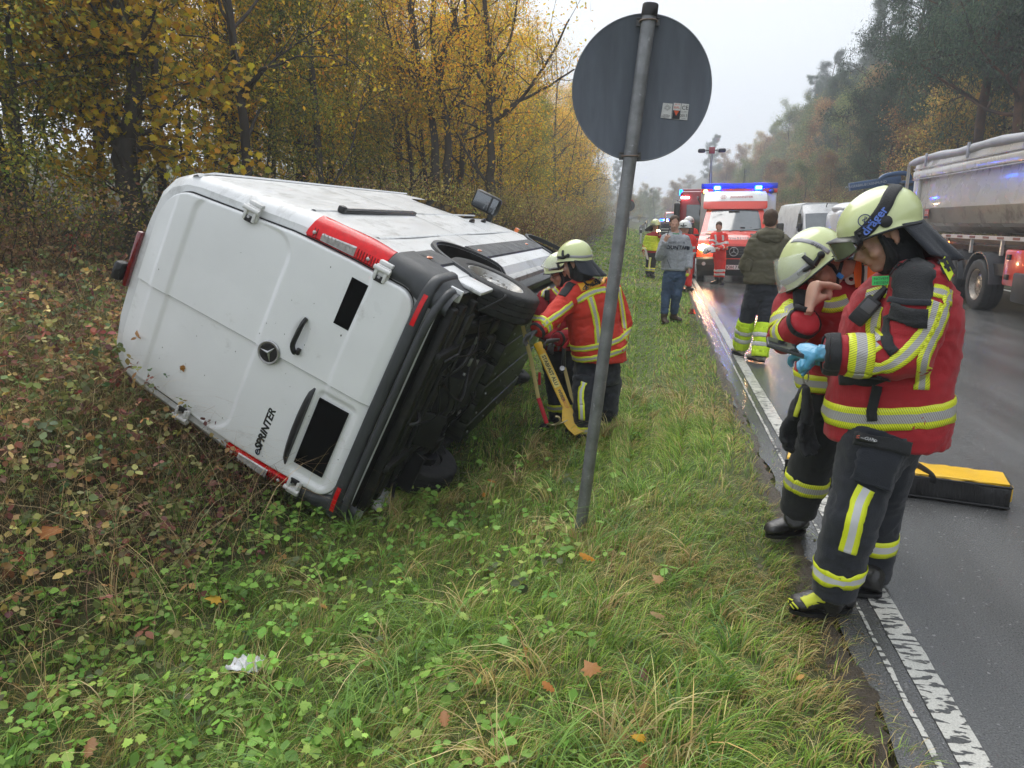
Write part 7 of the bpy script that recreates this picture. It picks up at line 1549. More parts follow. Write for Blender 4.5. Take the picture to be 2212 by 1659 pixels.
for t_ in (.16, .42): ribbon(jb, loop_at(jb, [C_[0][0], C_[4][0]], t_, rmax=.3), .055, T_S, 'reflective_tape', jk, closed=True, off=.007, rows=4)
for s in 'LR':
    ribbon(jb, loop_at(jb, [Gp['sh'+s], Gp['el'+s]], .8), .05, T_S, 'reflective_tape', jk, closed=True, rows=4); ribbon(jb, loop_at(jb, [Gp['el'+s], Gp['wr'+s]], .6), .05, T_S, 'reflective_tape', jk, closed=True, rows=4)
    for t_ in (.45, .78): ribbon(tb, loop_at(tb, [Gp['kn'+s], Gp['an'+s]], t_), .055, T_S, 'reflective_tape', tr, closed=True, rows=4)
ribbon(jb, seen(jb, [(1545, 507), (1546, 514), (1547, 520)]), .05, T_S, 'reflective_tape', jk, rows=4); ribbon(jb, seen(jb, [(1561, 508), (1562, 515), (1561, 520)]), .05, T_S, 'reflective_tape', jk, rows=4)
gh = empty('white_helmet', 'white rescue helmet held low by the paramedic at the ambulance', 'helmet'); helmet(gh, Py(1533, 547, 19.9), FR((-.9, -.2, -.5)), helm_white, 1.05, guard=False, band=False)
# H: man from behind in khaki jacket
d = dict(head=(1664, 478, 9.1), neck=(1662, 503, 9.15), hip=(1648, 626, 9.2), hem=(1650, 612, 9.2), shL=(1633, 525, 9.1), shR=(1694, 527, 9.25), elL=(1611, 572, 9.2), wrL=(1622, 598, 9.5), elR=(1706, 580, 9.35), wrR=(1690, 600, 9.6), hpL=(1630, 635, 9.2), hpR=(1663, 637, 9.2), knL=(1612, 692, 9.25), knR=(1652, 700, 9.1))
feet(d, 9.2, (1600, 750, 9.4), (1641, 770, 9.0), (-.35, .9, 0), (-.6, .8, 0))
He, Hp, jk, jb, tr, tb, C_ = figure('man seen from behind in khaki hooded jacket and dark trousers with yellow lower legs', None, 9.2, d, FR((.15, 1, -.1)), khaki, navy, coat_r=(.235, .175), leg_r=(.115, .095, .098, .092), shoe=mat('pale_trainer', (.36, .33, .28), .7, var=.25, scale=20), arm_r=(.10, .088, .06), amp=.016, handL=((.3, .6, .3), (0, 0, -1), 1), handR=((-.3, .6, .3), (0, 0, -1), -1))
mb = MB(); c = Hp['neck']; mb.ell(c+V(0, -.11, -.035), (.165, .085, .095)); mb.ell(c+V(0, -.02, .0), (.15, .12, .055)); me = remesh(mb, .012, 3); wrinkle(me, .022, (10, 10, 14), 4.); me.materials.clear(); me.materials.append(khaki); link('hood', me, He, 180)
for s in 'LR':
    k_, a_ = Hp['kn'+s], Hp['an'+s]
    for t_ in (.08, .22, .50, .78, .92): ribbon(tb, loop_at(tb, [k_, a_], t_), .080, hivis, 'hivis_panel', tr, closed=True, off=.006, rows=4)
    for t_ in (.36, .64): ribbon(tb, loop_at(tb, [k_, a_], t_), .055, T_S, 'reflective_tape', tr, closed=True, off=.009, rows=4)
ribbon(jb, loop_at(jb, [C_[0][0], C_[3][0]], .03, rmax=.4), .06, mat('khaki_rib', (.12, .10, .065), .9, var=.1), 'waistband', jk, closed=True, off=.004)
ribbon(jb, seen(jb, [(1622, 560), (1618, 572), (1616, 585)]), .09, khaki, 'sleeve_pocket', jk, rows=5, off=.012, thick=.008)
# I: two paramedics in white helmets half hidden beyond the hoodie
for i, (hx, hy, yy, lab) in enumerate(((1479, 492, 18.5, 'paramedic in white helmet and red jacket just behind the hoodie shoulder'), (1488, 481, 22.5, 'taller paramedic in white helmet by the fire engine mirror, second from the hoodie'))):
    k = 1566/yy/1.03*1.; m_ = lambda dx, dz: (hx+dx*k, hy-dz*k)
    d = dict(head=(hx, hy+.03*k), neck=m_(0, -.17), hip=m_(.02, -.75), hem=m_(.02, -.78), shL=m_(-.19, -.28), shR=m_(.20, -.28), elL=m_(-.26, -.55), wrL=m_(-.14, -.72), elR=m_(.28, -.55), wrR=m_(.18, -.72), hpL=m_(-.08, -.82), hpR=m_(.10, -.82), knL=m_(-.09, -1.2), knR=m_(.11, -1.2))
    feet(d, yy, m_(-.09, -1.50), m_(.11, -1.50), (.5, -1, 0), (.5, -1, 0))
    for s in 'LR':
        g = ground_pt(Py(*d['an'+s][:2], yy)); d['an'+s] = g+V(0, 0, .12)
    e, p_, jk, jb, tr, tb, C_ = figure(lab, None, yy, d, FR((.8, -.6, -.1) if i == 0 else (-.5, -.8, -.1)), para_red, para_red, 0, hair=False, shoe=leather, coat_r=(.21, .16))
    helmet(e, p_['head'], FR((.8, -.6, -.1) if i == 0 else (-.5, -.8, -.1)), helm_white, 1.12, guard=False, band=False, visor=None)
    for t_ in (.18, .45): ribbon(jb, loop_at(jb, [C_[0][0], C_[4][0]], t_, rmax=.3), .06, T_S, 'reflective_tape', jk, closed=True, off=.007, rows=4)
# J: dark figures around the patrol car
for i, (px, yy, lab) in enumerate(((1436, 48, 'distant dark clothed helper standing in front of the patrol car'), (1446, 50, 'distant dark clothed helper right of the patrol car light'))):
    b0 = Py(px, 500, yy); z0 = float(rise(yy)); x = b0.x; Vz = lambda dx, z: V(x+dx, yy, z0+z)
    d = dict(head=Vz(0, 1.66), neck=Vz(0, 1.48), hip=Vz(0, .95), hem=Vz(0, .88), shL=Vz(-.18, 1.42), shR=Vz(.18, 1.42), elL=Vz(-.26, 1.12), wrL=Vz(-.2, .9), elR=Vz(.26, 1.12), wrR=Vz(.2, .9), hpL=Vz(-.09, .9), hpR=Vz(.09, .9), knL=Vz(-.1, .5), knR=Vz(.1, .5), anL=Vz(-.1, .12), anR=Vz(.1, .12), heelL=Vz(-.1, .01), heelR=Vz(.1, .01), toeL=Vz(-.1, .01)+V(0, -.24, 0), toeR=Vz(.1, .01)+V(0, -.24, 0))
    e, p_, jk, jb, tr, tb, C_ = figure(lab, 'distant helpers by the patrol car', yy, d, FR((0, -1, 0)), navy, navy, 0, vox=.03)
    for t_ in (.2, .5): ribbon(jb, loop_at(jb, [C_[0][0], C_[4][0]], t_, rmax=.3), .06, T_S, 'reflective_tape', jk, closed=True, off=.01, rows=3)
# ------------------------------------------------------------------ vegetation
leaf_mat = mat('leaves', attr='Col', rough=.5, var=.14, scale=2, translucent=.45, spec=.3)
for_leaf = None
leaf_far = mat('far_leaves', attr='Col', rough=.7, var=.2, scale=.7, translucent=.3, spec=.2)
for m_ in (leaf_mat, leaf_far):                             # every crown its own tone
    t = m_.node_tree; oi = nn(t, 'ShaderNodeObjectInfo'); mr = nn(t, 'ShaderNodeMapRange'); mr.inputs[3].default_value = .66; mr.inputs[4].default_value = 1.38; t.links.new(oi.outputs['Random'], mr.inputs[0])
    at = [n for n in t.nodes if n.type == 'ATTRIBUTE'][0]; ds = [l.to_socket for l in at.outputs['Color'].links]; sc_ = nn(t, 'ShaderNodeVectorMath', operation='SCALE'); t.links.new(at.outputs['Color'], sc_.inputs[0]); t.links.new(mr.outputs[0], sc_.inputs['Scale'])
    for q in ds: t.links.new(sc_.outputs[0], q)
leaf_ground = mat('ground_leaves', attr='Col', rough=.5, var=.14, scale=2, translucent=.35, spec=.35)
bark = mat('bark', (.060, .050, .040), .85, var=.4, scale=5, bump=.9, bscale=30, aniso=(1, 1, .25), dirt=(.035, .05, .02), dscale=3, dcut=.55, dwid=.15)
bark_dark = mat('dark_bark', (.055, .046, .038), .85, var=.35, scale=4, bump=.6, bscale=25, aniso=(1, 1, .3), dirt=(.04, .05, .02), dscale=2, dcut=.55)
bark_pine = mat('pine_bark', (.14, .075, .045), .85, var=.4, scale=4, bump=.6, bscale=25, dirt=(.05, .04, .035), dscale=2, dcut=.45)
stem_mat = mat('stems', attr='Col', rough=.8, var=.1)

def np_mesh(name, verts, tris, cols, mt, quads=False):
    """fast mesh from arrays; cols per vertex"""
    me = bpy.data.meshes.new(name); nv = len(verts); k = 4 if quads else 3; nf = len(tris)
    me.vertices.add(nv); me.vertices.foreach_set('co', np.ascontiguousarray(verts, dtype=np.float32).ravel())
    me.loops.add(nf*k); me.loops.foreach_set('vertex_index', np.ascontiguousarray(tris, dtype=np.int32).ravel())
    me.polygons.add(nf); me.polygons.foreach_set('loop_start', np.arange(0, nf*k, k, dtype=np.int32)); me.polygons.foreach_set('loop_total', np.full(nf, k, dtype=np.int32))
    me.update(calc_edges=True)
    a = me.color_attributes.new('Col', 'FLOAT_COLOR', 'POINT'); c = np.ones((nv, 4), np.float32); c[:, :3] = cols; a.data.foreach_set('color', c.ravel())
    me.materials.append(mt); return me
# leaf shapes: unit outlines in x (width) / y (length 0..1), with a fold
def shape_simple(): return np.array([(0, 0, 0), (.30, .45, .06), (0, 1, -.04), (-.30, .45, .06)]), np.array([(0, 1, 2), (0, 2, 3)])
def shape_maple():
    half = [(0, 0), (.10, .12), (.34, .02), (.30, .20), (.52, .30), (.36, .42), (.46, .62), (.26, .62), (.22, .66), (0, 1.0)]
    o = [(x, y) for x, y in half] + [(-x, y) for x, y in reversed(half[1:-1])]
    v = np.array([(0, .38, .03)]+[(x, y, -.05*abs(x)*2-.02*math.sin(y*9)) for x, y in o]); n = len(o)
    return v, np.array([(0, i+1, (i+1) % n+1) for i in range(n)])
def shape_bramble():                                        # serrated oval
    o = [(0, 0), (.20, .10), (.26, .22), (.38, .30), (.36, .45), (.40, .55), (.27, .68), (.22, .82), (0, 1)]
    o = o+[(-x, y) for x, y in reversed(o[1:-1])]; n = len(o)
    v = np.array([(0, .45, -.05)]+[(x, y, .10*abs(x)-.06*y*y) for x, y in o]); return v, np.array([(0, i+1, (i+1) % n+1) for i in range(n)])
def shape_oak():
    half = [(0, 0), (.08, .12), (.22, .18), (.14, .30), (.32, .42), (.20, .52), (.34, .68), (.18, .76), (.2, .9), (0, 1)]
    o = half+[(-x, y) for x, y in reversed(half[1:-1])]; n = len(o)
    v = np.array([(0, .5, .08)]+[(x, y, -.12*abs(x)+.08*y) for x, y in o]); return v, np.array([(0, i+1, (i+1) % n+1) for i in range(n)])
def rand_rot(n, rng, droop=.5, up=None):
    """random leaf frames: returns (n,3,3) columns x,y,z; droop tilts the leaf plane away from horizontal"""
    yaw = rng.uniform(0, 2*PI, n); pit = rng.normal(-droop*.6, droop, n); rol = rng.normal(0, droop*1.1, n)
    cy, sy, cp, sp, cr, sr = np.cos(yaw), np.sin(yaw), np.cos(pit), np.sin(pit), np.cos(rol), np.sin(rol)
    y = np.stack([-sy*cp, cy*cp, sp], 1); x0 = np.stack([cy, sy, 0*cy], 1); z0 = np.cross(x0, y)
    x = x0*cr[:, None]+z0*sr[:, None]; z = np.cross(x, y); return np.stack([x, y, z], 2)
def leaves(pos, size, shape, cols, rng, droop=.7, flat=None):
    sv, sf = shape; n = len(pos); R_ = rand_rot(n, rng, droop) if flat is None else flat
    size = np.broadcast_to(size, (n,)); v = np.einsum('nij,kj->nki', R_, sv)*size[:, None, None]+pos[:, None, :]
    f = (sf[None]+(np.arange(n)*len(sv))[:, None, None]).reshape(-1, 3)
    return v.reshape(-1, 3), f, np.repeat(cols, len(sv), 0)
def palette(n, rng, cols, wts, jit=.18):
    c = np.array(cols)[rng.choice(len(cols), n, p=np.array(wts)/sum(wts))]
    return np.clip(c*(1+rng.normal(0, jit, (n, 1)))*(1+rng.normal(0, jit*.35, (n, 3))), .004, 1)
def join(parts):
    vs, fs, cs, o = [], [], [], 0
    for v, f, c in parts: vs.append(v); fs.append(f+o); cs.append(c); o += len(v)
    return np.concatenate(vs), np.concatenate(fs), np.concatenate(cs)

YEL = [(.95, .62, .05), (.82, .50, .04), (.62, .48, .06), (.34, .34, .06), (.70, .34, .05)]
# ---- tree skeleton
def grow(rng, h, r0, lean=(0, 0), nb=14, first=.3, spread=.5, up=.6, twigs=5, bend_=.06, depth=2, fork=None):
    """returns tubes [(pts, radii)] and twig tips for the leaves"""
    tubes = []; tips = []
    def path(p, d, L, r, n, wob):
        pts = [p]; rad = [r]
        for i in range(n):
            d = (d+Vector(rng.normal(0, wob, 3))+Vector((0, 0, .03))).normalized(); pts.append(pts[-1]+d*L/n); rad.append(r*(1-.85*(i+1)/n))
        return pts, rad
    tp, tr = path(Vector((0, 0, -.3)), Vector((lean[0], lean[1], 1)).normalized(), h, r0, 12, bend_)
    tubes.append((tp, tr, 8 if r0 > .08 else 6))
    def branch(p, d, L, r, lev):
        pts, rad = path(p, d, L, r, 6 if lev == 1 else 4, .16)
        tubes.append((pts, rad, 5 if lev == 1 else 3))
        if lev >= depth:
            tips.extend(pts[1:]); return
        for k in range(twigs):
            t = rng.uniform(.25, 1.); i = min(int(t*(len(pts)-1)), len(pts)-2); q = pts[i].lerp(pts[i+1], t*(len(pts)-1)-i)
            dd = ((pts[i+1]-pts[i]).normalized()+Vector(rng.normal(0, .65, 3))).normalized(); branch(q, dd, L*rng.uniform(.3, .55), max(r*.35, .004), lev+1)
        tips.append(pts[-1])
    for k in range(nb):
        t = first+(1-first)*(k+rng.uniform(0, 1))/nb; i = min(int(t*(len(tp)-1)), len(tp)-2); q = tp[i].lerp(tp[i+1], t*(len(tp)-1)-i)
        a = rng.uniform(0, 2*PI); d = Vector((math.cos(a), math.sin(a), up+rng.uniform(-.25, .3))).normalized()
        L = h*spread*(1.05-t*.75)*rng.uniform(.6, 1.1); branch(q, d, L, max(tr[i]*.45, .012), 1)
    return tubes, tips
def wood(tubes, mt, name):
    mb = MB()
    for pts, rad, n in tubes: mb.tube(pts, rad, n, cap=False)
    me = mb.mesh(name, mt); shade(me, 180); return me
def crown(tips, n, rng, size, cols, wts, shape, blur, name, droop=.7, mt=None, jit=.2):
    T_ = np.array([tuple(t) for t in tips]); idx = rng.integers(0, len(T_), n)
    pos = T_[idx]+rng.normal(0, blur, (n, 3)); pos[:, 2] = np.maximum(pos[:, 2], .15)
    tint = (1+rng.normal(0, .10, (len(T_), 1)))[idx]
    v, f, c = leaves(pos, size*rng.uniform(.6, 1.25, n), shape, palette(n, rng, cols, wts, jit)*tint, rng, droop)
    return np_mesh(name, v, f, c, mt or leaf_mat)
def species(seed, kind):
    rng = np.random.default_rng(seed)
    if kind == 'yellow':   # slender forest maple/hornbeam
        tb, tp = grow(rng, rng.uniform(9, 13), rng.uniform(.07, .12), nb=20, first=.12, spread=.30, up=.45, twigs=6)
        return wood(tb, bark_dark, 'trunk'), crown(tp, 9500, rng, .095, YEL, [3, 3, 3, 2.4, 1.2], shape_simple(), .24, 'crown')
    if kind == 'thin':     # nearly bare, rusty yellow
        tb, tp = grow(rng, rng.uniform(10, 14), rng.uniform(.09, .14), nb=22, first=.22, spread=.36, up=.7, twigs=7)
        return wood(tb, bark_dark, 'trunk'), crown(tp, 5000, rng, .080, YEL, [3, 3, 1, .5, 2.], shape_simple(), .20, 'crown')
    if kind == 'olive':
        tb, tp = grow(rng, rng.uniform(7, 10), rng.uniform(.06, .1), nb=22, first=.08, spread=.34, up=.4, twigs=6)
        return wood(tb, bark_dark, 'trunk'), crown(tp, 12000, rng, .09, [(.22, .27, .05), (.38, .37, .06), (.62, .48, .06), (.15, .19, .05)], [3, 3, 2, 2], shape_simple(), .24, 'crown')
    if kind == 'rust':
        tb, tp = grow(rng, rng.uniform(10, 13), rng.uniform(.1, .16), nb=26, first=.04, spread=.38, up=.5, twigs=7)
        return wood(tb, bark_dark, 'trunk'), crown(tp, 16000, rng, .15, [(.34, .18, .08), (.42, .25, .09), (.24, .15, .08), (.36, .27, .11)], [3, 3, 2, 2], shape_simple(), .34, 'crown', mt=leaf_far)
    if kind == 'gold':
        tb, tp = grow(rng, rng.uniform(8, 11), rng.uniform(.1, .14), nb=26, first=.04, spread=.40, up=.5, twigs=7)
        return wood(tb, bark_dark, 'trunk'), crown(tp, 15000, rng, .15, [(.52, .37, .10), (.36, .30, .10), (.26, .24, .09), (.44, .25, .08)], [3, 3, 2, 1.5], shape_simple(), .34, 'crown', mt=leaf_far)
    if kind == 'green':
        tb, tp = grow(rng, rng.uniform(9, 12), rng.uniform(.1, .14), nb=26, first=.04, spread=.38, up=.45, twigs=7)
        return wood(tb, bark_dark, 'trunk'), crown(tp, 16000, rng, .15, [(.15, .20, .07), (.20, .24, .08), (.30, .28, .09), (.11, .15, .06)], [3, 3, 2, 2], shape_simple(), .34, 'crown', mt=leaf_far)
    if kind == 'pine':     # tall bare stem, flat-topped layered needles
        tb, tp = grow(rng, rng.uniform(15, 18), .20, nb=34, first=.30, spread=.27, up=.18, twigs=6, bend_=.035)
        v_, f_ = shape_simple(); v_ = v_*np.array([.35, 1, 1])
        return wood(tb, bark_pine, 'trunk'), crown(tp, 34000, rng, .19, [(.08, .12, .08), (.11, .155, .10), (.065, .10, .07)], [3, 2, 2], (v_, f_), .20, 'crown', droop=.9, mt=leaf_far)
PROTO = {}
for kind, cnt in (('yellow', 4), ('thin', 3), ('olive', 2), ('rust', 3), ('gold', 2), ('green', 2), ('pine', 2)):
    PROTO[kind] = [species(100+17*i+len(kind)*31, kind) for i in range(cnt)]
LBL = {'yellow': 'slender forest tree thick with yellow autumn leaves in the dense wood behind the van',
       'thin': 'tall thin-leaved forest tree with dark bare branches in the wood behind the van',
       'olive': 'low bushy tree with dull olive green leaves under the wood behind the van',
       'rust': 'rusty brown leaved tree on the wooded slope across the road',
       'gold': 'golden brown tree on the wooded slope across the road',
       'green': 'dark green broadleaf tree on the wooded slope across the road',
       'pine': 'tall pine with bare reddish stem on the wooded slope across the road'}
GRP = {'yellow': 'yellow trees of the wood behind the van', 'thin': 'thin-leaved trees of the wood behind the van', 'olive': 'olive bushy trees of the wood behind the van',
       'rust': 'rusty trees on the far slope', 'gold': 'golden trees on the far slope', 'green': 'green trees on the far slope', 'pine': 'pines on the far slope'}
LBL2 = {'yellow': 'slender tree full of yellow leaves', 'thin': 'sparse-leaved dark branched tree', 'olive': 'bushy olive tree', 'rust': 'rusty brown tree', 'gold': 'golden brown tree', 'green': 'dark green broadleaf tree', 'pine': 'tall pine with reddish stem'}
def where(x, y):
    v = V(x, y, 2.5)-EYE; rr = v.x*math.cos(YAW)+v.y*math.sin(YAW); f = -v.x*math.sin(YAW)+v.y*math.cos(YAW); px = 1106+FPX*rr/max(f, .1)
    z = ['left of the near maple', 'just right of the near maple', 'above the rear of the van', 'above the middle of the van', 'above the front of the van', 'between the van mirror and the sign', 'behind the sign pole']
    for lim, n in zip((230, 420, 620, 800, 980, 1250, 9999), z):
        if px < lim: break
    d = f; return n+(', front row' if d < 13 else ', second row' if d < 20 else ', deeper in' if d < 34 else ', far along')
def where_r(x, y):
    n = 'near the tipper trailer' if y < 24 else 'above the white van' if y < 42 else 'above the ambulance' if y < 70 else 'far along the slope'
    return n+(', foot of slope' if x < 15 else ', mid slope' if x < 24 else ', high on the slope')
def tree(kind, x, y, sc, rng, label=None, group=None, name='forest_tree', which=None, dz=0.):
    tr, cr = PROTO[kind][which if which is not None else rng.integers(len(PROTO[kind]))]
    lb = LBL2[kind]+' '+(where(x, y) if kind in ('yellow', 'thin', 'olive') else where_r(x, y))
    e = empty('pine_tree' if kind == 'pine' else name, label or lb, 'tree', (x, y, G(x, y)+dz), rng.uniform(0, 6.28), group or GRP[kind]); e.scale = (sc*rng.uniform(.9, 1.1),)*2+(sc,)
    for n, me in (('trunk', tr), ('crown', cr)):
        o = bpy.data.objects.new(n, me); COL.objects.link(o); o.parent = e
    return e
rng = np.random.default_rng(42)
placed = []
def free(x, y, d):
    for a, b in placed:
        if (a-x)**2+(b-y)**2 < d*d: return False
    placed.append((x, y)); return True
def edge_x(y): return float(np.interp(y, [0, 8, 14, 20, 30, 60, 100], [-8.4, -7.8, -6.6, -6.0, -6.0, -6.2, -7]))
# the wood on the left, dense at its edge
n = 0
for tries in range(3000):
    y = rng.uniform(3, 75)**1.0; x = edge_x(y)-abs(rng.normal(0, 1))*9*rng.uniform(.1, 1)
    if x < -30: continue
    r = math.atan2(x, y)                                   # keep to what the photograph can see from nearby
    if r < -1.05: continue
    if (abs(x+.80*y) < 1.5 and y < 11) or (abs(x+.311*y) < 1.2 and y < 19.5) or (abs(x+.23*y) < 1.6 and y < 19.5): continue
    if not free(x, y, 1.15 if y < 30 else 1.7): continue
    k = rng.choice(['yellow', 'thin', 'olive'], p=[.38, .36, .26] if y < 22 else [.28, .48, .24])
    tree(k, x, y, rng.uniform(.75, 1.15)*(1 if k != 'olive' else .8), rng); n += 1
    if n >= 158: break
for tries in range(30):                                    # far end of the wood, fading
    y = rng.uniform(75, 170); x = float(bend(min(y, 160)))-rng.uniform(5, 26)
    if free(x, y, 3): tree(rng.choice(['yellow', 'thin', 'olive']), x, y, rng.uniform(.7, 1.1), rng, label='distant hazy roadside tree where the road bends', group='hazy trees by the far bend')
# the slope on the right
n = 0
for tries in range(4000):
    y = rng.uniform(10, 130); x = 10.5+abs(rng.uniform(0, 1))**1.1*24
    if y < 14 and x < 16: continue
    if not free(x, y, 2.1): continue
    hi = x > 19
    k = rng.choice(['rust', 'gold', 'green', 'pine'], p=[.20, .14, .20, .46] if hi else [.36, .24, .34, .06])
    tree(k, x, y, (rng.uniform(.5, .75) if x < 15 else rng.uniform(.75, 1.1))*(1 if y < 40 else .82), rng, name='slope_tree'); n += 1
    if n >= 165: break
for tries in range(110):                                   # nearer bushy belt where the road bends
    y = rng.uniform(105, 190); x = rng.uniform(-48, 32)
    if abs(x-float(bend(min(y, 160)))-4.5) < 7 and y < 150: continue
    if free(x, y, 2.6): tree(rng.choice(['olive', 'gold', 'green', 'rust']), x, y, rng.uniform(.45, .8), rng, label='misty bushy tree of the belt closing the view behind the ambulance', group='misty trees behind the ambulance', name='distant_tree')
for tries in range(60):                                    # wood closing the view beyond the bend
    y = rng.uniform(150, 260); x = rng.uniform(-70, 45)
    if free(x, y, 4.5): tree(rng.choice(['rust', 'green', 'pine', 'gold']), x, y, rng.uniform(.6, 1.), rng, label='faint tree in the haze beyond the bend of the road', group='faint trees in the haze', name='distant_tree')

# ---- single trees that stand out
def clear_of(tips, line, wid):
    out = []
    for t_ in tips:
        v = t_-EYE; f = -v.x*math.sin(YAW)+v.y*math.cos(YAW); rr = v.x*math.cos(YAW)+v.y*math.sin(YAW); D = f*math.cos(PIT)-v.z*math.sin(PIT); U = f*math.sin(PIT)+v.z*math.cos(PIT); px, py = 1106+FPX*rr/D, 829.5-FPX*U/D
        if py > line[0][1]-30 and abs(px-np.interp(py, [l[1] for l in line], [l[0] for l in line])) < wid and D < 12.3: continue
        out.append(t_)
    return out
def limbed(name, label, y, trunks, limbs, nleaf, size, cols, wts, shape, seed, r_tw=.35, cat_group=None, ll=1., mt=None, dens=7, keep=None):
    rng = np.random.default_rng(seed); tubes, tips = [], []
    def path(pp, r0, r1): 
        pts = [Py(p[0], p[1], y+(p[2] if len(p) > 2 else 0)) for p in pp]; pts = catmull(pts, 4); n = len(pts)
        pts = [p+Vector(rng.normal(0, r0*.12, 3)) for p in pts]; return pts, [r0+(r1-r0)*(i/(n-1))**.8 for i in range(n)]
    allp = []
    for pp, r0, r1 in trunks:
        pts, rad = path(pp, r0, r1); b = pts[0]; pts[0] = V(b.x, b.y, b.z-.4); tubes.append((pts, rad, 12)); allp.append((pts, rad, .45))
    for pp, r0, r1 in limbs:
        pts, rad = path(pp, r0, r1); tubes.append((pts, rad, 8)); allp.append((pts, rad, .05))
    for pts, rad, st in allp:
        L = sum((b-a).length for a, b in zip(pts[:-1], pts[1:]))
        for k in range(int(L*dens)):
            t = rng.uniform(st, 1); i = min(int(t*(len(pts)-1)), len(pts)-2); q = pts[i].lerp(pts[i+1], rng.uniform()); d = Vector(rng.normal(0, 1, 3)); d.z = abs(d.z)*.5+.1; d = (d.normalized()+(pts[i+1]-pts[i]).normalized()*.5).normalized()
            ll_ = ll*rng.uniform(.5, 1.5); sub = [q]; r_ = max(.006, rad[i]*r_tw)
            for j in range(5): d = (d+Vector(rng.normal(0, .22, 3))+V(0, 0, -.03)).normalized(); sub.append(sub[-1]+d*ll_/5)
            tubes.append((sub, [r_*(1-.8*j/5) for j in range(6)], 4)); tips += sub[2:]
            for j in range(3):
                q2 = sub[rng.integers(2, 6)]; d2 = Vector(rng.normal(0, 1, 3)).normalized(); e2 = [q2, q2+d2*ll_*.2, q2+d2*ll_*.36+V(0, 0, -.03)]; tubes.append((e2, [r_*.3, r_*.2, .003], 3)); tips += e2[1:]
    if keep: tips = clear_of(tips, *keep)
    e = empty(name, label, 'tree'); o = bpy.data.objects.new('trunk', wood(tubes, bark, 'trunk')); COL.objects.link(o); o.parent = e
    o = bpy.data.objects.new('crown', crown(tips, nleaf, rng, size, cols, wts, shape, .13, 'crown', mt=mt)); COL.objects.link(o); o.parent = e
MY = [(1.0, .66, .04), (.88, .56, .04), (.60, .50, .07), (.95, .50, .05), (.42, .42, .06)]
limbed('maple_tree', 'near maple with thick forked trunk and big bright yellow leaves, left behind the van', 10.6,
    [([(302, 545), (292, 470), (272, 340), (268, 300)], .20, .165), ([(272, 325), (287, 240), (284, 150), (266, 70), (246, -60)], .145, .08)],
    [([(268, 318), (240, 270), (226, 190, .3), (214, 80, .5), (196, -40, .6)], .10, .05), ([(262, 312), (200, 265), (120, 190), (50, 90), (-20, -30)], .10, .04), ([(236, 240), (160, 150), (90, 40), (60, -40)], .06, .03), ([(282, 130), (232, 60), (180, -20)], .045, .025), ([(285, 120), (318, 60), (345, -20)], .06, .035), ([(290, 420), (340, 360), (400, 330)], .03, .012), ([(285, 430), (220, 400), (150, 400)], .03, .012), ([(287, 230), (350, 190), (420, 180)], .03, .012)],
    5200, .118, MY, [3, 3, 2, 1.6, 1], shape_maple(), 201, ll=1.0, dens=6, keep=([(287, 150), (287, 240), (270, 330), (292, 470), (305, 600)], 36))
limbed('twin_stem_tree', 'pair of slim grey stems with sparse yellow leaves in the middle of the wood edge', 19,
    [([(938, 432), (940, 330), (926, 215), (905, 130), (885, -20)], .13, .05), ([(960, 455), (968, 330), (962, 250), (948, 160), (990, 20)], .12, .05)],
    [([(926, 215), (880, 150), (850, 60)], .05, .02), ([(948, 165), (930, 60), (940, -30)], .05, .02), ([(963, 250), (1010, 170), (1060, 110)], .035, .015)], 3600, .09, YEL, [3, 3, 2, 1, 1.5], shape_simple(), 202, ll=1.2, dens=4)
limbed('spreading_tree', 'spreading tree with dark wide branches and thin yellow leaves right of the twin stems', 19,
    [([(1064, 470), (1060, 380), (1058, 260), (1056, 150), (1046, -20)], .15, .05)],
    [([(1060, 275), (1100, 232), (1170, 195), (1240, 150)], .06, .02), ([(1060, 268), (1120, 220), (1190, 120), (1230, 40)], .06, .02), ([(1058, 200), (1010, 120), (975, 10)], .05, .02), ([(1063, 410), (1020, 350), (985, 285)], .05, .02), ([(1056, 150), (1100, 90), (1120, -20)], .05, .02), ([(1060, 290), (1000, 262), (940, 255)], .03, .012)], 4200, .09, YEL, [3, 3, 2, 1, 1.5], shape_simple(), 203, ll=1.3, dens=4)
for i_, (a_, b_, s_) in enumerate(((2195, 25, .95), (2010, 36, .9), (1945, 44, .95), (2150, 40, 1.05))):
    q_ = Py(a_, 300, b_); tree('pine', q_.x, q_.y, s_, np.random.default_rng(30+i_), label=['dark pine at the picture edge right of the tallest pine', 'pine with layered crown left of the tallest pine', 'second pine left of the tallest pine on the slope', 'pine just behind the tallest pine'][i_], which=i_ % 2)
p_ = Py(2110, 300, 27); tree('pine', p_.x, p_.y, 1.0, np.random.default_rng(3), label='tallest pine with straight reddish stem above the tipper trailer', group=None, which=0); bpy.context.view_layer.update()
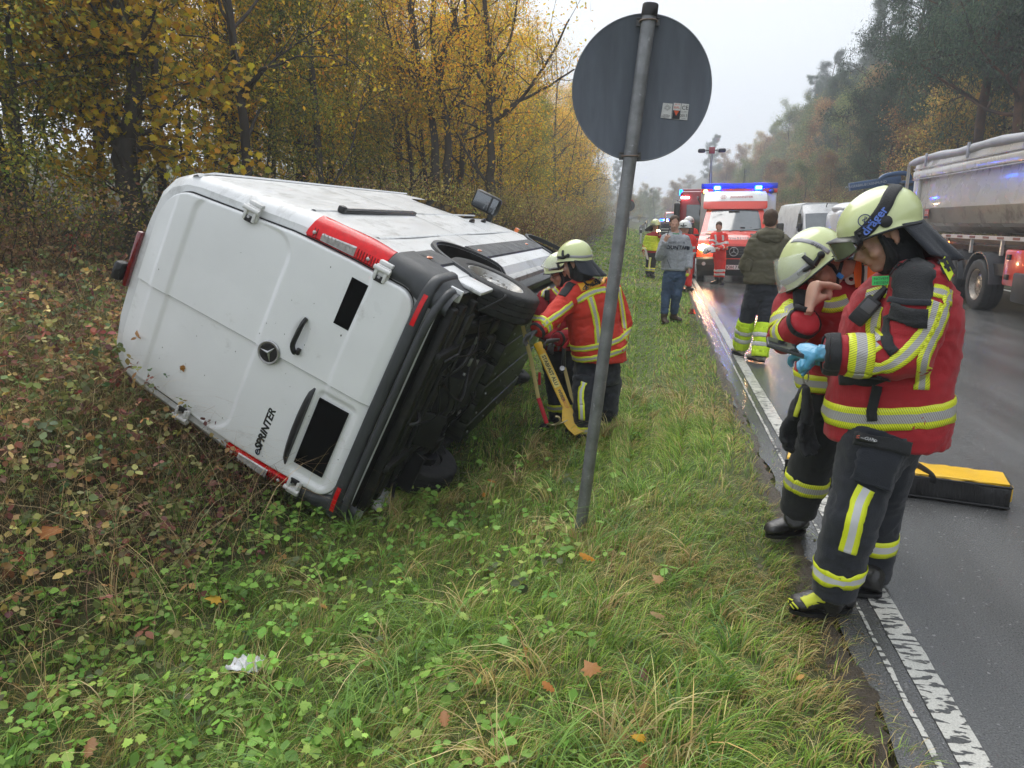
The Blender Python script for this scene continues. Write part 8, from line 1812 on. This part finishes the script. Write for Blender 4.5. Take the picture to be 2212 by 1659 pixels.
# ------------------------------------------------------------------ ground cover
def polar(n, r0, r1, a0, a1, rng, p=1.):
    r = r0+(r1-r0)*rng.uniform(0, 1, n)**p; a = rng.uniform(math.radians(a0), math.radians(a1), n)
    return r*np.sin(a), r*np.cos(a), r
def fbm(x, y, s, seed=0.):
    out = 0; a = 1.; tot = 0
    for o in range(4):
        k = s*2**o; t = seed+o*7.3
        out = out+a*np.sin(x*k*1.1+np.sin(y*k*.9+t)*1.3+t)*np.cos(y*k+np.sin(x*k*.8-t)*1.4+t*1.7); tot += a; a *= .55
    return out/tot
def blades(x, y, L, W, dirx, diry, lean, cols, rng, segs=3):
    """curved grass blades: base at the ground, arching over towards (dirx, diry)"""
    n = len(x); z = TZ(x, y)-.01; side_a = rng.uniform(0, 2*PI, n)
    sx, sy = np.cos(side_a), np.sin(side_a); V_ = []; 
    for k in range(segs+1):
        t = k/segs; fw = L*(lean*t*t*.9); up = L*(t-(.42*lean)*t*t*t*1.2); w_ = W*(1-t)**.7*.5
        px, py, pz = x+dirx*fw, y+diry*fw, z+np.maximum(up, .0)
        V_.append(np.stack([px-sx*w_, py-sy*w_, pz], 1))
        if k < segs: V_.append(np.stack([px+sx*w_, py+sy*w_, pz], 1))
    v = np.stack(V_, 1); m = v.shape[1]; f = []
    for k in range(segs-1): f += [(2*k, 2*k+1, 2*k+3), (2*k, 2*k+3, 2*k+2)]
    f.append((2*segs-2, 2*segs-1, 2*segs)); f = np.array(f)
    ff = (f[None]+(np.arange(n)*m)[:, None, None]).reshape(-1, 3)
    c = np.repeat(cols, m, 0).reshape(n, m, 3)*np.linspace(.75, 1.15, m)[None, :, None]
    return v.reshape(-1, 3), ff, c.reshape(-1, 3)
grng = np.random.default_rng(5)
GREEN = [(.21, .36, .045), (.32, .48, .07), (.46, .57, .12), (.14, .25, .045), (.24, .37, .12)]
STRAW = [(.62, .49, .20), (.50, .38, .15), (.70, .58, .28), (.38, .26, .12)]
def on_verge(x, y): 
    lf = np.interp(y, [0, 3, 4.5, 6, 9, 12, 15, 25, 60, 120], [-3.6, -3.0, -2.3, -2.3, -2.4, -2.6, -2.6, -2.9, -4.2, -6])
    xr = x-np.where(y < 160, bend(y), bend(160)); e = .86+.09*fbm(x*0+1, y, 2.2)+.05*fbm(x*0, y, 9)
    return (xr < e), (xr > lf+.5*fbm(x, y, .8, 3))
def turf(n, r0, r1, p, L0, W0, seed, name, segs=3, tuft=.5):
    rng = np.random.default_rng(seed); x, y, r = polar(n, r0, r1, -64, 40, rng, p)
    # gather into tufts
    cell = .07*np.maximum(1, r/5); k = rng.uniform(0, 1, n) < tuft
    cx = (np.floor(x/cell)+.5)*cell; cy = (np.floor(y/cell)+.5)*cell
    hsh = np.sin(np.floor(x/cell)*12.9898+np.floor(y/cell)*78.233)*43758.5453; h1 = hsh-np.floor(hsh); h2 = (hsh*7.13)-np.floor(hsh*7.13)
    x = np.where(k, cx+(h1-.5)*cell+rng.normal(0, .012, n), x); y = np.where(k, cy+(h2-.5)*cell+rng.normal(0, .012, n), y)
    a, b = on_verge(x, y); leafy = 1/(1+np.exp(-(-(x+1.5)-.25*(y-3))*1.6-1.6*fbm(x, y, 1.3, 8)))   # leafy ground to the left
    mud = sstep(.62, .9, x)*.30+.35*(fbm(x, y, 1.9, 4) > .42)
    keep = a & (rng.uniform(0, 1, n) > np.where(b, 0, .86)) & (rng.uniform(0, 1, n) > .60*leafy) & (rng.uniform(0, 1, n) > mud)
    track = np.exp(-((x-(.1-.10*(y-8)))/.35)**2)*((y > 7.5) & (y < 16))
    keep &= rng.uniform(0, 1, n) > .55*track
    x, y, r, h1, h2, leafy = x[keep], y[keep], r[keep], h1[keep], h2[keep], leafy[keep]; n = len(x)
    dry = 1/(1+np.exp(-(fbm(x, y, 1.6, 1)*3.2+rng.normal(0, .9, n)-1.0+.5*(h2 > .8)-.5*(x < -1)-1.6*sstep(6, 13, r)))) 
    isdry = rng.uniform(0, 1, n) < dry
    cols = np.where(isdry[:, None], palette(n, rng, STRAW, [3, 3, 2, 2], .16), palette(n, rng, GREEN, [3, 3, 2, 3, 1], .16))
    cols *= (1+.22*fbm(x, y, .9, 6))[:, None]
    fl = 2.4*fbm(x, y, .55, 2)+(h1-.5)*3.2+rng.normal(0, .45, n)
    L = L0*rng.uniform(.5, 1.35, n)*(.75+.7*h1*h1)*(1+.25*fbm(x, y, 1.1, 5))*np.clip(1.25-.07*r, .62, 1)*np.where(x > -.2, np.clip(1-.40*(x+.2)/.9, .55, 1), 1); lean = np.clip(rng.normal(.95, .30, n), .15, 1.5)
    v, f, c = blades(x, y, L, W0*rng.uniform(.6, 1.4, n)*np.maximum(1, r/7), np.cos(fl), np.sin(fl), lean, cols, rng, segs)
    o = link(name, np_mesh(name, v, f, c, leaf_ground), None, None, kind='stuff'); return o
turf(190000, .9, 6.5, .9, .130, .0045, 1, 'grass', 3)
turf(380000, 5.5, 18, 1., .14, .0085, 2, 'grass', 2, .30)
turf(260000, 14, 75, .8, .20, .014, 3, 'grass', 2, .1)
# broad long arching blades, in bunches
def clumps(nc, seed):
    rng = np.random.default_rng(seed); X, Y, R_ = polar(nc*3, 1.2, 7.5, -60, 30, rng, .9); a, b = on_verge(X, Y); k = a & (X < .4); X, Y, R_ = X[k][:nc], Y[k][:nc], R_[k][:nc]
    per = 22; x = np.repeat(X, per)+rng.normal(0, .028, len(X)*per); y = np.repeat(Y, per)+rng.normal(0, .028, len(X)*per); n = len(x)
    th = np.repeat(rng.uniform(0, 6.28, len(X)), per)+rng.normal(0, 1.0, n); L = np.repeat(rng.uniform(.20, .38, len(X)), per)*rng.uniform(.55, 1.15, n)
    g = np.repeat(rng.uniform(0, 1, len(X)) < .28, per)
    cols = np.where(g[:, None], palette(n, rng, STRAW, [2, 1, 3, 1]), palette(n, rng, [(.21, .36, .07), (.30, .46, .10), (.18, .30, .11)], [3, 2, 1], .12))
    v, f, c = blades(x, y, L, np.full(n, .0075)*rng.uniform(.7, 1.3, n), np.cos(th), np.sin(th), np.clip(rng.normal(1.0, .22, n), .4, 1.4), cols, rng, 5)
    link('long_grass', np_mesh('long_grass', v, f, c, leaf_ground), None, None, kind='stuff')
clumps(330, 9)
# compound-leaved low plants on the ditch side
def herbs(n, r0, r1, a0, a1, seed, size, dens, cols, wts, hgt, name, shape, trio=True, stems=True, p=1., jit=.16, tl=.34):
    rng = np.random.default_rng(seed); x, y, r = polar(n, r0, r1, a0, a1, rng, p); k = dens(x, y) > rng.uniform(0, 1, n)
    x, y = x[k], y[k]; n = len(x)
    if n == 0: return
    h = hgt(x, y)*rng.uniform(.25, 1.1, n); z = TZ(x, y); tone = 1+.18*fbm(x, y, 3.1, seed)
    base_c = palette(n, rng, cols, wts, jit)*tone[:, None]
    ps, fr, sz, cc = [], [], [], []
    yaw = rng.uniform(0, 2*PI, n); s = size*rng.uniform(.55, 1.2, n)*(1+.2*np.minimum(2, np.hypot(x, y)/8))
    for j in ((0, 2.1, -2.1) if trio else (0,)):
        a = yaw+j+rng.normal(0, .12, n); pit = rng.normal(-.22, tl, n); rol = rng.normal(0, tl, n)
        cy, sy, cp, sp, cr, sr = np.cos(a), np.sin(a), np.cos(pit), np.sin(pit), np.cos(rol), np.sin(rol)
        Y_ = np.stack([-sy*cp, cy*cp, sp], 1); X0 = np.stack([cy, sy, 0*cy], 1); Z0_ = np.cross(X0, Y_); X_ = X0*cr[:, None]+Z0_*sr[:, None]; Zc = np.cross(X_, Y_)
        fr.append(np.stack([X_, Y_, Zc], 2)); ps.append(np.stack([x, y, z+h], 1)+Y_*s[:, None]*.12); sz.append(s*(1 if j == 0 else .82)); cc.append(base_c*(1+rng.normal(0, .06, (n, 1))))
    v, f, c = leaves(np.concatenate(ps), np.concatenate(sz), shape, np.concatenate(cc), rng, flat=np.concatenate(fr)); parts = [(v, f, c)]
    if stems:
        m = n; th = rng.uniform(0, 6.28, m)
        v2, f2, c2 = blades(x-.12*h*np.cos(th), y-.12*h*np.sin(th), h*1.02, np.full(m, .004), np.cos(th), np.sin(th), np.full(m, .12), np.tile([[.10, .10, .04]], (m, 1))*rng.uniform(.6, 1.6, (m, 1)), rng, 2); parts.append((v2, f2, c2))
    v, f, c = join(parts); return link(name, np_mesh(name, v, f, c, leaf_ground), None, None, kind='stuff')
def d_leafy(x, y):
    a, b = on_verge(x, y); g = 1/(1+np.exp(-((-(x+1.2)-.22*(y-3.2))*1.5+2.0*fbm(x, y, 1.5, 8))))
    return np.where(a, np.clip(g*1.15-.10, .03, .9)*(x < .3), 0)*(1-.8*(x > -.1))
herbs(7000, 1.1, 8, -64, 20, 31, .052, d_leafy, [(.22, .42, .07), (.31, .54, .10), (.17, .33, .06), (.37, .50, .11), (.14, .17, .08)], [4, 3, 3, 1, .6], lambda x, y: .11+.08*fbm(x, y, 2., 1), 'ground_cover', shape_bramble(), p=.9)
herbs(2600, 1.1, 6, -64, 25, 33, .045, lambda x, y: d_leafy(x, y)*.8, [(.42, .58, .12), (.28, .48, .10)], [1, 1], lambda x, y: .15+.06*fbm(x, y, 2., 1), 'ground_cover', shape_maple(), trio=False, p=.9)
def d_br(x, y):
    a, b = on_verge(x, y); g = sstep(-1.9, -3.6, x+.12*(y-4)+.45*np.clip(3.9-y, 0, 3)+.5*fbm(x, y, 1.2, 5)); return g*.97*(x > -11)
BR = [(.20, .22, .08), (.30, .31, .10), (.28, .11, .08), (.20, .085, .075), (.46, .32, .13), (.36, .19, .09), (.56, .46, .18), (.15, .21, .09), (.48, .06, .06)]
herbs(13000, 1.6, 8.5, -72, -14, 41, .046, d_br, BR, [4, 4, 2.0, 2, 2.2, 2.4, 1.6, 3, .12], lambda x, y: (.62+.36*fbm(x, y, 1.7, 3))*sstep(-2.2, -4.0, x)+.10, 'bramble_thicket', shape_bramble(), p=.8, jit=.30, tl=.62)
herbs(9000, 6.5, 20, -66, -12, 43, .075, lambda x, y: d_br(x, y)*(x > -14), BR, [4, 4, 2.2, 2.4, 2, 2, 1.8, 3, .3], lambda x, y: (.42+.25*fbm(x, y, 1.3, 3)), 'bramble_thicket', shape_simple(), p=.9, jit=.30, tl=.62)
# dead stalks tangled through the brambles
def stalks(n, seed, r0, r1, dens, L0, cols, W):
    rng = np.random.default_rng(seed); x, y, r = polar(n, r0, r1, -70, -8, rng, .9); k = dens(x, y) > rng.uniform(0, 1, n); x, y = x[k], y[k]; n = len(x); th = rng.uniform(0, 6.28, n)
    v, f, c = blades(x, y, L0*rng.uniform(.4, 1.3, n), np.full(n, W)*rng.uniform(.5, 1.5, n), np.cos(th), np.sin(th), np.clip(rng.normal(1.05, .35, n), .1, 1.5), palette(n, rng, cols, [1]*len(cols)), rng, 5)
    link('dead_stalks', np_mesh('dead_stalks', v, f, c, leaf_ground), None, None, kind='stuff')
stalks(24000, 51, 1.6, 11, d_br, .88, [(.70, .54, .28), (.32, .19, .11), (.58, .43, .22), (.20, .12, .08)], .0042)
stalks(6000, 52, 1.3, 7, lambda x, y: d_leafy(x, y)*.8, .20, [(.34, .25, .13), (.20, .12, .07), (.42, .33, .18)], .003)
# small fallen leaves
def litter(n, seed, r0, r1, dens, size, cols, name='leaf_litter', shp=None, lift=.05):
    rng = np.random.default_rng(seed); x, y, r = polar(n, r0, r1, -66, 36, rng, .9); k = dens(x, y) > rng.uniform(0, 1, n); x, y = x[k], y[k]; n = len(x)
    pos = np.stack([x, y, TZ(x, y)+lift*rng.uniform(.3, 1.3, n)], 1)
    v, f, c = leaves(pos, size*rng.uniform(.6, 1.3, n), shp or shape_oak(), palette(n, rng, cols, [1]*len(cols), .2), rng, .38); link(name, np_mesh(name, v, f, c, leaf_ground), None, None, kind='stuff')
litter(700, 61, 1.2, 16, lambda x, y: on_verge(x, y)[0]*.55+0*x, .055, [(.40, .20, .06), (.30, .13, .05), (.50, .30, .10), (.22, .11, .06), (.16, .08, .05)])
litter(5200, 62, 4, 22, lambda x, y: 1.*(x < -3)*(x > -16), .07, [(.22, .11, .05), (.34, .22, .08), (.15, .08, .04), (.40, .28, .06)], shp=shape_simple(), lift=.04)
litter(1500, 63, 1.5, 9, lambda x, y: ((x > .45) & (x < .92))*1., .028, [(.10, .16, .05), (.20, .13, .06), (.12, .09, .05)], lift=.03, shp=shape_bramble())
# notable single leaves
def one_leaf(px, py, z, size, col, shp, label, rotz, tilt=.2, name='fallen_leaf'):
    v, f = shp; c = Pz(px, py, z) if not isinstance(px, Vector) else px
    if not isinstance(px, Vector):
        for _ in range(6): c = Pz(px, py, G(c.x, c.y)+z+.075)
    size *= .78; v = v*np.array([1, 1, 2.2])*size; me = np_mesh('fallen_leaf', v-np.array([0, size*.5, 0]), f, np.tile([col], (len(v), 1)), leaf_ground)
    o = link(name, me, None, 180, label, 'leaf', 'large fallen autumn leaves', loc=c, rot=(tilt, -tilt*.6, rotz)); return o
MP, OK_ = shape_maple(), shape_oak()
for a in [(460, 1292, .03, .13, (.72, .42, .05), MP, 'yellow maple leaf lying bright among low green plants, left half of the verge', 2.2),
          (105, 1145, .03, .17, (.45, .17, .05), MP, 'large orange brown maple leaf at the foot of the bramble bank', 1.2),
          (195, 1618, .02, .12, (.42, .22, .11), OK_, 'pale brown curled leaf in the near corner of the verge', .4),
          (1062, 1040, .02, .10, (.55, .24, .04), OK_, 'orange leaf in the grass between the van wheel and the sign pole', 2.),
          (1045, 1070, .01, .07, (.50, .22, .04), OK_, 'small orange leaf just below another in the grass by the van', .2),
          (1268, 1205, .03, .12, (.62, .27, .03), OK_, 'bright orange twisted leaf right at the front of the sign pole', 1.5),
          (1275, 1440, .03, .11, (.48, .22, .08), MP, 'crumpled orange brown leaf pair in long grass below the sign pole', .7),
          (1420, 1330, .02, .10, (.50, .32, .17), OK_, 'pale tan leaf in grass left of the firefighter boot', 1.9),
          (1420, 1248, .02, .09, (.52, .30, .14), MP, 'tan leaf in grass beside the road left of the boots', .9),
          (1380, 1595, .03, .10, (.65, .36, .04), OK_, 'yellow orange curled leaf near the bottom edge of the verge', 2.7),
          (960, 1555, .02, .09, (.45, .22, .10), OK_, 'brown oak leaf in the near middle grass', .3),
          (1185, 1485, .02, .08, (.50, .20, .05), OK_, 'small orange leaf between grass blades in the near verge', 1.1),
          (700, 1310, .02, .06, (.50, .25, .07), OK_, 'little orange leaf among ground plants below the van corner', 1.4)]: one_leaf(*a)
lf = MV@dpt(.47, 2.02, .012); v, f = MP
me = np_mesh('fallen_leaf', v*np.array([.055, .055, .15]), f, np.tile([(.30, .14, .03)], (len(v), 1)), leaf_mat)
o = link('fallen_leaf', me, None, 180, 'small brown leaf stuck flat on the rear door of the van', 'leaf', 'large fallen autumn leaves'); o.matrix_world = Matrix.Translation(lf)@(RV@Matrix(((0, 0, -1), (-1, 0, 0), (0, 1, 0)))).to_4x4()@Matrix.Rotation(2.4, 4, 'Z')
# shrubs along the wood edge
SHR = []
for i, (cl, wt) in enumerate([([(.40, .25, .12), (.32, .17, .10), (.48, .35, .15), (.24, .18, .09)], [3, 3, 2, 2]), ([(.38, .13, .10), (.28, .10, .08), (.30, .20, .10)], [2, 2, 2]), ([(.28, .38, .09), (.38, .44, .10), (.56, .50, .10)], [3, 2, 2]), ([(.56, .44, .10), (.44, .35, .10), (.30, .27, .09)], [2, 2, 2])]):
    r_ = np.random.default_rng(70+i); tubes, tips = [], []
    for k in range(22):
        a = r_.uniform(0, 6.28); d = Vector((math.cos(a)*.5, math.sin(a)*.5, 1)).normalized(); p = Vector((r_.normal(0, .35), r_.normal(0, .35), -.1)); pts = [p]
        for j in range(6): d = (d+Vector(r_.normal(0, .14, 3))).normalized(); pts.append(pts[-1]+d*r_.uniform(.22, .34)); tips.append(pts[-1])
        tubes.append((pts, [.010*(1-j/8) for j in range(7)], 3))
        for j in range(4):
            q = pts[r_.integers(2, 6)]; e_ = q+Vector(r_.normal(0, .25, 3))+Vector((0, 0, .15)); tubes.append(([q, e_], [.005, .002], 3)); tips.append(e_)
    SHR.append((wood(tubes, bark_dark, 'stem'), crown(tips, 3000, r_, .055, cl, wt, shape_simple(), .13, 'foliage', mt=leaf_mat)))
def shrub(k, x, y, s, rng, label, group):
    e = empty('shrub', label, 'shrub', (x, y, G(x, y)), rng.uniform(0, 6.28), group); e.scale = (s*rng.uniform(.9, 1.3), s*rng.uniform(.9, 1.3), s)
    for n, me in zip(('stem', 'foliage'), SHR[k]):
        o = bpy.data.objects.new(n, me); COL.objects.link(o); o.parent = e
SL = ['brown twiggy shrub of the thicket between the van and the wood', 'dark red leaved shrub of the thicket between the van and the wood', 'fresh green leafy shrub at the edge of the wood', 'yellowish shrub at the edge of the wood']
r_ = np.random.default_rng(77)
for i in range(150):
    y = r_.uniform(5.5, 62)
    x = np.interp(y, [5, 9, 12, 16, 20, 40, 62], [-7.2, -6.2, -4.8, -3.8, -3.5, -4.2, -5.2])-abs(r_.normal(0, 1.6)); k = r_.choice(4, p=[.42, .14, .22, .22])
    if abs(x+.80*y) < 1.2 and y < 11: continue
    shrub(k, x, y, r_.uniform(.6, 1.15)*(1 if y > 10 else .75), r_, SL[k].split(' of the')[0].split(' at the')[0]+' '+where(x, y), 'shrubs of the thicket by the wood')
for i in range(80):
    y = r_.uniform(13, 80); x = 10+abs(r_.normal(0, 2.2)); k = r_.choice(4, p=[.4, .1, .25, .25])
    shrub(k, x, y, r_.uniform(.7, 1.6), r_, ['brown twiggy', 'dark red', 'green', 'yellowish'][k]+' shrub beyond the road '+where_r(x, y), 'shrubs beyond the road')

# ------------------------------------------------------------------ tidy: loose pieces of one part become parts, tiny fixings stay joined
SPLIT = {'arch_trim', 'side_rail', 'corner_skirt', 'side_marker', 'door_pull', 'roof_bead', 'swage_line', 'cover_strap', 'floodlight', 'edge_rail', 'webbing', 'red_lever', 'mud_flap', 'cross_member', 'brow', 'helmet_plug', 'box_latch', 'tail_ladder', 'chin_strap', 'grille_bar', 'wiper', 'vest', 'boot_stripe', 'lace_cover', 'glasses', 'mirror_arm'}
TINY = {'cable', 'bolt', 'lens_rib', 'hydraulic_hose', 'reflector_strip', 'lettering', 'print', 'piping', 'round_badge', 'emblem', 'side_guard', 'chassis_frame', 'drive_unit', 'rear_axle'}
for o in list(S.objects):
    if o.type != 'MESH' or not o.parent: continue
    st_ = o.name.split('.')[0]
    if st_ in TINY: o['kind'] = 'stuff'; continue
    if st_ not in SPLIT: continue
    me = o.data; n = len(me.vertices); lab = list(range(n))
    def fd(a):
        while lab[a] != a: lab[a] = lab[lab[a]]; a = lab[a]
        return a
    for e_ in me.edges: a, b = fd(e_.vertices[0]), fd(e_.vertices[1]); lab[a] = b
    groups = {}
    for p in me.polygons: groups.setdefault(fd(p.vertices[0]), []).append(p)
    if not 1 < len(groups) < 14: continue
    sharp = None
    for gi, ps in enumerate(groups.values()):
        idx = {}; vs = []; fs = []; ms = []; sm_ = []
        for p in ps:
            f = []
            for v_ in p.vertices:
                if v_ not in idx: idx[v_] = len(vs); vs.append(me.vertices[v_].co.copy())
                f.append(idx[v_])
            fs.append(f); ms.append(p.material_index); sm_.append(p.use_smooth)
        m2 = bpy.data.meshes.new(st_); m2.from_pydata(vs, [], fs)
        for mm in me.materials: m2.materials.append(mm)
        m2.polygons.foreach_set('material_index', ms); m2.polygons.foreach_set('use_smooth', sm_)
        if any(sm_):
            try: m2.set_sharp_from_angle(angle=.7)
            except Exception: pass
        if gi == 0: o.data = m2
        else: c = bpy.data.objects.new(st_, m2); COL.objects.link(c); c.parent = o.parent; c.matrix_parent_inverse = o.matrix_parent_inverse.copy()
